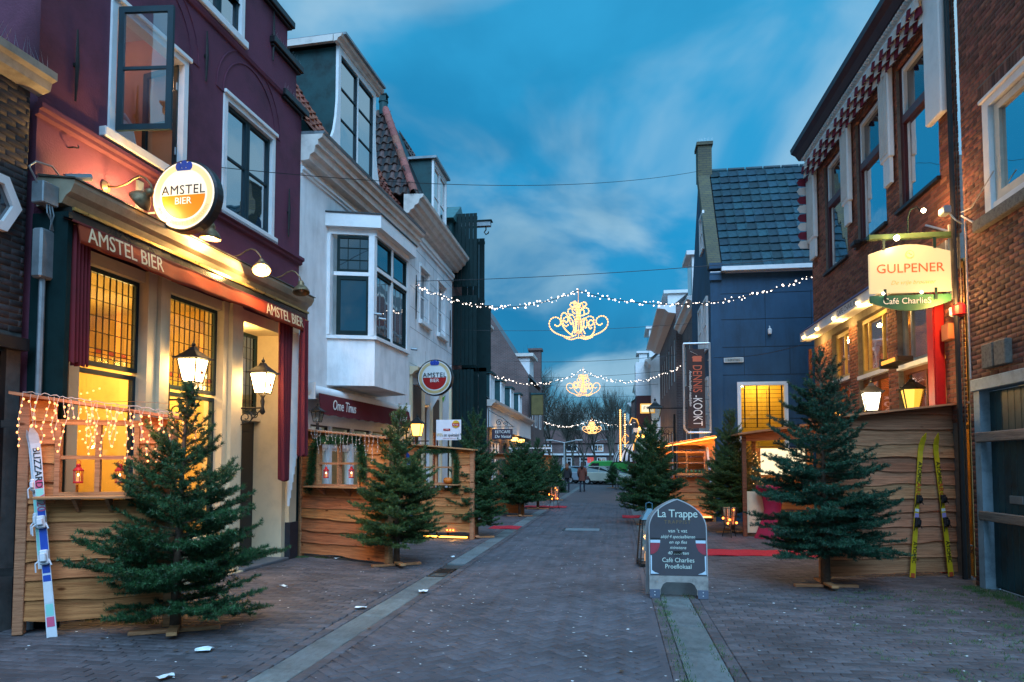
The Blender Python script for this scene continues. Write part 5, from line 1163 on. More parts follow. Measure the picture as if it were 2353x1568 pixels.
# eaves
b = MB(); mould(b, -7.1, .04, [(0, 8.93), (.10, 8.94), (.12, 9.05), (.20, 9.10), (0, 9.12)]); b.build('cornice', CC, K)
b = MB(); mould(b, -7.25, .04, [(0, 9.123), (.22, 9.123), (.30, 9.24), (.40, 9.30), (.42, 9.40), (0, 9.44)]); b.build('gutter', mat('gutter_plum', (.035, .018, .03), .4, .2, 6, .05), K)
b = MB()
for k in range(70): x = -7.1 + k*.1; b.box(x, x+.05, -.21, -.10, 9.06, 9.09)
b.build('dentils', M_white, K)
# shop awning box with canvas above, spot lit
b = MB(); b.bevbox(-7.0, -.95, -.34, -.10, 4.56, 4.76, .01); fx = b.build('awning_box', M_white, K)
b = MB(); b.add([(-7.0, -.36, 4.77), (-.95, -.36, 4.77), (-.95, -.02, 5.02), (-7.0, -.02, 5.02), (-7.0, -.36, 4.75), (-.95, -.36, 4.75), (-.95, -.02, 4.99), (-7.0, -.02, 4.99)], [(0,1,2,3), (7,6,5,4), (0,4,5,1), (0,3,7,4)]); b.build('canvas', mat('canvas_plum', (.10, .10, .20), .8, .1, 4, .1), K)
text('CAFE CHARLIES', .15, mat('ink_grey', (.2, .2, .22), .5, .05, 4, 0), fx, (-3.7, -.343, 4.66), sx=1.1)
for x in (-6.6, -5.55, -4.4, -3.0): MB().ball((x, -.37, 4.60), .035, 8, 6).build('bulb', emi('bulb_warm_big', (1, .62, .2), 22), fx)
for x in (-6.3, -4.4, -3.0): lamp('awning_lamp', (x, -.30, 4.44), 26, (1, .58, .16), .04, K)
# ground floor windows
M_gfr = mat('window_mustard', (.50, .36, .12), .5, .15, 6, .05)
for (x0, x1, z0, z1), zt in zip(GW, (3.45, 3.36, 3.30)):
    window(K, x0+.02, x1-.02 if x1 < -2 else x1-.28, zt, z1-.02, .08, M_gfr if x1 < -2 else M_zinc, glass('pane_half_mirror', .40, tint=(.9, .8, .6)), .08, ((x0+x1)/2,) if x1 < -2.7 else (x0+.35, x0+1.05), (), .045, name='shop_window')
    window(K, x0+.02, x1-.02 if x1 < -2 else x1-.28, .95, zt-.08, .08, M_brown, glass('pane_amber_low', .12, tint=(.9, .7, .4)), .08, ((x0+x1)/2,), (), .05, name='shop_window')
    b = MB(); b.box(x0, x1 if x1 < -2 else x1-.26, -.03, .08, zt-.08, zt-.003); b.build('transom', M_white, K)
    drape(x0+.1, x1-.1, z1-.42, z1-.05, .2, 'pelmet', 4, .02, 0, None, mat('pelmet_ochre', (.45, .36, .06), .8, .1, 4, .1)).parent = K
b = MB(); b.bevbox(-.74, -.49, -.14, .0, 0, 4.36, .01); b.bevbox(-.72, -.51, -.155, -.141, .1, 4.2, .005); b.build('red_post', M_red, K)
b = MB(); b.box(-7.14, -7.07, -.12, -.05, 2.0, 4.4); b.build('corner_post', M_frame_r, K)
b = MB(); b.box(-6.8, -.3, 2.2, 2.25, 0, 4.6); b.box(-6.85, -6.8, .2, 2.2, 0, 4.6); b.box(-.3, -.25, .2, 2.2, 0, 4.6); b.box(-6.8, -.3, .2, 2.2, 4.6, 4.65); b.build('room_wall', mat('cafe_room', (.5, .30, .10), .8, .2, 1.5, .05), K)
lamp('cafe_lamp', (-5, 1.2, 4.2), 80, (1, .55, .15), .1, K); lamp('cafe_lamp', (-3, 1.2, 4.2), 80, (1, .55, .15), .1, K); lamp('cafe_lamp', (-1.5, 1.2, 2.8), 30, (1, .55, .15), .1, K)
b = MB(); b.box(-1.9, -1.2, -.40, -.16, 3.26, 3.34); b.box(-1.9, -1.84, -.42, -.14, 3.22, 3.38); b.build('patio_heater', M_blackp, K); MB().box(-1.82, -1.28, -.42, -.405, 3.27, 3.33).build('heater_glow', emi('heater_glow', (1, .4, .05), 1.5), K)
# drain pipe, alarm boxes on the last pier
b = MB(); b.tube([(.03, -.07, 9.0), (.03, -.07, 0)], .035, 8); b.build('drain_pipe', M_blackp, K)
b = MB(); b.tube([(-.14, -.05, 5.1), (-.14, -.05, 4.0)], .022, 7); b.tube([(-.24, -.05, 4.9), (-.24, -.05, 4.1)], .02, 7); b.tube([(-.9, -.04, 5.35), (-.25, -.04, 5.05), (-.14, -.05, 5.0)], .018, 6); b.build('conduit', M_grey_metal, K)
MB().bevbox(-.38, -.16, -.1, .0, 3.42, 3.66, .01).build('meter_box', mat('meter_box', (.45, .16, .07), .6, .1, 6, .05), K)
al = thing('alarm_light', 'red and cream alarm lamp on the brick pier under the round-topped beer sign', 'lamp', RP.w(.03, 3.80, .03), RP.rz); MB().lathe([(.03, -.1), (.09, -.06), (.09, .06), (.05, .1)], (0, 0, 0), 12).build('dome', M_red, al); MB().tube([(0, 0, -.1), (-.1, -.06, -.04), (-.16, -.04, .06)], .03, 7).build('arm', M_stripe_w, al)
sc = thing('security_camera', 'small black camera under the second upstairs sill of the corner café', 'camera', RP.w(-3.65, 5.93, .12), RP.rz); MB().bevbox(-.16, .1, -.09, .05, -.05, .05, .02).build('body', M_blackp, sc); MB().box(.08, .2, 0, .1, -.02, .02).build('mount', M_blackp, sc)
# ================================================================ the hanging beer sign
gs = thing('beer_sign', 'lit cream beer sign with round top and green café board under a green beam', 'sign', (4.25, 10.95, 4.40), 0)
def arcplate(x0, x1, z0, zs, zc, y0, y1, down=False):
    n = 16; P_ = [(x0, z0), (x1, z0)] if not down else [(x1, zs), (x0, zs)]
    return n
n = 18; poly = [(-.55, -.30), (.55, -.30), (.55, .28)] + [(.55 - .10 - .9*k/n, .31 + .09*math.sin(PI*k/n)) for k in range(n+1)] + [(-.55, .28)]
MB().prism(poly, -.03, .03, 'y').build('board', emi('gulp_face', (1, .76, .38), .80), gs)
# the lamp-lit middle of the face glows through the acrylic
text('GULPENER', .188, mat('gulp_red', (.60, .05, .012), .5, .05, 4, 0, emis=((1, .12, .01), .55)), gs, (0, -.034, .045), off=.004, sx=1.02)
text('De vrije brouwer', .085, mat('gulp_gold', (.6, .32, .08), .5, .05, 4, 0, emis=((1, .45, .12), .5)), gs, (.03, -.034, -.16), shear=.35)
lg = MB(); lg.lathe([(.062, -.002), (.062, .002)], (0, -.034, .25), 20, 'y'); logo = lg.build('logo', mat('gulp_gold'), gs); lg = MB(); lg.lathe([(.048, -.002), (.048, .002)], (.004, -.038, .253), 20, 'y'); lg.build('logo_disc', emi('gulp_face'), logo); lg = MB(); lg.tube([(-.035, -.042, .27), (-.01, -.042, .275), (.0, -.042, .255), (.025, -.042, .25)], .008, 5); lg.build('logo_leaf', mat('gulp_gold'), logo)
MB().bevbox(-.56, .62, -.05, .05, .49, .565, .008).build('beam', mat('sign_green_beam', (.05, .10, .04), .45, .2, 6, .05), gs)
b = MB()
for sx in (-.35, .34): b.box(sx-.018, sx+.018, -.04, -.032, .33, .49); b.box(sx-.018, sx+.018, -.04, -.032, -.42, -.25)
b.tube([(.0, 0, .565), (0, 0, .8), (.04, 0, .92), (.13, 0, .96), (.17, 0, .9)], .008, 5); b.build('straps', M_green_d, gs)
M_gb = mat('cafe_board_green', (.02, .11, .055), .5, .1, 4, .03)
poly = [(-.55, -.34), (-.55, -.44)] + [(-.55+1.1*k/n, -.44 - .13*math.sin(PI*k/n)) for k in range(1, n)] + [(.55, -.44), (.55, -.34)]
MB().prism(poly, -.02, .02, 'y').build('name_board', M_gb, gs)
text('Café CharlieS', .125, emi('name_lit', (1, .80, .55), .9), gs, (-.05, -.026, -.43), off=.006, sx=.95)
for (x, y, z, r) in ((-.21, -.14, .47, .040), (.17, -.12, .86, .032), (-.38, -.05, -.315, .02), (.14, -.05, -.315, .02)):
    MB().ball((x, y, z), r, 10, 7).build('bulb', emi('lamp_bulb'), gs)
lamp('sign_lamp', (-.20, -.30, .42), 30, (1, .56, .20), .04, gs); lamp('sign_lamp', (.17, -.22, .80), 40, (1, .48, .15), .04, gs); lamp('sign_lamp', (.42, -.28, -.5), 55, (1, .48, .14), .05, gs)
# ================================================================ brick house at the right edge
Hh = house('brick_house', BP, 'dark red brick house at the edge with blue-painted doors and a white window')
HW = [(.60, 2.3, 4.80, 6.26), (.16, 3.2, 0, 2.72)]
b = MB(); wall(b, -.02, 3.8, 0, 10, HW, 0, .14); b.add([(-.02, 0, 0), (-.02, .6, 0), (-.02, .6, 10), (-.02, 0, 10)], [(0,1,2,3)]); b.build('wall', M_mortar, Hh)
M_brick_b = mat('brick_brown', (.20, .080, .055), .85, .35, 12, .35, rnd=.5, col2=(.06, .036, .034))
SOL = (.46, 2.5, 6.30, 6.52)
bricks(Hh, -.015, 3.2, 0, 9.8, HW + [SOL], M_brick_b, limit=300)
# soldier course over the window and over the door
us = unit_brick('brick', M_brick_b, .05); r = []
for k in range(28):
    r.append(Matrix.Translation((.50+k*.07, -.008, 6.41)) @ Matrix.Rotation(PI/2, 4, 'X') @ Matrix.Rotation(PI/2, 4, 'Z') @ Matrix.Diagonal((.205, .058, .05, 1)))
pieces('brick', r, us, Hh, M_brick_b, 'bricks')
b = MB(); b.box(.58, .60+.12, -.02, .12, 4.82, 6.26); b.box(.72, 2.3, -.02, .12, 6.16, 6.26); b.bevbox(.54, 2.4, -.05, .0, 6.262, 6.31, .006); b.box(.72, 2.3, .0, .12, 4.82, 4.90); f = b.build('window_frame', M_white, Hh)
b = MB(); b.box(.76, .88, .03, .11, 4.92, 6.14); b.box(.88, 2.2, .03, .11, 6.05, 6.14); b.box(.88, 2.2, .03, .11, 4.92, 5.02); f2 = b.build('sash', mat('paint_ivory', (.66, .60, .50), .5, .1, 5, .03), Hh); MB().box(.88, 2.2, .07, .076, 5.02, 6.05).build('pane', glass('pane_sky_upper'), f2)
MB().bevbox(.40, 2.6, -.10, .1, 4.62, 4.775, .012).build('window_sill', mat('rough_concrete', (.20, .19, .165), .9, .3, 25, .5), Hh)
for x0, x1 in ((.50, .76), (.80, 1.06)): MB().bevbox(x0, x1, -.09, .0, 2.82, 3.13, .01).build('stone_block', mat('rough_concrete'), Hh)
b = MB(); b.tube([(-.02, -.03, 5.0), (.3, -.04, 4.80), (.42, -.1, 4.78)], .012, 5); b.tube([(-.02, -.03, 5.05), (.3, -.05, 5.0), (.9, -.06, 5.25)], .008, 5); b.tube([(.06, -.02, 4.9), (.06, -.02, 2.75)], .010, 5); b.build('cables', M_stripe_w, Hh)
fl = thing('flood_light', 'small floodlight on a bent arm where the two brick houses meet', 'lamp', BP.w(-.03, 5.05, .12), BP.rz); MB().bevbox(-.1, .08, -.16, -.06, -.02, .09, .015).build('head', M_zinc, fl); MB().tube([(0, -.06, 0), (.05, .0, -.12), (.02, .1, -.16)], .012, 5).build('arm', M_zinc, fl)
# doors
M_dblue = mat('door_frame_blue', (.26, .36, .42), .55, .25, 4, .12); M_dteal = mat('door_boards_teal', (.010, .045, .055), .5, .5, 2.5, .12, rnd=.2)
b = MB(); b.box(.16, .31, -.04, .14, 0, 2.70); b.bevbox(.14, 3.2, -.07, .14, 2.56, 2.72, .01); b.build('door_frame', M_dblue, Hh)
dr = MB().box(.32, 3.1, .10, .13, .02, 2.55).build('door', M_dteal, Hh)
for k in range(19): MB().bevbox(.33+k*.145, .33+(k+1)*.145-.008, .075, .098, .04, 2.54, .005).build('board', M_dteal, dr)
M_rail = wood('rail_weathered', (.24, .20, .17), (.13, .11, .10))
MB().bevbox(.20, 2.9, -.06, .0, 1.89, 2.02, .01).build('rail', M_rail, dr); MB().bevbox(.22, 2.9, -.06, .0, .88, 1.0, .01).build('rail', M_rail, dr)
ms2 = MB().bevbox(.76, 1.05, .05, .074, 1.12, 1.22, .006).build('mail_slot', M_zinc, dr)
# ================================================================ slate-blue house across the alley
Zs = Plane((2.74, 20.9), (1, 0)); Z = house('blue_house', Zs, 'slate blue house with green glazed roof and street nameplate facing the alley')
M_blue = mat('slate_blue_render', (.024, .075, .140), .75, .2, 1.2, .2, bs=40, stretch=(2, 2, .5), patch=(1.0, .22))
YW = (.70, 2.08, .8, 3.95)
b = MB(); wall(b, 0, 6, 0, 7.1, [YW], 0, .12); b.add([(0, 0, 0), (0, 5.0, 0), (0, 5.0, 7.4), (0, 2.4, 11.1), (0, 0, 7.4)], [(0,1,2,3,4)]); b.build('wall', M_blue, Z)
b = MB()
for z in (1.3, 2.1, 2.9, 4.15, 4.95, 5.75, 6.5):
    b.box(.28, 5.9, -.006, .0, z, z+.012)
for z in (2.9, 4.15, 4.95, 5.75):
    for k in range(5): x = .9 + k*1.25 + (.6 if int(z*2) % 2 else 0); b.box(x, x+.012, -.006, 0, z, z+.8)
b.build('render_joints', mat('joint_navy', (.010, .022, .04), .8, .1, 4, 0), Z)
b = MB(); b.box(-.02, .30, -.07, .0, 0, 5.2); b.box(-.03, .31, -.075, .0, 6.9, 7.05); b.box(-.03, .31, -.085, .0, 7.06, 7.12); b.build('corner_pier', M_blue, Z)
b = MB(); b.box(.29, 6, -.26, .0, 7.12, 7.24); b.build('gutter', M_white, Z)
# roof tiles laid one by one, parapet strip and chimney block
sl2 = math.atan2(11.0-7.2, 2.35); uy2 = (0, math.cos(sl2), math.sin(sl2)); Ls = math.hypot(3.8, 2.35)
b = MB(); b.add([(.3, -.1, 7.16), (6, -.1, 7.16), (6, 2.3, 11.0), (.3, 2.3, 11.0)], [(0,1,2,3)]); b.build('roof', M_blackp, Z)
M_slate = mat('glazed_green_tile', (.009, .050, .070), .55, .35, 3, .1, rnd=.45, spec=.35)
fu = MB(); fu.add([(-.5,0,0),(.5,0,0),(.5,1,0),(-.5,1,0),(-.5,0,-.5),(.5,0,-.5),(.36,0,.25),(.5,0,.3),(.5,1,.3),(.36,1,.25)], [(0,1,2,3),(0,4,5,1),(0,1,6),(6,7,8,9),(1,7,6)]); fum = fu.mesh('roof_tile', M_slate)
tile_roof(Z, (.33, -.14, 7.20), (1, 0, 0), uy2, 16, 14, .285, Ls/14, M_slate, unit=fum, th=.07)
b = MB()
for k in range(9): b.tube([(.35+k*.55, 2.25, 11.03), (.35+k*.55+.5, 2.25, 11.03)], .085, 8)
b.build('ridge_tiles', M_slate, Z); MB().cyl((4.55, 2.3, 11.0), (4.55, 2.3, 11.4), .04, 6).build('vent_pipe', M_zinc, Z)
b = MB(); b.add([(-.06, -.08, 7.3), (.30, -.08, 7.3), (.30, 2.25, 11.1), (-.06, 2.25, 11.1), (-.06, .18, 7.25), (.30, .18, 7.25), (.30, 2.55, 10.95), (-.06, 2.55, 10.95)], [(0,1,2,3), (7,6,5,4), (0,4,5,1), (0,3,7,4), (1,5,6,2)]); b.build('parapet', upright('brick_mossy', (.13, .115, .05), (.09, .085, .05), (.06, .06, .05)), Z)
b = MB(); b.box(-.05, .38, 2.1, 2.7, 10.8, 11.85); b.box(-.09, .42, 2.05, 2.75, 11.853, 11.96); MB().box(-.04, .33, -.14, .2, 7.22, 7.38).build('kneeler', M_blue, Z); b.build('chimney', MATS.setdefault('bm', bpy.data.materials['brick_mossy']), Z)
b = MB()
for k in range(10): x = -.05+k*.05; b.add([(x-.003, 2.1, 11.96), (x+.003, 2.1, 11.96), (x+jit(.05), 2.1, 12.12)], [(0,1,2)])
b.build('bird_spikes', M_grey_metal, Z)
# yellow lit window
b = MB(); x0, x1, z0, z1 = YW; b.box(x0, x0+.10, -.03, .12, z0, z1); b.box(x1-.10, x1, -.03, .12, z0, z1); b.box(x0+.10, x1-.10, -.03, .12, z1-.10, z1); fr = b.build('window_frame', M_white, Z)
MB().box(x0+.1, x1-.1, .06, .066, z0, z1-.1).build('pane', glass('pane_yellow_room', .07, tint=(.95, .85, .6)), fr)
b = MB()
for k in range(4): x = x0+.20+k*.34; b.box(x, x+.035, .10, .13, 2.65, z1-.1)
for k in range(11): z = 2.65+k*.12; b.box(x0+.1, x1-.1, .11, .118, z, z+.012)
b.build('blind', M_blackp, fr)
b = MB(); b.box(x0-.2, x1+.2, 1.2, 1.25, 0, 4.3); b.box(x0-.25, x0-.2, .15, 1.2, 0, 4.3); b.box(x1+.2, x1+.25, .15, 1.2, 0, 4.3); b.box(x0-.2, x1+.2, .15, 1.2, 4.3, 4.35); b.build('room_wall', mat('room_yolk', (.72, .52, .12), .8, .06, 1.5, .03), Z)
lamp('room_lamp', (1.4, .65, 4.0), 50, (1, .84, .45), .1, Z)
sn = thing('street_nameplate', 'white enamel street nameplate on the slate blue side wall', 'nameplate', (3.35, 20.86, 4.58), 0)
MB().bevbox(-.27, .27, -.012, .012, -.07, .07, .004).build('plate', mat('enamel_white', (.7, .74, .74), .3, .05, 4, 0), sn); MB().bevbox(-.25, .25, -.016, -.013, -.05, .05, .001).build('field', mat('enamel_grey', (.35, .42, .42), .4, .05, 4, 0), sn); text('SLIJKSTEEG', .085, M_blackp, sn, (0, -.02, 0), sx=.82, off=.002)
b = thing('wall_light', 'little white lamp fixed high on the slate blue wall', 'lamp', (4.35, 20.84, 5.40), 0); MB().lathe([(.05, -.1), (.06, .03), (.03, .06)], (0, 0, 0), 10).build('glass', M_white, b); MB().tube([(0, 0, .06), (0, .0, .11), (0, .05, .13)], .015, 5).build('mount', M_white, b)
# street front of the blue house and the banner frame
b = MB()
fz = Plane((2.72, 20.9), (0, -1)); Zf = thing('x', None, None, (2.72, 20.9, 0), fz.rz)
for x, z0, z1 in ((-1.0, 5.0, 6.6), (-2.3, 5.0, 6.6), (-1.0, 2.0, 4.2), (-2.3, 2.0, 4.2), (-1.6, 8.2, 9.4)):
    o = window(None, x-.45, x+.45, z0, z1, -.04, M_white, G_sky, .09, (x,), ((z0+z1)/2,), .05); o.matrix_basis = Zs_i = (Matrix.Translation((2.74, 20.9, 0)).inverted() @ Zf.matrix_basis); o.parent = Z
bpy.data.objects.remove(Zf)
bf = thing('banner_bracket', 'galvanised tube frame on the blue house that holds the dark lettered banner', 'bracket', (2.3, 20.5, 0), 0)
b = MB(); xa, xb, za, zb = -.38, .34, 2.5, 5.02
b.tube([(xa+.1, 0, za), (xb, 0, za)], .032, 8); b.tube([(xa, 0, zb), (xb, 0, zb)], .032, 8); b.tube([(xb, 0, za-.02), (xb, 0, zb+.02)], .032, 8); b.tube([(xa, 0, zb), (xa, 0, za+.12), (xa+.1, 0, za)], .032, 8); b.tube([(xb, 0, 3.2), (xb+.02, .45, 3.2)], .02, 6); b.tube([(xb, 0, 4.6), (xb+.02, .45, 4.6)], .02, 6); b.build('tubes', M_grey_metal, bf)
b = MB()
for k in range(7):
    z = za + .2 + k*.36; b.tube([(xa, 0, z), (xa+.13, 0, z+.02)], .006, 4); b.tube([(xb, 0, z), (xb-.16, 0, z+.02)], .006, 4)
b.build('ties', M_blackp, bf)
bn = thing('banner', 'dark brown vertical banner lettered in orange and white, hung in a tube frame', 'banner', (2.28, 20.48, 0), 0)
MB().bevbox(-.26, .22, -.006, .006, 2.62, 4.86, .002).build('cloth', mat('banner_brown', (.035, .02, .02), .6, .1, 3, .03), bn)
text('DENNIS', .36, mat('banner_orange', (.62, .13, .06), .5, .05, 4, 0), bn, (.0, -.012, 4.02), (PI/2, PI/2, 0), sx=.62, off=.012, align='CENTER'); text('-KOOKT', .36, M_lett_white, bn, (.0, -.012, 3.12), (PI/2, PI/2, 0), sx=.62, off=.012)
text('Ambachtelijke maaltijden', .10, M_lett_white, bn, (-.18, -.012, 3.75), (PI/2, PI/2, 0), shear=.3)
pot = MB(); pot.bevbox(-.11, .13, -.014, -.008, 4.50, 4.66, .002); pot.box(-.13, .15, -.015, -.012, 4.60, 4.63); pot.build('pot_picture', mat('banner_orange'), bn); MB().bar((-.18, -.012, 4.80), (.02, -.012, 4.69), .03, .004).build('spoon_picture', M_lett_white, bn)
# ================================================================ the row beyond
def row_house(name, label, X, Y0, Y1, h, mw, roof, wins, corn=.35, dormer=None, rh=2.6, floors=2):
    P = Plane((X, Y0), (0, -1)); L = Y1-Y0; g = house(name, P, label)
    b = MB(); wall(b, -L, 0, 0, h, [(-w[1], -w[0], w[2], w[3]) for w in wins], 0, .12); b.add([(0, 0, 0), (0, 6, 0), (0, 6, h), (0, 3, h+rh), (0, 0, h)], [(0,1,2,3,4)]); b.build('wall', mw, g)
    for w in wins: window(g, -w[1], -w[0], w[2], w[3], .04, M_white, G_sky if w[2] > 2.5 else G_room, .10, (-(w[0]+w[1])/2,), (w[2]+(w[3]-w[2])*.6,), .06)
    b = MB(); mould(b, -L-.05, .05, [(0, h-.25), (corn*.4, h-.2), (corn*.6, h-.05), (corn, h), (corn, h+.12), (0, h+.15)]); b.build('cornice', M_white, g)
    b = MB(); b.add([(-L, -.1, h+.15), (0, -.1, h+.15), (0, 3, h+rh), (-L, 3, h+rh)], [(0,1,2,3)]); b.build('roof', roof, g)
    if dormer:
        x0, x1, dz = dormer; d = MB().box(-x1, -x0, -.05, 2.2, h+.3, h+dz); d = d.build('dormer', M_white, g); MB().box(-x1-.12, -x0+.12, -.25, 2.3, h+dz+.003, h+dz+.16).build('dormer_roof', M_white, d); MB().box(-x1+.15, -x0-.15, -.06, -.052, h+.5, h+dz-.15).build('pane', G_sky, d)
    return g
W4 = lambda a, z0, z1, n, w=.9, st=1.7: [(a+k*st, a+k*st+w, z0, z1) for k in range(n)]
row_house('brown_brick_house', 'brown brick house with red tiled roof and white dormer past the blue house', 2.95, 26.2, 32.0, 7.6, M_bup, M_tile_r, W4(.8, 4.9, 6.6, 3) + W4(.8, .6, 3.0, 3), dormer=(1.0, 2.6, 1.9))
row_house('corniced_house', 'brick house with very deep white cornice in the middle of the right row', 2.7, 32.2, 44, 8.6, M_bup, M_tile_g, W4(.8, 5.4, 7.4, 6) + W4(.8, .6, 3.2, 6), corn=.8, dormer=(4, 8, 1.6))
o = row_house('bay_house', 'white house with dark brown boxed balcony and glazed bay further down the right row', 2.2, 44.5, 54, 8.0, M_stucco_w, M_tile_g, W4(.8, 5.2, 7.0, 4) + W4(.8, .6, 3.0, 4), dormer=(1, 4, 2.2))
MB().box(-4, -.4, -.9, 0, 3.9, 5.9).build('balcony', mat('balcony_brown', (.06, .025, .03), .7, .2, 3, .1), o); b = MB(); b.box(-4, -.4, -1.1, 0, 3.6, 3.88); b.box(-3.8, -1.8, -.9, -.01, 6.0, 8.2); b.build('bay', M_white, o)
for k in range(2): MB().box(-3.7+k*.95, -2.95+k*.95, -.92, -.905, 6.4, 7.8).build('pane', G_dark, o)
row_house('gabled_house', 'grey-green house with steep roof near the end of the right row', 1.9, 54.5, 66, 8.2, M_cream, M_tile_g, W4(.8, 5.2, 7.0, 6) + W4(.8, .6, 3.0, 6), rh=4, dormer=(1, 3, 2.0))
row_house('end_house', 'last small brick house of the right row beside the striped canopy', 1.45, 66.5, 76, 7.2, M_bup, M_tile_r, W4(.8, 4.6, 6.2, 5) + W4(.8, .6, 2.8, 5), rh=2.4)
# ================================================================ boarded terrace screens
def plank_mesh(L, h, m, wavy=.012, top=None, x0=0.0, seed=0):
    """waney-edged board: wavy lower edge, thickness, overlaps the board below; top(x) caps it"""
    r = random.Random(seed); n = max(4, int(L/.12)); ph, ph2 = r.random()*6, r.random()*6; b = MB(); k1, k2 = r.uniform(2, 4.5), r.uniform(7, 12)
    A = r.uniform(.5, 1.2)*wavy
    V = []
    for i in range(n+1):
        x = L*i/n; lo = A*math.sin(x*k1+ph) + A*.5*math.sin(x*k2+ph2) + r.uniform(-.003, .003)
        t = h if top is None else min(h, top(x0+x))
        t = max(t, lo+.004)
        V += [(x, -.034, lo), (x, -.006, t), (x, .0, t), (x, -.014, lo)]
    F_ = []
    for i in range(n):
        a = 4*i; F_ += [(a, a+4, a+5, a+1), (a+1, a+5, a+6, a+2), (a+3, a+2, a+6, a+7), (a, a+3, a+7, a+4)]
    F_ += [(0, 1, 2, 3), (4*n, 4*n+3, 4*n+2, 4*n+1)]
    return b.add(V, F_).mesh('plank', m)
def screen(a, b_, zl, zr, label, win=None, m=None, mp=None, pitch=.185, lift=.06, seed=1, cap=True, posts=(0, 1), bars=True, group='boarded terrace screens', garland=False, sill=True):
    m = m or M_wood; mp = mp or M_post; P = wall2(a, b_); L = math.hypot(b_[0]-a[0], b_[1]-a[1])
    g = thing('terrace_screen', label, 'screen', (a[0], a[1], 0), P.rz, group); r = random.Random(seed)
    top = lambda x: zl + (zr-zl)*x/L
    z = lift; k = 0
    while z < max(zl, zr):
        segs = [(0, L)]
        if win and z + pitch*.9 > win[2] and z < win[3] - .02: segs = [(0, win[0]), (win[1], L)]
        for (p, q) in segs:
            if q - p < .06: continue
            if top(p) < z+.03 and top(q) < z+.03: continue
            tz = z
            hh = pitch + .03
            if win and z < win[2] < z + hh and p < win[0] + .01 and q > win[1] - .01: hh = min(hh, win[2] - z)
            me = plank_mesh(q-p, hh, m, .014, (lambda x, z=z: top(x) - z), p, seed*100+k)
            o = ob('plank', me, g); o.location = (p, r.uniform(-.004, .004), z); k += 1
        z += pitch*r.uniform(.88, 1.12)
    if win and win[3] < max(zl, zr): pass
    for t, x in ((0, 0.0), (1, L)):
        if t in posts: MB().bevbox(x-.045 if t else x-.045, x+.045, -.05, .05, 0, top(min(max(x, 0), L))+.0, .006).build('post', mp, g)
    b = MB()
    for x in (L*.33, L*.66):
        if not win or not (win[0] < x < win[1]): b.box(x-.03, x+.03, .003, .05, lift, top(x)-.03)
    if b.v: b.build('batten', mp, g)
    if cap:
        c = MB(); c.add([(-.1, -.16, zl+.002), (L+.08, -.16, zr+.002), (L+.08, .14, zr+.002), (-.1, .14, zl+.002), (-.1, -.16, zl+.03), (L+.08, -.16, zr+.03), (L+.08, .14, zr+.03), (-.1, .14, zl+.03)], [(0,3,2,1),(4,5,6,7),(0,1,5,4),(1,2,6,5),(2,3,7,6),(3,0,4,7)]); c.build('cap_board', mp, g)
    if win:
        u0, u1, w0, w1 = win; f = MB(); y0, y1 = -.055, .03
        f.box(u0-.0, u0+.045, y0, y1, w0, w1); f.box(u1-.045, u1, y0, y1, w0, w1); f.box(u0+.045, u1-.045, y0, y1, w1-.05, w1); f.box(u0+.045, u1-.045, y0, y1, w0, w0+.03)
        if bars: um = (u0+u1)/2; wm = (w0+w1)/2; f.box(um-.022, um+.022, y0+.01, y1, w0+.03, w1-.05); f.box(u0+.045, um-.022, y0+.015, y1, wm-.018, wm+.018); f.box(um+.022, u1-.045, y0+.015, y1, wm-.018, wm+.018)
        fo = f.build('window', mp, g)
        if sill:
            s = MB(); s.bevbox(u0-.12, u1+.15, -.24, -.035, w0-.03, w0-.002, .005)
            for x in (u0+.2, u1-.25): s.prism([(-.23, w0-.032), (-.04, w0-.032), (-.04, w0-.16)], x, x+.03, 'x')
            s.build('shelf', mp, g)
    return g, P, L
def needle_rope(pts, r, m, seed, dens=900, ln=.05):
    """tinsel garland of fir needles round a path"""
    rr = np.random.RandomState(seed); pts = [Vector(p) for p in pts]; T = sum((b-a).length for a, b in zip(pts, pts[1:])); V = []
    for a, b in zip(pts, pts[1:]):
        n = int(dens*(b-a).length); d = (b-a).normalized()
        for _ in range(n):
            t = rr.rand(); c = a + (b-a)*t; v = Vector(rr.normal(size=3)); v -= d*v.dot(d)*.6; v.normalize(); s = Vector(rr.normal(size=3)).normalized()*.006
            st = c + v*r*rr.rand()*.6; V += [tuple(st-s), tuple(st+s), tuple(st+v*ln*(.6+rr.rand()*.7))]
    me = bpy.data.meshes.new('garland'); n = len(V)//3; me.from_pydata(V, [], [(3*i, 3*i+1, 3*i+2) for i in range(n)]); me.materials.append(m); return me
def V2(p): return (p[0], p[1])
# --- nearest left screen
a = G(45, 1405); b_ = G(367, 1423); a = Vector((a.x*.865, a.y*.865, 0)); b_ = Vector((b_.x*.955, b_.y*.955, 0)); Pq = wall2(a, b_); b_ = Vector((*Pq.w(Pq.q(392, 1200)[0])[:2], 0))
Pn = wall2(a, b_); q1 = Pn.q(146, 972); q2 = Pn.q(311, 972); q3 = Pn.q(146, 1134)
S1, P1, L1_ = screen(V2(a), V2(b_), Pn.q(55, 910)[1], Pn.q(400, 966)[1], 'larch board screen nearest on the left, hung with warm icicle lights above its window', (q1[0]-.05, q2[0]+.05, q3[1]-.02, q1[1]+.03), seed=3, lift=.13)
# dark brackets to the wall
MB().box(-.2, -.05, -.03, .03, 1.95, 2.02).build('bracket', M_iron, S1); MB().box(-.2, -.05, -.03, .03, .55, .62).build('bracket', M_iron, S1)
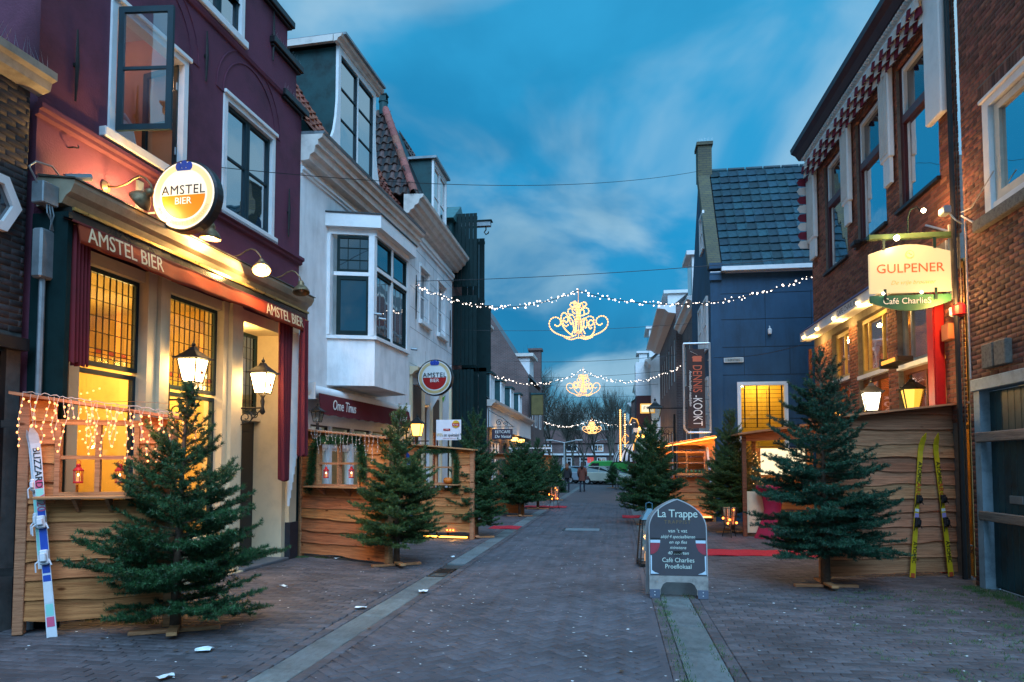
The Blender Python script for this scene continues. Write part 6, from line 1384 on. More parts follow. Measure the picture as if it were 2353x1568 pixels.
# --- second
a = G(690, 1277); b_ = G(893, 1300); Pn = wall2(a, b_); q1 = Pn.q(712, 1016); q2 = Pn.q(838, 1016); q3 = Pn.q(735, 1116)
S2, P2_, L2_ = screen(V2(a), V2(b_), Pn.q(695, 988)[1], Pn.q(890, 1010)[1], 'larch board screen under the maroon awning with a green garland round its window', (Pn.q(733, 1060)[0], Pn.q(832, 1060)[0], q3[1], q1[1]), seed=5)
W_S2 = (Pn.q(733, 1060)[0], Pn.q(832, 1060)[0], q3[1], q1[1])
gl = thing('garland', 'thick green fir garland framing the window of the screen under the maroon awning', 'garland', V2(a)+(0,), P2_.rz)
u0, u1, w0, w1 = W_S2; ob('needles', needle_rope([(u0-.18, -.1, w0-.12), (u0-.10, -.09, w0+.25), (u0-.06, -.09, w1-.1), (u0+.1, -.09, w1+.04), ((u0+u1)/2, -.09, w1-.0), (u1-.05, -.09, w1+.05), (u1+.09, -.09, w1-.2), (u1+.10, -.09, w0+.1)], .10, M_needle, 5, 3200, .055), gl)
# --- third, further back
a = G(925, 1226); b_ = G(1085, 1240); a = Vector((-4.9, b_.y+.25, 0)); Pn = wall2(a, b_); q1 = Pn.q(950, 1035); q2 = Pn.q(1055, 1040); q3 = Pn.q(965, 1112)
WS3 = (Pn.q(962, 1080)[0], Pn.q(1046, 1080)[0], q3[1], Pn.q(1000, 1036)[1])
S3, P3_, L3_ = screen(V2(a), V2(b_), Pn.q(955, 1021)[1]+.03, Pn.q(1080, 1036)[1], 'larch board screen behind the second fir, with pumpkins in its garlanded window', WS3, seed=8, lift=.14)
gl = thing('garland', 'green fir garland over the pumpkin window of the middle screen', 'garland', V2(a)+(0,), P3_.rz)
u0, u1, w0, w1 = WS3; ob('needles', needle_rope([(u0-.08, -.1, w0-.05), (u0-.05, -.09, w1-.15), (u0+.1, -.09, w1+.02), ((u0+u1)/2, -.09, w1-.03), (u1-.05, -.09, w1+.03), (u1+.06, -.09, w1-.2), (u1+.05, -.09, w0-.2)], .09, M_needle, 6, 2600, .055), gl)
for k, (x, lab) in enumerate(((u0+.12, 'orange pumpkin on the near end of the middle screen ledge'), (u1-.12, 'orange pumpkin on the far end of the middle screen ledge'))):
    pk = thing('pumpkin', lab, 'pumpkin', tuple(P3_.w(x, w0+.005, .12)), P3_.rz); bb = MB()
    for j in range(9): t = 2*PI*j/9; bb.ball((.045*math.cos(t), .045*math.sin(t), .07), .062, 8, 6, (1, 1, 1.1))
    bb.build('flesh', mat('pumpkin', (.55, .14, .015), .5, .15, 4, .05), pk, True); MB().tube([(0, 0, .12), (.01, 0, .16), (.03, 0, .18)], [.014, .01, .008], 6).build('stalk', M_bark, pk)
# LED strip glowing under the third screen
led = thing('light_strip', 'orange light strip glowing along the foot of the middle screen', 'light strip', V2(a)+(0,), P3_.rz); MB().box(L3_*.35, L3_-.1, -.05, -.03, .03, .06).build('tube', emi('led_orange', (1, .42, .05), 9), led); lamp('strip_light', (L3_-.4, -.05, .06), 4, (1, .45, .08), .03, led)
for k in range(3): MB().ball((L3_-.55+k*.07, -.06, .19), .018, 6, 5).build('bulb', emi('ember', (1, .22, .03), 9), led)
# --- fourth and fifth
a = Vector((-4.95, 22.9, 0)); b_ = Vector((-2.95, 22.6, 0)); Pn = wall2(a, b_)
screen(V2(a), V2(b_), Pn.q(1112, 1040)[1], Pn.q(1190, 1046)[1], 'larch board screen behind the third fir, below the hanging eetcafé sign', (Pn.q(1125, 1080)[0], Pn.q(1166, 1080)[0], Pn.q(1140, 1105)[1], Pn.q(1140, 1052)[1]), seed=11, pitch=.2)
a = Vector((-4.3, 33.2, 0)); b_ = Vector((-2.95, 33.0, 0)); Pn = wall2(a, b_)
screen(V2(a), V2(b_), 2.1, 2.0, 'last small board screen on the left row, before the parked cars', (.2, .85, 1.1, 1.75), seed=12, pitch=.2, bars=False)
can = thing('canopy', 'white curved canvas canopy above the last screen of the left row', 'canopy', (-4.0, 32.8, 2.35), 0)
P_ = []
for i in range(9):
    for j in range(2): P_.append((-.9 + i*.25, -.4 + j*.9, .55 - .5*math.sin(PI/2*i/8)))
MB().add(P_, [(2*i, 2*i+1, 2*i+3, 2*i+2) for i in range(8)]).build('cloth', M_stripe_w, can, True); MB().cyl((-.2, 0, .3), (-.2, 0, -2.35), .03, 6).build('pole', M_iron, can); MB().box(-.9, 1.1, -.41, -.395, -.03, .03).build('edge', M_white, can)
# --- the big weathered screen on the right
a = G(1893, 1331); b_ = G(2216, 1321); Pn = wall2(a, b_)
SR, PR_, LR_ = screen(V2(a), V2(b_), Pn.q(1893, 966)[1], Pn.q(2216, 929)[1], 'tall weathered board screen on the right with two yellow skis leaning on it', None, M_wood_grey, M_wood_grey, seed=21, pitch=.21, lift=.05)
MB().box(LR_-.02, LR_+.14, -.06, -.045, 2.12, 2.18).build('strap', M_zinc, SR); MB().box(LR_-.02, LR_+.14, -.06, -.045, .32, .38).build('strap', M_zinc, SR)
# ================================================================ skis
def ski(P, ub, ut, zb, zt, off_b, off_t, w, m, label, name_='ski', group=None, txt=(), binding=M_blackp, stripes=None, length=None):
    a = P.w(ub, zb, off_b); t = P.w(ut, zt, off_t); up = (t-a).normalized(); L = (t-a).length
    nrm = Vector((P.n[0], P.n[1], 0)); nrm = (nrm - up*nrm.dot(up)).normalized(); sx = up.cross(nrm)*-1
    if sx.dot(Vector((P.d[0], P.d[1], 0))) < 0: sx = -sx
    M = Matrix(((sx.x, -nrm.x, up.x, a.x), (sx.y, -nrm.y, up.y, a.y), (sx.z, -nrm.z, up.z, a.z), (0, 0, 0, 1)))
    g = thing(name_, label, 'ski', group=group); g.matrix_basis = M
    n = 24; V = []; 
    for i in range(n+1):
        t_ = i/n; z = L*t_; ww = w*(.5 - .10*math.sin(PI*min(1, t_*1.05))) * (1 if t_ < .93 else max(.06, math.sqrt(max(0, 1-((t_-.93)/.07)**2)))); cv = 0 if t_ < .88 else -.09*((t_-.88)/.12)**1.6
        V += [(-ww, cv, z), (ww, cv, z), (ww, cv+.010, z), (-ww, cv+.010, z)]
    F_ = [(0,1,2,3), (4*n+3, 4*n+2, 4*n+1, 4*n)]
    for i in range(n): q = 4*i; F_ += [(q, q+4, q+5, q+1), (q+1, q+5, q+6, q+2), (q+2, q+6, q+7, q+3), (q+3, q+7, q+4, q)]
    MB().add(V, F_).build('blade', m, g)
    c = L*.42
    for (z0, z1, d_) in ((c-.16, c-.02, .05), (c+.18, c+.30, .055)):
        bb = MB(); bb.bevbox(-w*.42, w*.42, -d_, -.001, z0, z1, .012); bb.bevbox(-w*.3, w*.3, -d_-.03, -d_+.003, z0+.03, z1-.03, .008); bb.tube([(-w*.4, -.03, z0+.05), (-w*.75, -.06, z0+.02), (-w*.8, -.05, z0-.06)], .007, 5); bb.tube([(w*.4, -.03, z0+.05), (w*.7, -.05, z0-.01)], .007, 5); bb.build('binding', binding, g)
    for (s, z, size, mm) in txt: text(s, size, mm, g, (0, -.004, L*z), (PI/2, PI/2, 0) if size > 0 else (PI/2, PI/2, 0))
    for (z0, z1, mm) in (stripes or ()): MB().box(-w*.36, w*.36, -.003, -.0005, L*z0, L*z1).build('stripe', mm, g)
    return g, M
M_skiy = mat('ski_yellow', (.66, .46, .02), .3, .1, 6, .03); INK = M_blackp; M_skired = mat('ski_red_ink', (.5, .08, .03), .4, .05, 6, 0)
for xb, xt, xm, lab in ((2095, 2117, 0, 'yellow ski nearer the fir, leaning inward on the weathered screen'), (2184, 2145, 1, 'yellow ski nearer the blue door, leaning on the weathered screen')):
    ub = PR_.q(xb, 1330, .14)[0]; ut = PR_.q(xt, 996, .04)[0]
    ski(PR_, ub, ut, .01, PR_.q(xt, 996, .04)[1], .16, .05, .085, M_skiy, lab, 'ski', 'yellow skis', (('ATOMIC', .72, .085, INK), ('ARC', .60, .11, M_skired), ('ATOMIC', .17, .08, INK)), M_blackp, ((.405, .44, mat('ski_lilac', (.4, .3, .6), .5, .05, 3, 0)), (.45, .47, M_white), (0.0, .03, M_skired)))
M_sblue = mat('ski_blue', (.02, .07, .38), .3, .1, 6, .02); M_swhite = mat('ski_white', (.62, .66, .70), .3, .1, 6, .02); M_spink = mat('ski_pink', (.6, .10, .20), .4, .05, 6, 0); M_smint = mat('ski_mint', (.25, .62, .55), .4, .05, 6, 0)
g_, _ = ski(P1, P1.q(121, 1425, .22)[0], P1.q(80, 985, .06)[0], .0, P1.q(80, 980, .06)[1], .22, .08, .088, M_swhite, 'white and blue ski with pink chevrons leaning on the nearest left screen', 'ski', 'touring skis', (('BLIZZARD', .80, .085, INK), ('V20', .63, .10, M_spink)), M_swhite, ((.30, .60, M_sblue), (.64, .70, M_smint), (.70, .74, M_spink), (.16, .26, M_swhite), (.10, .155, M_smint), (.05, .095, M_spink), (.26, .29, M_sblue)))
ski(P1, P1.q(96, 1265, .1)[0], P1.q(70, 985, .04)[0], .62, P1.q(70, 990, .04)[1], .10, .05, .05, M_swhite, 'narrow edge-on white ski standing behind the blue and white one', 'ski', 'touring skis', (), M_swhite, ((.1, .5, M_smint),))
sk3 = ski(P3_, P3_.q(948, 1210, .1)[0], P3_.q(938, 1040, .05)[0], .1, P3_.q(938, 1038, .05)[1], .14, .05, .09, M_sblue, 'blue ski leaning on the middle screen behind the second fir', 'ski', None, (('ATOMIC', .8, .08, M_white), ('CARV', .55, .08, M_white)), M_blackp)
# ================================================================ red lanterns in the screen windows
def red_lantern(P, u, z, off, s, lab, group='red candle lanterns in the screen windows'):
    g = thing('red_lantern', lab, 'lantern', tuple(P.w(u, z, off)), P.rz, group); R2 = .055*s
    b = MB(); b.lathe([(R2, 0), (R2*1.05, .012), (R2*.95, .02)], (0,0,0), 12)
    for k in range(6): a_ = 2*PI*k/6; b.cyl((R2*.92*math.cos(a_), R2*.92*math.sin(a_), .02), (R2*.92*math.cos(a_), R2*.92*math.sin(a_), .15*s), .005*s, 4)
    b.lathe([(R2*1.1, .15*s), (R2*1.12, .162*s), (R2*.7, .19*s), (R2*.45, .2*s), (R2*.5, .225*s), (R2*.3, .24*s)], (0,0,0), 12); b.tube([(-.02, 0, .235*s), (-.018, 0, .27*s), (0, 0, .285*s), (.018, 0, .27*s), (.02, 0, .235*s)], .003, 4); b.build('housing', M_red, g)
    b = MB(); b.lathe([(R2*.45, .02), (R2*.45, .09*s)], (0,0,0), 10); b.build('candle', emi('candle_wax', (1, .45, .15), .8), g)
    b = MB(); b.ball((0, 0, .105*s), .012*s, 6, 5, (1, 1, 1.6)); b.build('flame', emi('flame', (1, .6, .2), 12), g)
q = P1.q(174, 1108); red_lantern(P1, P1.q(187, 1100)[0], P1.q(187, 1111, .1)[1], .1, .78, 'red candle lantern on the near half of the nearest window shelf')
red_lantern(P1, P1.q(281, 1100)[0], P1.q(281, 1111, .1)[1], .1, .78, 'red candle lantern beside the big fir in the nearest window')
red_lantern(P2_, P2_.q(760, 1090)[0], P2_.q(760, 1099, .1)[1], .1, .80, 'red candle lantern left of the centre bar in the garlanded window')
red_lantern(P2_, P2_.q(818, 1090)[0], P2_.q(818, 1099, .1)[1], .1, .80, 'red candle lantern right of the centre bar in the garlanded window')
# ================================================================ string lights
BU = MB().ball((0, 0, 0), 1, 6, 4).mesh('bulb')
def bulb_mesh(m, key, _c={}):
    if key not in _c: me = MB().ball((0, 0, 0), 1, 6, 4).mesh('bulb', m); _c[key] = me
    return _c[key]
def icicles(P, L, z0, z1, label, m, seed, n=26, lit=True, maxd=.42, r=.010, u0=.02, rotg=None):
    rr = random.Random(seed); g = thing('icicle_lights', label, 'string lights', tuple(P.w(0, 0)), P.rz); w = MB(); lm = bulb_mesh(m, m.name)
    pts = [(u0 + (L-u0)*k/60, -.17 + rr.uniform(-.01, .01), z0 + (z1-z0)*k/60 + .03 + rr.uniform(-.01, .01)) for k in range(61)]; w.tube(pts, .004, 4)
    for k in range(n):
        x = u0 + (L-u0)*(k+.5)/n + rr.uniform(-.02, .02); zt = z0 + (z1-z0)*x/L + .02; d = maxd*rr.choice((.35, .6, .8, 1.0)); y = -.18; p = [(x, y, zt)]; nb = max(2, int(d/.062)); xx = x
        for j in range(nb):
            xx += rr.uniform(-.022, .022); p.append((xx, y + rr.uniform(-.012, .012), zt - d*(j+1)/nb))
        w.tube(p, .0028, 4)
        for q_ in p[1:]:
            o = ob('bulb', lm, g, (q_[0]+rr.uniform(-.012, .012), q_[1]-.008, q_[2]), None, (r, r, r*1.25))
    w.build('wire', mat('white_wire', (.5, .42, .36), .5, .05, 5, 0), g); return g
icicles(P1, L1_+.25, P1.q(55, 910)[1], P1.q(380, 963)[1], 'warm lit icicle lights hanging over the nearest screen window', E_bulb_or, 4, 34, True, .50)
icicles(P2_, L2_-.05, P2_.q(695, 988)[1], P2_.q(890, 1010)[1], 'unlit pale icicle lights along the top of the garlanded screen', mat('bulb_dull', (.7, .62, .5), .3, .1, 4, 0), 9, 22, False, .38, .007)
lamp('icicle_glow', tuple(P1.w(.5, 2.05, .5)), 16, (1, .40, .12), .25); lamp('icicle_glow', tuple(P1.w(1.2, 2.0, .5)), 14, (1, .40, .12), .25)
def garland(pa, pc, pb, dip, label, orn, seed, r=.016, wl=None, nb=62):
    """light string: wall - ornament - wall, twin catenaries, with clustered white bulbs"""
    rr = random.Random(seed); g = thing('light_garland', label, 'string lights', (0, 0, 0), 0, 'light garlands over the street'); pa, pc, pb = Vector(pa), Vector(pc), Vector(pb); w = MB(); lm = bulb_mesh(E_bulb_w, 'w')
    for p, q_ in ((pa, pc), (pc, pb)):
        pts = []
        for k in range(25):
            t = k/24; c = p.lerp(q_, t); c.z -= dip*4*t*(1-t)*(1 if q_ is pc else 1.0); pts.append(c)
        w.tube(pts, .010, 4)
        for k in range(nb):
            t = (k+.5)/nb; c = p.lerp(q_, t); c.z -= dip*4*t*(1-t); s = rr.choice((-1, 1))
            ob('bulb', lm, g, (c.x + rr.uniform(-.05, .05), c.y + rr.uniform(-.03, .03), c.z + s*rr.uniform(.005, .06)), None, (r*rr.choice((.45, .6, .8, 1.0, 1.35)),)*3)
    w.build('wire', M_blackp, g); return g
def curl(cx, cz, r0, r1, a0, turns, n=30): return [(cx + (r0+(r1-r0)*k/n)*math.cos(a0+turns*2*PI*k/n), 0, cz + (r0+(r1-r0)*k/n)*math.sin(a0+turns*2*PI*k/n)) for k in range(n+1)]
def ornament(c, w, label, r=.012, step=.035, k_=1):
    """chandelier of light tubes in two crossed planes: outer scrolls, inner scrolls, central spray"""
    g = thing('light_ornament', label, 'light ornament', tuple(c), 0, 'chandelier ornaments hung over the street'); s = w/2; lm = bulb_mesh(E_bulb_y, 'y'); wire = MB(); cnt = 0
    paths = []
    for sx in (-1, 1):
        P_ = [(.12, 0, -.66), (.30, 0, -.72), (.55, 0, -.66), (.80, 0, -.55), (.97, 0, -.38), (1.0, 0, -.18), (.90, 0, -.04), (.74, 0, -.02), (.62, 0, -.12), (.62, 0, -.26), (.72, 0, -.33), (.82, 0, -.27)]
        paths.append([(sx*x, y, z) for x, y, z in P_])
        P_ = [(.05, 0, -.60), (.16, 0, -.40), (.20, 0, -.15), (.34, 0, -.02), (.50, 0, -.06), (.52, 0, -.24), (.42, 0, -.34), (.34, 0, -.28)]
        paths.append([(sx*x, y, z) for x, y, z in P_])
        P_ = [(.02, 0, -.1), (.06, 0, .15), (.20, 0, .28), (.34, 0, .24), (.34, 0, .10), (.22, 0, .06)]
        paths.append([(sx*x, y, z) for x, y, z in P_])
        paths.append([(sx*x, y, z) for x, y, z in [(.03, 0, .2), (.08, 0, .42), (.22, 0, .48), (.28, 0, .38), (.18, 0, .32)]])
        paths.append([(sx*x, y, z) for x, y, z in [(.0, 0, .5), (.06, 0, .1), (.10, 0, -.3), (.22, 0, -.6)]])
    paths.append([(0, 0, .55), (0, 0, -.75)]); paths.append([(-.5, 0, -.72), (-.25, 0, -.80), (0, 0, -.74), (.25, 0, -.80), (.5, 0, -.72)])
    allp = [[Vector(p)*s for p in q_] for q_ in paths] + [[Matrix.Rotation(R_(58), 3, 'Z') @ (Vector(p)*s) for p in q_] for q_ in paths[:10]]
    for q_ in allp:
        # smooth
        sm = []
        for i in range(len(q_)-1):
            p0 = q_[max(i-1, 0)]; p1 = q_[i]; p2 = q_[i+1]; p3 = q_[min(i+2, len(q_)-1)]
            for k in range(4): t = k/4; sm.append(.5*((2*p1) + (p2-p0)*t + (2*p0-5*p1+4*p2-p3)*t*t + (3*p1-p0-3*p2+p3)*t**3))
        sm.append(q_[-1]); wire.tube(sm, .013, 4); acc = 0
        for p, n_ in zip(sm, sm[1:]):
            acc += (n_-p).length
            if acc > step and cnt < 298: ob('bulb', lm, g, tuple(n_), None, (r,)*3); acc = 0; cnt += 1
    wire.tube([(0, 0, s*.55), (0, 0, s*.95)], .006, 4); wire.build('frame', mat('copper_tube', (.45, .22, .08), .5, .1, 4, 0, emis=((1, .42, .10), 1.7)), g); return g
g1c = atY(1328, 668, 18.2)
garland(XP.w(1.05, 6.42, .02), g1c, RP.w(-6.9, 6.15, .05), .52, 'nearest white light garland over the street, from white house to corner café', None, 1, .017, nb=84)
ornament(atY(1329, 727, 18.2), 1.5, 'nearest and largest glowing chandelier ornament over the street', .019, .042)
g2c = atY(1340, 850, 32); garland(atY(1120, 854, 32), g2c, atY(1563, 842, 32), .62, 'second light garland, starting above the four dormers', None, 2, .021, nb=52); ornament(atY(1340, 880, 32), 1.5, 'middle chandelier ornament, half the size of the nearest in view', .019, .055)
g3c = atY(1360, 964, 60); garland(atY(1238, 964, 60), g3c, atY(1492, 958, 60), .62, 'farthest light garland in front of the bare trees', None, 3, .032, nb=34); ornament(atY(1360, 980, 60), 1.55, 'farthest and smallest chandelier ornament before the bare trees', .034, .1)
# span wires
def wire(pa, pb, sag, label, r=.006):
    pa, pb = Vector(pa), Vector(pb); o = MB().tube([Vector(((pa.lerp(pb, k/20)).x, pa.lerp(pb, k/20).y, pa.lerp(pb, k/20).z - sag*4*(k/20)*(1-k/20))) for k in range(21)], r, 5).build('span_wire', M_blackp); tag(o, label, 'wire')
wire(LP.w(-2.1, 5.95, .02), (2.55, 21.0, 10.2), .35, 'highest thin span wire, from the aubergine café to the blue gable', .006)
wire(XP.w(1.2, 6.55, 0), (4.8, 17.9, 6.65), .10, 'span wire carrying the nearest garland, with a dark connector', .008)
wire((-5.2, 22.5, 6.0), (2.5, 22.5, 6.0), .12, 'thin wire crossing behind the nearest chandelier ornament', .006)
wire((-5.1, 32, 6.35), (2.7, 32, 6.45), .15, 'wire carrying the second garland', .010)
wire((-5.1, 36, 6.1), (2.7, 36, 6.3), .15, 'thin wire just behind the second garland', .009)
wire((-5.1, 44, 6.6), (2.6, 44, 6.5), .15, 'wire above the bare trees, fourth from the camera', .010)
wire((-6, 52, 6.7), (2.2, 52, 6.6), .15, 'wire low over the bare tree crowns, fifth from the camera', .011)
wire((-6, 60, 6.0), (2.0, 60, 6.0), .12, 'wire carrying the farthest garland', .012)
wire(atY(1640, 822, 20.7), RP.w(-6.9, 4.55, .1), .12, 'white cable sagging across the slate blue wall', .007)
# ================================================================ board sign
bs = thing('chalkboard_sign', 'gothic-arched dark A-board listing beers, standing on the gutter slabs', 'sign', (.735, 8.80, 0), 0)
w = .345; H0, H1 = .27, 1.19
def arch_poly(w_, z0, z1, zs):
    pts = [(-w_, z0), (w_, z0), (w_, zs)]
    n = 12; bz = lambda t: ((1-t)**2*w_ + 2*t*(1-t)*w_*.97, (1-t)**2*zs + 2*t*(1-t)*(zs+(z1-zs)*.66) + t*t*z1)
    for k in range(1, n): pts.append(bz(k/n))
    pts.append((0, z1))
    for k in range(n-1, 0, -1): q_ = bz(k/n); pts.append((-q_[0], q_[1]))
    pts.append((-w_, zs)); return pts
tl_ = R_(6)
fr_ = thing('x', None, None, (0, 0, 0), 0); 
def tilt(o, s): o.matrix_basis = Matrix.Translation((0, s*.0, 0)) @ Matrix.Rotation(s*-1*tl_, 4, 'X'); return o
M_frame_al = mat('frame_aluminium', (.42, .44, .45), .35, .1, 9, .03, metal=.6); M_board = mat('board_print', (.045, .045, .055), .5, .12, 3, .03); M_kick = mat('board_base_scuffed', (.26, .25, .23), .6, .25, 8, .1)
B_ = MB().prism(arch_poly(w, H0, H1, .84), -.012, .012, 'y').build('frame', M_frame_al, bs)
P0 = MB().prism(arch_poly(w-.012, H0, H1-.014, .84), -.0165, -.0125, 'y').build('print', M_board, bs)
kick = MB().prism([(-w, .04), (-w+.13, .04), (-w+.13, .10), (-w+.16, .16), (-w+.20, .19), (w-.20, .19), (w-.16, .16), (w-.13, .10), (w-.13, .04), (w, .04), (w, H0-.002), (-w, H0-.002)], -.012, .012, 'y').build('foot_panel', M_kick, bs)
parts_ = [B_, P0, kick]
for sx in (-1, 1):
    parts_.append(MB().bevbox(sx*(w-.063)-.062, sx*(w-.063)+.062, -.02, .02, -.0, .105, .004).build('corner_plate', mat('plate_blue_grey', (.08, .10, .14), .4, .1, 6, .03), bs)); bo = MB(); bo.ball((sx*(w-.063), -.02, .035), .008, 6, 4); bo.ball((sx*(w-.063), -.02, .075), .008, 6, 4); parts_.append(bo.build('bolt', M_frame_al, bs))
M_mint = mat('print_mint', (.55, .66, .58), .6, .03, 5, 0)
for s_, z, size, mm, kw in (('La Trappe', 1.005, .135, M_mint, dict(off=.007, sx=.92, space=.95)), ('TRAPPIST', .905, .062, mat('print_gold', (.16, .11, .05), .6, .03, 5, 0), dict(space=1.25)), ("van 't vat", .80, .062, M_mint, {}), ('altijd 4 speciaalbieren', .73, .056, M_mint, dict(shear=.25, sx=.84)), ('en op fles', .665, .054, M_mint, dict(shear=.25)), ('minstens', .60, .054, M_mint, dict(shear=.25)), ('40 soorten', .535, .056, M_mint, dict(shear=.25, off=.001)), ('Café Charlies', .45, .076, M_mint, dict(sx=.92)), ('Proeflokaal', .375, .076, M_mint, dict(sx=.92))):
    parts_.append(text(s_, size, mm, bs, (0, -.019, z), ext=.0008, **kw))
for sx in (-1, 1):   # beer glasses printed at both edges
    x0 = sx*(w-.018); c = -sx
    def gp(pts, mm, nm): parts_.append(MB().prism([(x0 + c*px, pz) for px, pz in pts], -.0185, -.0168, 'y').build(nm, mm, bs))
    gp([(0, .69), (.118, .69), (.118, .715), (0, .715)], M_blackp, 'glass_rim'); gp([(0, .655), (.116, .655), (.118, .69), (0, .69)], mat('print_foam', (.45, .58, .66), .6, .05, 5, 0), 'foam'); gp([(0, .52), (.04, .525), (.085, .56), (.108, .61), (.114, .654), (0, .654)], mat('print_beer', (.28, .03, .05), .6, .2, 5, 0), 'beer')
    gp([(0, .32), (.014, .33), (.016, .50), (0, .51)], mat('print_foam'), 'stem'); gp([(0, .285), (.10, .288), (.05, .305), (.014, .33), (0, .33)], mat('print_foam'), 'foot')
for o in parts_: o.matrix_basis = Matrix.Translation((0, -.0, 0)) @ Matrix.Rotation(-tl_, 4, 'X') @ o.matrix_basis
bk_ = MB().prism(arch_poly(w, .0, H1, .84), -.012, .012, 'y').build('rear_leaf', M_frame_al, bs); bk_.matrix_basis = Matrix.Translation((-.035, .27, 0)) @ Matrix.Rotation(tl_*1.1, 4, 'X')
MB().box(-.05, .05, .0, .27, .55, .56).build('stay', M_iron, bs); bpy.data.objects.remove(fr_)
# ================================================================ lanterns on the ground, brazier, carpets, table, booths
def floor_lantern(loc, h, w, lab, cap=M_iron, glow=True, lit=E_lamp):
    g = thing('floor_lantern', lab, 'lantern', loc, R_(8)); a0, a1 = w/2, w*.36; z0, z1 = .08, h*.72; f = MB(); cs = [(-1,-1), (1,-1), (1,1), (-1,1)]
    for i in range(4):
        p, q_ = cs[i], cs[(i+1) % 4]; f.bar((p[0]*a0, p[1]*a0, z0), (p[0]*a1, p[1]*a1, z1), .018); f.bar((p[0]*a0, p[1]*a0, z0), (q_[0]*a0, q_[1]*a0, z0), .02); f.bar((p[0]*a1, p[1]*a1, z1), (q_[0]*a1, q_[1]*a1, z1), .018); f.bar((p[0]*a0, p[1]*a0, z0), (p[0]*a0, p[1]*a0, 0), .018)
    f.box(-a0, a0, -a0, a0, .02, .05); f.build('frame', M_iron, g)
    for i in range(4):
        p, q_ = cs[i], cs[(i+1) % 4]; k = .97; MB().add([(p[0]*a0*k, p[1]*a0*k, z0), (q_[0]*a0*k, q_[1]*a0*k, z0), (q_[0]*a1*k, q_[1]*a1*k, z1), (p[0]*a1*k, p[1]*a1*k, z1)], [(0,1,2,3)]).build('pane', G_clear, g)
    c = MB(); c.frustum(0, 0, z1+.01, h*.9, a1*1.15, a1*1.15, .03, .03); c.tube([(-.05, 0, h*.88), (-.05, 0, h*.98), (0, 0, h), (.05, 0, h*.98), (.05, 0, h*.88)], .008, 5); c.build('cap', cap, g)
    for (x, y, hh) in ((-.07, 0, .18), (.07, .05, .12), (.0, -.07, .09)):
        x *= w*2; y *= w*2; cd = MB(); cd.lathe([(.035, .055), (.035, hh)], (x, y, 0), 10); cd.build('candle', emi('candle_wax'), g); fl_ = MB(); fl_.ball((x, y, hh+.03), .016, 6, 5, (1, 1, 1.6)); fl_.build('flame', emi('flame'), g)
    lamp('candle_light', (0, 0, h*.4), 2.2, (1, .48, .14), .04, g)
    return g
floor_lantern((.93, 19.2, 0), .56, .42, 'wide glass floor lantern with candles standing under the fir by the gutter')
floor_lantern((.52, 11.6, 0), 1.0, .34, 'tall tapering floor lantern with blue cap peeping out behind the A-board', mat('cap_blue', (.05, .16, .22), .4, .1, 5, .03))
def brazier(loc, h, lab, r=.19):
    g = thing('fire_basket', lab, 'fire basket', loc, R_(15), 'iron fire baskets'); f = MB(); z0 = h*.42
    for k in range(8): a_ = 2*PI*k/8; f.bar((r*.6*math.cos(a_), r*.6*math.sin(a_), z0), (r*math.cos(a_), r*math.sin(a_), h), .016)
    for zz, rr in ((z0, r*.6), (h*.72, r*.82), (h, r)): f.tube([(rr*math.cos(2*PI*k/16), rr*math.sin(2*PI*k/16), zz) for k in range(17)], .008, 4)
    f.build('basket', M_iron, g)
    for k in range(3): a_ = 2*PI*k/3+.3; MB().tube([(r*.5*math.cos(a_), r*.5*math.sin(a_), z0), (r*.9*math.cos(a_), r*.9*math.sin(a_), 0)], .01, 5).build('leg', M_iron, g)
    for k in range(5): a_ = 2*PI*k/5; MB().tube([(r*.4*math.cos(a_), r*.4*math.sin(a_), z0+.01), (r*.62*math.cos(a_), r*.62*math.sin(a_), h*1.02)], .028, 7).build('log', mat('birch_log', (.42, .30, .17), .8, .2, 9, .2), g)
    e = MB()
    for (x, y, z) in ((-.10, -.14, z0+.04), (.10, -.14, z0+.05), (-.19, -.10, h*.66), (.02, -.16, h*.95), (.1, .0, h*.85), (-.04, -.1, h*.6)): e.ball((x, y, z), .024, 7, 5)
    e.build('embers', emi('ember'), g); lamp('ember_light', (0, -.25, h*.6), 2.5, (1, .2, .03), .05, g)
gb_ = G(1677, 1234); brazier((gb_.x, gb_.y, 0), .64, 'iron fire basket with birch logs under the middle right fir')
gb_ = G(1273, 1170); brazier((gb_.x, gb_.y, 0), .80, 'iron fire basket glowing red by the far left terrace', .24)
def carpet(x0, x1, y0, y1, lab, z=.012):
    b = MB(); n = 24; P_ = []
    for sd in (0, 1):
        for i in range(n+1):
            for j in (0, 1):
                x = x0 + (x1-x0)*i/n; P_.append((x, (y0, y1)[j] + .01*math.sin(x*9+j), z - sd*.008 + .006*math.sin(x*11)+(0 if sd else .004)))
    k = 2*(n+1); F_ = [(2*i, 2*i+2, 2*i+3, 2*i+1) for i in range(n)] + [(2*i, k+2*i, k+2*i+2, 2*i+2) for i in range(n)] + [(2*i+1, 2*i+3, k+2*i+3, k+2*i+1) for i in range(n)]
    o = b.add(P_, F_).build('red_carpet', M_carpet); tag(o, lab, 'carpet', 'red carpets laid at the terrace entrances')
p, q_ = G(1110, 1222), G(1196, 1213); carpet(p.x, q_.x, q_.y-.45, q_.y+.35, 'crumpled red carpet on the left past the second screen')
p = G(1240, 1166); carpet(p.x-.6, p.x+1.0, p.y-.3, p.y+.7, 'far thin red carpet on the left by the fire basket')
p = G(1430, 1188); carpet(p.x, p.x+1.0, p.y-.5, p.y+.5, 'short red carpet on the right beside the glass floor lantern')
p = G(1618, 1276); carpet(p.x, 4.4, p.y-.05, p.y+.80, 'long red carpet on the right leading to the corner café')
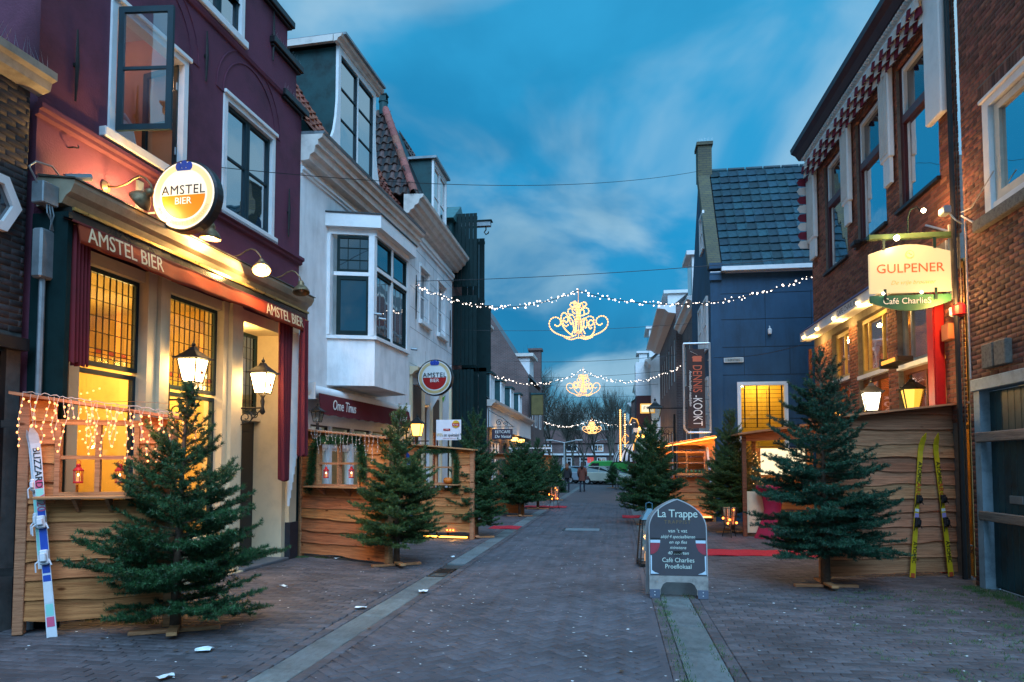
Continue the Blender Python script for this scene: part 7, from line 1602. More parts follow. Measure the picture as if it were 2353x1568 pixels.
# standing table with stretch cover
tb = thing('standing_table', 'tall party table in a tight burgundy cover by the right booth', 'table', (3.38, 16.25, 0), 0)
M_burg = mat('burgundy_jersey', (.30, .012, .055), .8, .1, 4, .08)
b = MB(); n = 20; V = []
prof = [(.38, 0), (.33, .12), (.22, .42), (.17, .62), (.20, .85), (.30, 1.04), (.34, 1.09), (.34, 1.14), (.0, 1.145)]
for (r_, z) in prof:
    for k in range(n): a_ = 2*PI*k/n; rr = r_*(1 + (.06*math.cos(4*a_) if z < .9 else 0)); V.append((rr*math.cos(a_), rr*math.sin(a_), z))
b.add(V, [(i*n+k, i*n+(k+1) % n, (i+1)*n+(k+1) % n, (i+1)*n+k) for i in range(len(prof)-1) for k in range(n)]); b.build('cover', M_burg, tb, True)
# right booth with posts, glazed side and lit inside
bo = thing('wooden_booth', 'open timber booth with sloping roof and lit window beside the corner café', 'booth', (2.80, 16.5, 0), 0)
for x, y, z in ((0, 0, 2.26), (.38, .9, 2.2), (0, 1.9, 2.2), (1.95, .0, 2.5)): MB().bevbox(x, x+.09, y, y+.09, 0, z, .006).build('post', M_post_dark if x < .3 else M_post, bo)
b = MB(); b.add([(-.12, -.2, 2.26), (2.1, -.2, 2.56), (2.1, 2.2, 2.56), (-.12, 2.2, 2.26), (-.12, -.2, 2.30), (2.1, -.2, 2.60), (2.1, 2.2, 2.60), (-.12, 2.2, 2.30)], [(0,3,2,1),(4,5,6,7),(0,1,5,4),(1,2,6,5),(2,3,7,6),(3,0,4,7)]); b.build('roof', M_post, bo)
b = MB(); b.add([(.09, .02, 2.12), (2.0, .02, 2.2), (2.0, .02, 2.54), (.09, .02, 2.28), (.09, .05, 2.12), (2.0, .05, 2.2), (2.0, .05, 2.54), (.09, .05, 2.28)], [(0,1,2,3), (7,6,5,4), (0,4,5,1)]); b.build('fascia', M_wood, bo)
for k in range(9): MB().bevbox(.55, 2.0, 1.85, 1.88, .05+k*.22, .25+k*.22, .005).build('plank', M_wood, bo)
b = MB(); b.box(.09, .38, .03, .05, 1.05, 2.1); sg_ = b.build('side_pane', G_clear, bo); MB().bevbox(.09, .55, .06, .10, .08, 1.0, .006).build('side_panel', M_cream, bo)
b = MB(); b.box(.09, .9, 1.3, 1.33, 1.0, 1.05); b.build('counter', M_post_dark, bo)
wn = MB(); wn.box(.75, 1.8, 1.80, 1.84, 1.35, 2.0); wn.build('lit_window', emi('booth_window', (1, .86, .55), 1.3), bo)
xt = thing('small_lit_tree', 'slim artificial tree with gold lights inside the right booth', 'tree', (3.25, 17.4, 1.0), 0); tt = MB(); tt.lathe([(.16, 0), (.12, .3), (.07, .6), (.0, .95)], (0,0,0), 10); tt.build('crown', M_needle, xt); e = MB()
for k in range(40): a_ = k*2.4; z = k/40*.9; rr = .18*(1-z/1.0)+.01; e.ball((rr*math.cos(a_), rr*math.sin(a_), z), .011, 5, 4)
e.build('bulb', E_bulb_y, xt)
lamp('booth_lamp', (1.1, .9, 2.1), 26, (1, .62, .25), .06, bo)
# left-of-centre hut on the right row
hu = thing('wooden_hut', 'larch board hut with an orange light rope along its sloping roof', 'hut', (1.12, 20.6, 0), 0)
Lh = 1.60; WH = (.34, 1.38, 1.33, 1.98); topf = lambda x: 2.10 + .27*x/Lh
z = .10; k = 0; r = random.Random(31)
while z < 2.3:
    segs = [(0, Lh)] if not (z+.17 > WH[2] and z < WH[3]) else [(0, WH[0]), (WH[1], Lh)]
    for (p_, q2_) in segs:
        if topf(q2_) > z+.04:
            o = ob('plank', plank_mesh(q2_-p_, .22 if not (z < WH[2] < z+.22 and q2_-p_ > 1) else WH[2]-z, M_wood, .012, (lambda x, z=z: topf(x)-z), p_, 300+k), hu); o.location = (p_, 0, z); k += 1
    z += .19*r.uniform(.9, 1.1)
for x in (0, Lh): MB().bevbox(x-.04, x+.04, -.05, .04, 0, topf(x)+.0, .006).build('post', M_post, hu)
b = MB(); b.add([(-.12, -.25, 2.10), (Lh+.1, -.25, 2.40), (Lh+.1, 1.8, 2.40), (-.12, 1.8, 2.10), (-.12, -.25, 2.13), (Lh+.1, -.25, 2.43), (Lh+.1, 1.8, 2.43), (-.12, 1.8, 2.13)], [(0,3,2,1),(4,5,6,7),(0,1,5,4),(1,2,6,5),(2,3,7,6),(3,0,4,7)]); b.build('roof', M_post, hu)
b = MB(); u0, u1, w0, w1 = WH; b.box(u0, u0+.05, -.06, .03, w0, w1); b.box(u1-.05, u1, -.06, .03, w0, w1); b.box(u0+.05, u1-.05, -.06, .03, w1-.05, w1); b.box(u0+.05, u1-.05, -.06, .03, w0, w0+.03); b.box((u0+u1)/2-.02, (u0+u1)/2+.02, -.05, .03, w0+.03, w1-.05); b.box(u0+.05, (u0+u1)/2-.02, -.045, .03, 1.64, 1.67); b.box((u0+u1)/2+.02, u1-.05, -.045, .03, 1.64, 1.67); b.build('window', M_post, hu)
b = MB(); b.bevbox(u0-.08, u1+.12, -.24, -.035, w0-.035, w0-.003, .005); b.prism([(-.23, w0-.037), (-.04, w0-.037), (-.04, w0-.17)], u0+.15, u0+.18, 'x'); b.prism([(-.23, w0-.037), (-.04, w0-.037), (-.04, w0-.17)], u1-.3, u1-.27, 'x'); b.build('shelf', M_post, hu)
for k in range(11): MB().bevbox(.75, Lh, 1.6, 1.63, .05+k*.2, .23+k*.2, .005).build('plank', M_wood_grey, hu)
led2 = thing('light_rope', 'orange light rope outlining the roof edge and near side of the right hut', 'string lights', (1.12, 20.6, 0), 0); b = MB(); b.tube([(.0, -.28, 2.07), (Lh+.05, -.28, 2.36)], .013, 6); b.tube([(.0, -.28, 2.06), (-.02, -.08, 1.9), (.0, -.08, .1)], .012, 6); b.tube([(Lh-.75, -.08, .14), (Lh-.1, -.08, .14)], .02, 6); b.build('rope', emi('rope_orange', (1, .42, .08), 7), led2)
for x in (.2, .8, 1.4): lamp('rope_light', (x, -.36, 2.02+x*.18), 14, (1, .36, .05), .03, led2)
lamp('rope_light', (.0, -.26, 1.1), 6, (1, .36, .05), .03, led2); lamp('rope_light', (1.1, -.2, .16), 2.5, (1, .38, .05), .03, led2); lamp('hut_lamp', (.8, .8, 2.0), 5, (1, .55, .2), .05, hu)
b = MB()
for k in range(9): b.ball((u0+.1+k*.11, -.02, w0+.07), .05, 6, 5)
sp_ = b.build('pot_greens', M_needle, hu)
PH_ = Plane((1.12, 20.6), (1, 0))
ski(PH_, 1.52, 1.42, .95, 2.1, .1, .06, .07, M_swhite, 'white ski with red and black chevrons fixed beside the hut window', 'ski', None, (), M_blackp, ((.28, .34, M_red), (.38, .42, M_red), (.1, .14, INK), (.18, .22, INK)))
# terrace lamps behind the right screen; the dimmer yellow one imitates a window reflection
for (px, py0, py1, Y, m_, lab) in ((2003, 945, 903, 12.6, emi('lantern_white', (1, .86, .62), 7), 'bright square lantern standing behind the weathered screen'), (2096, 940, 895, 12.9, emi('lantern_yellow', (1, .62, .10), 1.6), 'dimmer yellow lantern behind the weathered screen, added to imitate a café window reflection'), (2150, 935, 896, 13.1, emi('lantern_yellow'), 'sliver of a third yellow lantern beside the red post')):
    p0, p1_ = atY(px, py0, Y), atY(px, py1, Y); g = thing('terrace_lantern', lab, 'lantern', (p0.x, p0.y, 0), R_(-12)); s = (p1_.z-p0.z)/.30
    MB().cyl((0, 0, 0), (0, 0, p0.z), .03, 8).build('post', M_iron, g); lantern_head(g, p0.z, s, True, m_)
p0 = atY(1925, 950, 13.8); ol = thing('terrace_glow_lamp', 'orange table lamp glowing through the crown of the large right fir', 'lamp', (p0.x, p0.y, 0), 0); MB().ball((0, 0, p0.z), .05, 8, 6).build('bulb', emi('led_orange'), ol); MB().cyl((0, 0, 0), (0, 0, p0.z-.04), .02, 6).build('post', M_iron, ol); lamp('glow', (0, -.1, p0.z), 8, (1, .5, .1), .05, ol)
lamp('terrace_light', (3.9, 12.2, 2.9), 60, (1, .62, .22), .12)
# near lantern on the right row, lit FYSIO sign
wall_lantern(Plane((1.95, 24.5), (0, -1)), 0, .62, 3.08, 'unlit black street lantern on a scroll bracket over the right hut', 1.45, None, False, False)
pole = thing('lamp_bracket_post', 'dark slim post that carries the lantern bracket behind the right hut', 'post', (1.97, 24.5, 0), 0); MB().cyl((0, 0, 0), (0, 0, 3.3), .035, 8).build('shaft', M_iron, pole)
fs = thing('shop_sign', 'small orange-lit projecting sign above the right row firs', 'sign', tuple(atY(1488, 939, 30)), 0); MB().bevbox(-.30, .30, -.06, .06, -.20, .20, .01).build('box', emi('sign_orange', (1, .50, .10), 1.2), fs); MB().bevbox(-.25, .25, -.068, -.061, -.15, .15, .002).build('face', emi('sign_pale', (1, .86, .6), 1.1), fs); text('FYSI', .20, M_blackp, fs, (0, -.075, 0)); MB().cyl((.3, 0, 0), (1.6, 0, 0), .02, 6).build('arm', M_iron, fs)
# striped round canopy with light column far right
cn = thing('striped_canopy', 'black and white striped round canopy at the end of the right row', 'canopy', (1.15, 45.0, 1.75), 0)
n = 12
for k in range(n):
    a0, a1 = PI/2 + PI/2*k/n*1.0, PI/2 + PI/2*(k+1)/n; P_ = []
    for j in range(8):
        t = j/7; 
        for a_ in (a0, a1): P_.append((1.35*math.cos(a_)*math.sin(PI/2*(.12+.88*t))*1.0, -1.3*(1-t)*.3 - .6*math.sin(a_)*t, 1.15*math.cos(PI/2*t)))
    pass
for k in range(13):
    P_ = []; t0, t1 = k/13, (k+1)/13
    for j in range(9):
        u = j/8
        for t in (t0, t1): r_ = .35 + 1.0*t; P_.append((-r_*math.cos(u*PI/2) + .0 if True else 0, -.5 + 0*t, 0))
P_ = []
def cshell(k, n_):
    V = []
    for j in range(9):
        u = PI/2*j/8
        for t in (k/n_, (k+1)/n_):
            a_ = PI/2*t       # stripes run up from the hem: angle round the quarter dome
            V.append((-1.35*math.cos(u)*math.cos(a_*1.0) , -1.35*math.cos(u)*math.sin(a_), 1.15*math.sin(u)))
    return V
for k in range(14): MB().add(cshell(k, 14), [(2*i, 2*i+2, 2*i+3, 2*i+1) for i in range(8)]).build('stripe', M_blackp if k % 2 else M_white, cn)
MB().tube([(-1.35*math.cos(PI/2*k/8), -1.35*math.sin(PI/2*k/8), 0) for k in range(9)], .03, 5).build('hem', M_blackp, cn)
lc = thing('light_column', 'tall column of yellow bulbs with a glowing curled ornament above the striped canopy', 'light ornament', tuple(atY(1426, 1060, 44)), 0); b = MB(); h_ = (atY(1426, 942, 44) - atY(1426, 1060, 44)).z; b.box(-.08, .08, .02, .06, 0, h_); b.build('backing', M_iron, lc)
for k in range(26): ob('bulb', bulb_mesh(E_bulb_y, 'y'), lc, (0, -.04, .08+k*h_/26), None, (.055, .04, .055))
for k in range(16): ob('bulb', bulb_mesh(E_bulb_y, 'y'), lc, (.28, -.04, .9+k*.13), None, (.045, .04, .045))
b = MB(); sc_ = [(.55, 0, 2.3), (.7, 0, 2.65), (1.0, 0, 2.55), (1.15, 0, 2.1), (1.0, 0, 1.5), (.8, 0, 1.0), (.75, 0, .5), (1.0, 0, .0)]; b.tube(sc_, .035, 6); b.tube([(.5, 0, 1.2), (.3, 0, 1.0), (.1, 0, 1.3), (.3, 0, 1.7), (.5, 0, 1.5)], .03, 6); b.build('curl', emi('curl_glow', (1, .45, .08), 1.4), lc)
for px, py, Y in ((1465, 1003, 40), (1478, 1002, 38), (1470, 985, 44)):
    p0 = atY(px, py, Y); o = MB().ball((0, 0, 0), .10, 8, 6).build('facade_lamp', emi('lamp_orange')); o.location = p0; tag(o, {1465: 'orange façade lamp above the right row firs, nearest the canopy', 1478: 'orange façade lamp next to the lantern on the right row', 1470: 'highest small orange façade lamp on the right row'}[px], 'lamp'); lamp('facade_light', (p0.x-.1, p0.y-.3, p0.z), 25, (1, .48, .1), .08)
# ================================================================ firs
def needle_mesh(segs, spacing, ln, wd, seed, m, name='crown'):
    """segs: (p0, p1) twigs; every twig is dressed with short flat needles all round"""
    rr = np.random.RandomState(seed); A = np.array([s[0] for s in segs], float); B = np.array([s[1] for s in segs], float)
    L = np.linalg.norm(B-A, axis=1); cnt = np.maximum(1, (L/spacing).astype(int)); idx = np.repeat(np.arange(len(segs)), cnt); n = len(idx)
    t = rr.rand(n)[:, None]; P = A[idx]*(1-t) + B[idx]*t; D = (B-A)[idx]/L[idx][:, None]
    up = np.array([0, 0, 1.0]); S = np.cross(D, up); S /= np.maximum(1e-6, np.linalg.norm(S, axis=1))[:, None]; U = np.cross(S, D)
    th = rr.choice([0, 1], n)*PI + rr.normal(0, .75, n); th = np.where(rr.rand(n) < .35, PI/2 + rr.normal(0, .6, n), th)
    R = S*np.cos(th)[:, None] + U*np.sin(th)[:, None]
    V = D*.5 + R*(.8 + .25*rr.rand(n))[:, None]; V /= np.linalg.norm(V, axis=1)[:, None]
    W = np.cross(V, rr.normal(size=(n, 3))); W /= np.linalg.norm(W, axis=1)[:, None]
    l = ln*(.7+.6*rr.rand(n))[:, None]; P0 = P - W*wd; P1 = P + W*wd; P2 = P + V*l
    co = np.stack([P0, P1, P2], 1).reshape(-1, 3).astype(np.float32)
    me = bpy.data.meshes.new(name); me.vertices.add(3*n); me.vertices.foreach_set('co', co.reshape(-1))
    me.loops.add(3*n); me.loops.foreach_set('vertex_index', np.arange(3*n, dtype=np.int32)); me.polygons.add(n)
    me.polygons.foreach_set('loop_start', np.arange(0, 3*n, 3, dtype=np.int32)); me.polygons.foreach_set('loop_total', np.full(n, 3, np.int32)); me.update(calc_edges=True); me.materials.append(m); return me
def fir(loc, h, r, seed, label, z0=.30, lod=1.0, m=None, lean=(0, 0), taper=.9, gapc=.0, base=True, rz=0.0, flat=(1, 1), droop=.0, sp_z=1.15):
    rg = random.Random(seed); g = thing('fir_tree', label, 'fir tree', (loc[0], loc[1], 0), 0, 'cut fir trees lining the terraces')
    tk = MB(); pts = [(lean[0]*t*t*h, lean[1]*t*t*h, h*t) for t in (0, .25, .5, .75, .97)]; tk.tube(pts, [.042*h/2.5+.012, .034*h/2.5+.008, .026, .016, .005], 8); tk.build('trunk', M_bark, g, True)
    segs = []; br = MB(); z = z0; W_ = 0
    while z < h*.95:
        u = (z-z0)/(h-z0); nb = 9 if u < .45 else (6 if u < .75 else 4); ph = rg.random()*6.28
        prof = (1-u)**taper*(.80 + .20*min(1, u*6))
        for k in range(nb):
            if rg.random() < gapc: continue
            a = ph + 2*PI*k/nb + rg.uniform(-.3, .3); L = r*prof*(rg.uniform(.5, 1.0) if rg.random() < .45 else rg.uniform(.85, 1.2)) + .07; zz = z + rg.uniform(-.07, .07)
            el = R_(2 + 62*u**1.4 + rg.uniform(-12, 12)) - droop; c = Vector((lean[0]*(zz/h)**2*h, lean[1]*(zz/h)**2*h, zz)); dirh = Vector((math.cos(a)*flat[0], math.sin(a)*flat[1], 0))
            n = max(3, int(L/.088)); P = [c]
            for i in range(n):
                t = (i+1)/n; e = el + R_(26)*(t-.45); P.append(P[-1] + (dirh*math.cos(e) + Vector((0, 0, math.sin(e))))*(L/n))
            br.tube([P[0], P[n//2], P[-1]], [.009, .006, .002], 4, False)
            for i in range(n):
                if (i+1)/n > .12: segs.append((P[i], P[i+1]))
                t = (i+1)/n
                if t < .18: continue
                q = P[i+1]; d = (P[i+1]-P[i]).normalized()
                for sd in (-1, 1):
                    tl = L*(.42*(1-t)+.10)*rg.uniform(.6, 1.15)
                    side = dirh.cross(Vector((0, 0, 1)))*sd; v = (d*.75 + side*.75 + Vector((0, 0, rg.uniform(-.15, .45)))).normalized(); e = q + v*tl; segs.append((q, e))
                    if tl > .11:
                        for f in (.52,):
                            for s2 in (-1, 1):
                                w = (v*.8 + v.cross(Vector((0,0,1)))*s2*.6 + Vector((0, 0, rg.uniform(-.15, .25)))).normalized(); segs.append((q.lerp(e, f), q.lerp(e, f) + w*tl*.42*rg.uniform(.7, 1.2)))
        z += h*(.030 + .05*max(0, u-.45))*sp_z*rg.uniform(.6, 1.3)*rg.uniform(.85, 1.15)
    top = Vector((lean[0]*h, lean[1]*h, h)); segs.append((Vector((lean[0]*.86*h, lean[1]*.86*h, h*.86)), top))
    for k in range(4): a = 6.28*k/4 + rg.random(); segs.append((Vector((lean[0]*.9*h, lean[1]*.9*h, h*.90)), Vector((lean[0]*.9*h+.09*math.cos(a)*h/2.5, lean[1]*.9*h + .09*math.sin(a)*h/2.5, h*.955))))
    br.build('branches', M_bark, g)
    ob('crown', needle_mesh([(tuple(a), tuple(b)) for a, b in segs], .0017/lod, .034/lod**.3, .0030/lod**.62, seed, m or M_needle), g)
    if base:
        b = MB(); b.M = Matrix.Rotation(rz, 4, 'Z'); b.bevbox(-.40, .40, -.045, .045, .0, .035, .004); b.M = Matrix.Rotation(rz + PI/2, 4, 'Z'); b.bevbox(-.36, .36, -.045, .045, .037, .07, .004); b.build('cross_stand', M_post, g)
    return g
g_ = G(402, 1452); fir(V2(g_), atY(440, 868, g_.y).z, .92, 11, 'big fir nearest on the left, in front of the lit shop window', .27, 1.0, None, (.035, 0), .98, .12, rz=.5, flat=(1.05, .9))
g_ = G(911, 1300); fir(V2(g_), 2.58, .78, 12, 'fir at the end of the garlanded screen, with light green needles', .42, .85, M_needle_y, (.01, 0), .82, .04, rz=.6, sp_z=1.0)
g_ = G(1094, 1236); fir(V2(g_), 2.72, .66, 13, 'narrow dark fir beside the middle screen and the left red carpet', .34, .7, None, (-.03, .02), .42, .10, rz=.3, sp_z=.8, flat=(1, .8))
g_ = G(1194, 1187); fir(V2(g_), 2.15, .80, 14, 'wide low fir standing third beyond the middle screen', .42, .5, None, (.02, 0), .38, .12, rz=.2, sp_z=.85, flat=(1.1, .9), droop=-.1)
p = G(1236, 1170); fir(V2(p), 2.55, .72, 15, 'taller fir just past the wide low one on the left row', .35, .45, None, (0, 0), .7, .05, rz=.1)
p = G(1274, 1150); fir(V2(p), 2.05, .62, 16, 'last fir on the left row, beside the walking people', .35, .4, None, (0, 0), .6, .05)
g_ = G(1898, 1349); fir(V2(g_), 3.15, 1.0, 17, 'big fir nearest on the right, leaning over the weathered screen', .50, 1.0, mat('fir_needles_blue', (.020, .088, .048), .5, .3, 3.5, 0, rnd=.7, col2=(.008, .038, .026)), (-.006, 0), .74, .10, rz=.05, droop=.08)
g_ = G(1683, 1224); fir(V2(g_), 2.85, .78, 18, 'fir with yellow-green needles standing between the hut and the booth', .50, .7, M_needle_y, (0, 0), .6, .05, rz=.3, sp_z=.8)
fir((.93, 19.4), 2.78, .92, 19, 'full fir in front of the orange-lit hut on the right row', .42, .6, None, (0, 0), .55, .04, rz=.3, sp_z=.8)
p = G(1408, 1122); fir(V2(p), 1.75, .55, 20, 'small fir far down the right side before the striped canopy', .3, .35, None, (0, 0), .6, .05)
sp = []
for (cx, cy, n_) in ((-4.1, 6.3, 420), (-3.4, 11.0, 220), (2.8, 9.95, 420), (-3.0, 15.5, 120), (2.7, 17.3, 120)):
    for _ in range(n_): sp.append((cx + rng.gauss(0, .45), cy + rng.gauss(0, .38), rng.uniform(.004, .012), rng.random()*6))
flecks('fallen_needles', 'dry fir needles and twig bits strewn on the paving under the firs', mat('dry_needles', (.045, .045, .02), .9, .4, 9, 0), sp, 1, lift=.008)
# ================================================================ bare trees at the end
def bare_tree(x, y, h, seed, label, spread=.5, dens=1.0, m=None):
    rg = random.Random(seed); g = thing('bare_tree', label, 'tree', (x, y, 0), 0, 'bare winter trees beyond the car park'); tk = MB(); cr = MB()
    k = h/12
    def grow(p, d, L, r, lv):
        n = 3; P = [p]
        for i in range(n):
            d = (d + Vector((rg.uniform(-.13, .13), rg.uniform(-.13, .13), rg.uniform(-.02, .10)))).normalized(); P.append(P[-1] + d*(L/n))
        (tk if lv == 0 else cr).tube(P, [r, r*.85, r*.72, r*.6], 6 if lv < 2 else 3, False)
        if lv >= 5 or r < .004*k: return
        nc = {0: 5, 1: 4, 2: 4, 3: 4, 4: 3}[lv]
        for i in range(nc):
            a = rg.random()*6.28; t = rg.uniform(.45, 1.0) if i else 1.0; o = d.orthogonal().normalized(); o = Matrix.Rotation(a, 3, d) @ o
            q = P[0].lerp(P[-1], t) if lv else P[min(3, int(t*3)+ (1 if t < 1 else 0))]; nd = (d + o*rg.uniform(.35, .95)*spread*1.3 + Vector((0, 0, .18))).normalized()
            grow(q, nd, L*rg.uniform(.58, .80), r*.56, lv+1)
    grow(Vector((0, 0, 0)), Vector((0, 0, 1)), h*.40, .17*k + .03, 0)
    tk.build('trunk', m or M_bark_grey, g); cr.build('crown', m or M_bark_grey, g); return g
for i, (px, Y, h, sp, lab) in enumerate(((1222, 64, 10.2, .62, 'tallest bare tree, just past the brick gable corner'), (1262, 70, 9.4, .75, 'wide bare tree behind the double street lamp'), (1300, 78, 8.2, .7, 'bare tree in the middle of the gap, behind the lamp post'), (1322, 92, 9.5, .6, 'bare tree in the middle distance over the parked cars'), (1345, 84, 7.2, .6, 'lower bare tree right of the walking people'), (1372, 90, 9.2, .55, 'upright bare tree over the white van'), (1396, 86, 9.0, .5, 'upright bare tree beside the striped canopy'), (1416, 92, 9.6, .5, 'last bare tree before the right row begins'), (1240, 88, 9, .7, 'bare tree half hidden behind the tallest one'), (1195, 80, 9, .7, 'bare tree mostly hidden by the brick gable corner'))):
    p = G(px, 1068 + FP*1.6/Y); bare_tree(p.x, Y, h, 40+i, lab, sp)
wd = thing('tree_belt', None, None); bpy.data.objects.remove(wd)
rr = np.random.RandomState(3); V = []
for k in range(30000):
    x = rr.uniform(-26, 6); y = rr.uniform(112, 124); hmax = 7.0 + 2.2*math.sin(x*.5) + 1.4*math.sin(x*1.3+1); z = hmax*rr.rand()**.8; a = rr.normal(0, .5); l = rr.uniform(.5, 1.3); w = .028
    V += [(x-w, y, z), (x+w, y, z), (x+a*l, y+rr.uniform(-.4, .4), z+l)]
me = bpy.data.meshes.new('far_twigs'); me.from_pydata(V, [], [(3*i, 3*i+1, 3*i+2) for i in range(len(V)//3)]); me.materials.append(M_bark_grey); o = ob('far_woods', me); tag(o, 'mass of bare twigs of the park trees behind the car park', kind='stuff')
# ================================================================ far row of houses, lamp post, cars
fr = thing('terrace_row', 'low brick row of houses with white windows far behind the parked cars', 'houses', (0, 100, 0), 0)
b = MB(); wall(b, -30, 14, 0, 4.6, [], 0, .1); b.build('wall', M_bup, fr); b = MB(); b.add([(-30, -.2, 4.6), (14, -.2, 4.6), (14, 4, 6.6), (-30, 4, 6.6)], [(0,1,2,3)]); b.build('roof', mat('far_roof', (.10, .05, .045), .8, .2, 2, .1), fr); b = MB(); b.box(-30, 14, -.3, -.01, 2.9, 3.15); b.build('white_band', M_white, fr)
for k in range(18): x = -29 + k*2.4; window(fr, x, x+1.3, 1.0, 2.6, -.05, M_white, G_sky, .12, (x+.65,), (2.1,), .08)
for k in range(12): x = -28.5 + k*3.6; window(fr, x, x+1.6, 3.4, 4.4, -.05, M_white, G_sky, .12, (x+.8,), (), .08)
p = G(1297, 1068 + FP*1.6/60); lp = thing('street_lamp', 'tall pale street lamp with two arms at the car park', 'street lamp', (p.x, p.y, 0), 0); zt = atY(1297, 1018, p.y).z
MB().tube([(0, 0, 0), (0, 0, zt)], [.10, .06], 8).build('pole', M_grey_metal, lp); 
for sx in (-1, 1): MB().tube([(0, 0, zt), (sx*.5, 0, zt+.12), (sx*1.0, 0, zt+.2)], .04, 6).build('arm', M_grey_metal, lp); MB().bevbox(*(sorted((sx*.9, sx*1.55))), -.12, .12, zt+.16, zt+.28, .03).build('lamp_head', M_grey_metal, lp)
p = G(1382, 1068+FP*1.6/95); lp = thing('street_lamp', 'slim single-armed street lamp farther off among the trees', 'street lamp', (p.x-.9, p.y, 0), 0); MB().tube([(0, 0, 0), (0, 0, 4.6)], [.08, .05], 6).build('pole', M_grey_metal, lp); MB().tube([(0, 0, 4.6), (.9, 0, 4.95)], .04, 5).build('arm', M_grey_metal, lp); MB().bevbox(.8, 1.7, -.1, .1, 4.9, 5.0, .02).build('lamp_head', M_grey_metal, lp)
def car(loc, rz, col, label, van=False, name='parked_car', L=4.2, lights=False):
    g = thing(name, label, 'van' if van else 'car', loc, rz, 'vehicles parked across the end of the street'); pm = mat('carpaint_'+label[:18].replace(' ', '_'), col, .22, .06, 1, 0, spec=.6); W = .86
    h = 2.0 if van else 1.45
    if van: prof = [(-L/2, .35), (L/2-.05, .35), (L/2, .75), (L/2-.15, 1.05), (L/2-.75, 1.20), (L/2-1.35, 1.9), (L/2-1.6, h), (-L/2+.1, h), (-L/2, h-.15)]
    else: prof = [(-L/2, .40), (-L/2+.05, .28), (L/2-.1, .28), (L/2, .45), (L/2-.03, .70), (L/2-.30, .86), (L/2-1.05, .96), (-L/2+.25, 1.0), (-L/2, .85)]
    b = MB(); n = len(prof); V = []
    for s in (-1, 1):
        for k_, (x, z) in ((0, p_) for p_ in prof): V.append((x, s*W, z))
    for s in (-1, 1):
        for (x, z) in prof: V.append((x*.96, s*(W-.10), z*1.0 + (.03 if z > .8 else 0)))
    b.add(V[:2*n], [tuple(range(n)), tuple(range(2*n-1, n-1, -1))] + [(i, n+i, n+(i+1) % n, (i+1) % n) for i in range(n)]); body = b.build('body', pm, g)
    mo = body.modifiers.new('b', 'BEVEL'); mo.width = .07; mo.segments = 3; mo.limit_method = 'ANGLE'
    if not van:
        c = MB(); x0, x1 = -L/2+.35, L/2-1.05; cv = [(x0, .97), (x1, .95), (x1-.75, 1.40), (x0+1.2, 1.46), (x0+.35, 1.36)]; m_ = len(cv); V = [(x, -W+.06 if z < 1 else -W+.20, z) for x, z in cv] + [(x, W-.06 if z < 1 else W-.20, z) for x, z in cv]
        c.add(V, [tuple(range(m_)), tuple(range(2*m_-1, m_-1, -1))] + [(i, m_+i, m_+(i+1) % m_, (i+1) % m_) for i in range(m_)]); c.build('cabin_glass', G_sky, g)
        r_ = MB(); r_.bevbox(x0+.45, x1-.8, -W+.18, W-.18, 1.40, 1.475, .02)
        for s in (-1, 1): r_.bar((x1, s*(W-.08), .95), (x1-.75, s*(W-.2), 1.42), .05); r_.bar((x0, s*(W-.08), .97), (x0+.4, s*(W-.2), 1.38), .08); r_.bar((x0+1.35, s*(W-.09), .97), (x0+1.4, s*(W-.2), 1.42), .05)
        r_.build('roof', pm, g)
    else:
        c = MB(); c.add([(L/2-.78, -W+.08, 1.22), (L/2-.78, W-.08, 1.22), (L/2-1.33, W-.12, 1.86), (L/2-1.33, -W+.12, 1.86)], [(0,1,2,3)]); c.M = Matrix.Translation((.02, 0, .02)); c.build('windscreen', G_dark, g)
        for s in (-1, 1): MB().add([(L/2-1.5, s*(W+.006), 1.2), (L/2-.95, s*(W+.006), 1.2), (L/2-1.4, s*(W+.006), 1.75), (L/2-2.1, s*(W+.006), 1.75), (L/2-2.1, s*(W+.006), 1.2)], [(0,1,2,3,4)]).build('side_window', G_dark, g)
    for x in (-L/2+.75, L/2-.8):
        for s in (-1, 1):
            w_ = MB(); w_.lathe([(.26, -.10), (.31, -.08), (.31, .08), (.26, .10)], (x, s*(W-.08), .31), 16, 'y'); wo = w_.build('wheel', M_blackp, g); MB().lathe([(.19, -.105), (.19, .105)], (x, s*(W-.08), .31), 12, 'y').build('rim', M_grey_metal, wo)
    for s in (-1, 1):
        MB().bevbox(L/2-.12, L/2+.015, s*.6-.16, s*.6+.16, .62, .78, .03).build('headlight', mat('headlight_glass', (.6, .65, .65), .1, .05, 3, 0), g); MB().bevbox(-L/2-.015, -L/2+.06, s*.66-.1, s*.66+.1, .72, .92, .02).build('tail_light', M_red, g)
    return g
def gy(px, Y): p = G(px, 1068 + FP*1.6/Y); return (p.x, p.y, 0)
car(gy(1392, 57), R_(-22), (.42, .42, .34), 'cream white hatchback nose out, the nearest car', L=4.0)
car(gy(1352, 60), R_(-15), (.22, .26, .30), 'silver car half hidden behind the woman in the brown coat')
car(gy(1402, 66), R_(4), (.02, .05, .07), 'dark blue car parked behind the cream hatchback')
car(gy(1386, 73), R_(180), (.03, .32, .06), 'bright green van among the parked cars', True, 'parked_van', 5.0)
car(gy(1404, 81), R_(0), (.42, .46, .50), 'white van parked furthest back on the right', True, 'parked_van', 5.6)
car(gy(1318, 68), R_(-10), (.25, .28, .30), 'pale car left of the woman in the brown coat')
car(gy(1246, 62), R_(0), (.42, .46, .12), 'yellowish car glimpsed past the last left screen')
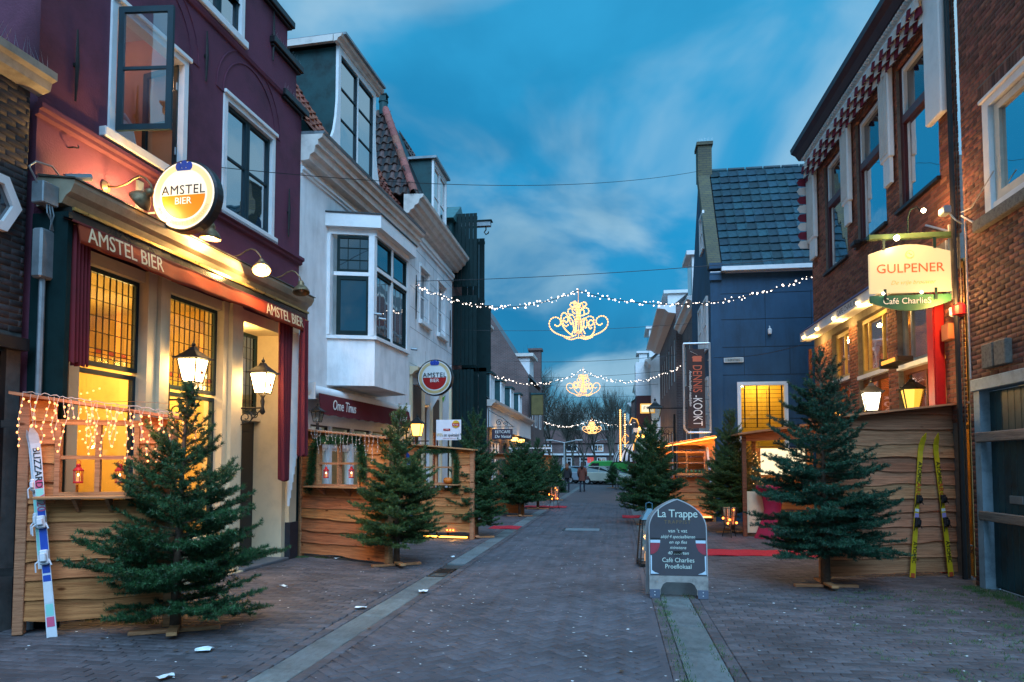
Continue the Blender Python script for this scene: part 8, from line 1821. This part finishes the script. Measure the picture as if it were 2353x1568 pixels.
rs = thing('road_sign', 'small red road sign on a thin post over the parked cars', 'sign', gy(1357, 78), 0); MB().cyl((0, 0, 0), (0, 0, 2.2), .04, 6).build('post', M_grey_metal, rs); MB().bevbox(-.35, .35, -.02, .02, 1.8, 2.4, .01).build('plate', emi('sign_pinkish', (.8, .10, .10), .6), rs)
# bicycle by the small fir
bk = thing('bicycle', 'pale bicycle leaning by the small far fir on the right', 'bicycle', gy(1420, 46), R_(80)); f = MB()
for x in (-.52, .52): MB().tube([(x + .33*math.cos(2*PI*k/18), 0, .34+.33*math.sin(2*PI*k/18)) for k in range(19)], .018, 5).build('wheel', M_blackp, bk)
f.tube([(-.52, 0, .34), (-.1, 0, .34), (.36, 0, .8), (-.22, 0, .75), (-.1, 0, .34)], .018, 5); f.tube([(-.52, 0, .34), (-.25, 0, .92)], .016, 5); f.tube([(.52, 0, .34), (.34, 0, 1.0), (.15, 0, 1.05)], .016, 5); f.build('frame', M_white, bk); MB().bevbox(-.38, -.12, -.06, .06, .92, .97, .02).build('saddle', M_blackp, bk)
# ================================================================ people
def skin(name, verts, edges, radii, m, parent, sub=2):
    me = bpy.data.meshes.new(name); me.from_pydata(verts, edges, []); o = ob(name, me, parent); me.materials.append(m)
    s = o.modifiers.new('s', 'SKIN'); s.use_smooth_shade = True
    for i, r in enumerate(radii): v = me.skin_vertices[0].data[i]; v.radius = (r, r) if not isinstance(r, tuple) else r
    me.skin_vertices[0].data[0].use_root = True
    o.modifiers.new('u', 'SUBSURF').levels = sub; o.modifiers['u'].render_levels = sub; return o
def person(loc, rz, label, coat, legs, hair, h=1.68, coatlen=.62, bag=False, stride=.12, longhair=True):
    g = thing('person', label, 'person', loc, rz); s = h/1.68; S = lambda *p: tuple(c*s for c in p)
    # walking away: feet, knees, hips, spine, neck, head, arms
    v = [S(0, 0, .92), S(-.09, 0, .88), S(-.10, .02, .50), S(-.10, -stride, .09), S(-.10, -stride+.16, .045), S(.09, 0, .88), S(.10, .06, .50), S(.10, stride, .09), S(.10, stride+.16, .045),
         S(0, .01, 1.15), S(0, 0, 1.36), S(0, 0, 1.44), S(0, .01, 1.53), S(0, .01, 1.62), S(-.17, 0, 1.36), S(-.23, .02, 1.10), S(-.21, .10, .86), S(-.20, .13, .78), S(.17, 0, 1.36), S(.23, -.02, 1.10), S(.22, .02, .86), S(.22, .03, .78)]
    e = [(0,1),(1,2),(2,3),(3,4),(0,5),(5,6),(6,7),(7,8),(0,9),(9,10),(10,11),(11,12),(12,13),(10,14),(14,15),(15,16),(16,17),(10,18),(18,19),(19,20),(20,21)]
    r = [.12,.085,.06,.042,.04,.085,.06,.042,.04,.12,.12,.05,.085,.07,.06,.045,.035,.03,.06,.045,.035,.03]
    skin('body', v, e, [x*s for x in r], legs, g)
    c = MB(); n = 16; V = []; prof = [(.20, .16, .92-coatlen+.42), (.185, .145, 1.0), (.175, .13, 1.12), (.20, .14, 1.28), (.19, .13, 1.38), (.08, .07, 1.44)]
    for (a, b_, z) in prof:
        for k in range(n): t = 2*PI*k/n; V.append(S(a*math.cos(t), b_*math.sin(t), z))
    c.add(V, [(i*n+k, i*n+(k+1) % n, (i+1)*n+(k+1) % n, (i+1)*n+k) for i in range(len(prof)-1) for k in range(n)])
    for sx, ys in ((-1, 1), (1, -1)): c.tube([S(sx*.17, 0, 1.36), S(sx*.24, .02*ys, 1.10), S(sx*.22, .08 if sx < 0 else .02, .86)], [.075*s, .062*s, .05*s], 10)
    c.build('coat', coat, g, True)
    hr = MB(); hr.ball(S(0, -.005, 1.58), .105*s, 12, 8, (1, 1.05, 1.15))
    if longhair: hr.tube([S(0, -.05, 1.58), S(0, -.09, 1.42), S(0, -.11, 1.28)], [.09*s, .10*s, .05*s], 10)
    hr.build('hair', hair, g, True)
    fc = MB(); fc.ball(S(0, .055, 1.565), .072*s, 10, 8, (1, .8, 1.2)); fc.ball(S(0, .115, 1.555), .014*s, 6, 4); fc.build('face', mat('skin_tone', (.45, .28, .2), .6, .1, 5, 0), g, True)
    for sx in (-1, 1):
        hd = MB(); bx_, by_, bz_ = (sx*.215, .125 if sx < 0 else .03, .80); hd.bevbox((bx_-.03)*s, (bx_+.03)*s, (by_-.015)*s, (by_+.015)*s, (bz_-.06)*s, (bz_+.02)*s, .01)
        for k in range(4): hd.tube([S(bx_-.024+k*.016, by_, bz_-.055), S(bx_-.024+k*.016, by_+.01, bz_-.095 - (.01 if k in (1, 2) else 0)), S(bx_-.024+k*.016, by_+.028, bz_-.12)], .008*s, 5)
        hd.tube([S(bx_+.03*-sx, by_, bz_-.01), S(bx_+.045*-sx, by_+.02, bz_-.05)], .009*s, 5); hd.build('hand', mat('skin_tone'), g)
        sh = MB(); yy = -stride if sx < 0 else stride; sh.bevbox((sx*.10-.045)*s, (sx*.10+.045)*s, (yy-.09)*s, (yy+.18)*s, 0, .07*s, .02); sh.build('shoe', M_blackp, g)
    if bag: b = MB(); b.bevbox(.20, .40, -.12, .06, .70, .92, .03); b.tube([(.3, -.03, .9), (.22, 0, 1.2), (.12, 0, 1.4)], .01, 5); b.build('handbag', mat('bag_brown', (.06, .03, .03), .6, .1, 5, .05), g)
    return g
M_jeans = mat('dark_trousers', (.018, .025, .045), .85, .15, 9, .05)
p = G(1338, 1130); person((p.x, p.y, 0), R_(-4), 'person in a brown coat with long dark hair walking away down the street', mat('coat_brown', (.14, .045, .03), .85, .15, 8, .1), M_jeans, mat('hair_dark', (.035, .018, .012), .6, .2, 20, .1), 1.72, .72, True)
p = G(1309, 1132); person((p.x-.15, p.y, 0), R_(5), 'person in a black coat with reddish hair walking beside the last left fir', mat('coat_black', (.015, .017, .02), .85, .15, 8, .1), M_jeans, mat('hair_auburn', (.14, .05, .02), .6, .2, 20, .1), 1.66, .50, False, .10)
# red figure stand-in by the canopy: hanging red jacket display
rj = thing('jacket_display', 'orange-red jacket hung out below the striped canopy', 'jacket', (1.0, 45.6, 0), 0); MB().tube([(0, 0, 1.75), (.02, 0, 1.35), (0, 0, 1.0)], [.12, .22, .24], 10).build('jacket', mat('jacket_red', (.55, .05, .02), .8, .1, 4, .05), rj); MB().cyl((0, 0, 0), (0, 0, 1.9), .02, 6).build('stand', M_iron, rj)
# ---- tidy: anything still outside the rules
for o in list(scene.objects):
    if o.parent is None and o.type == 'LIGHT' and o.name.split('.')[0] not in ('sun',): pass
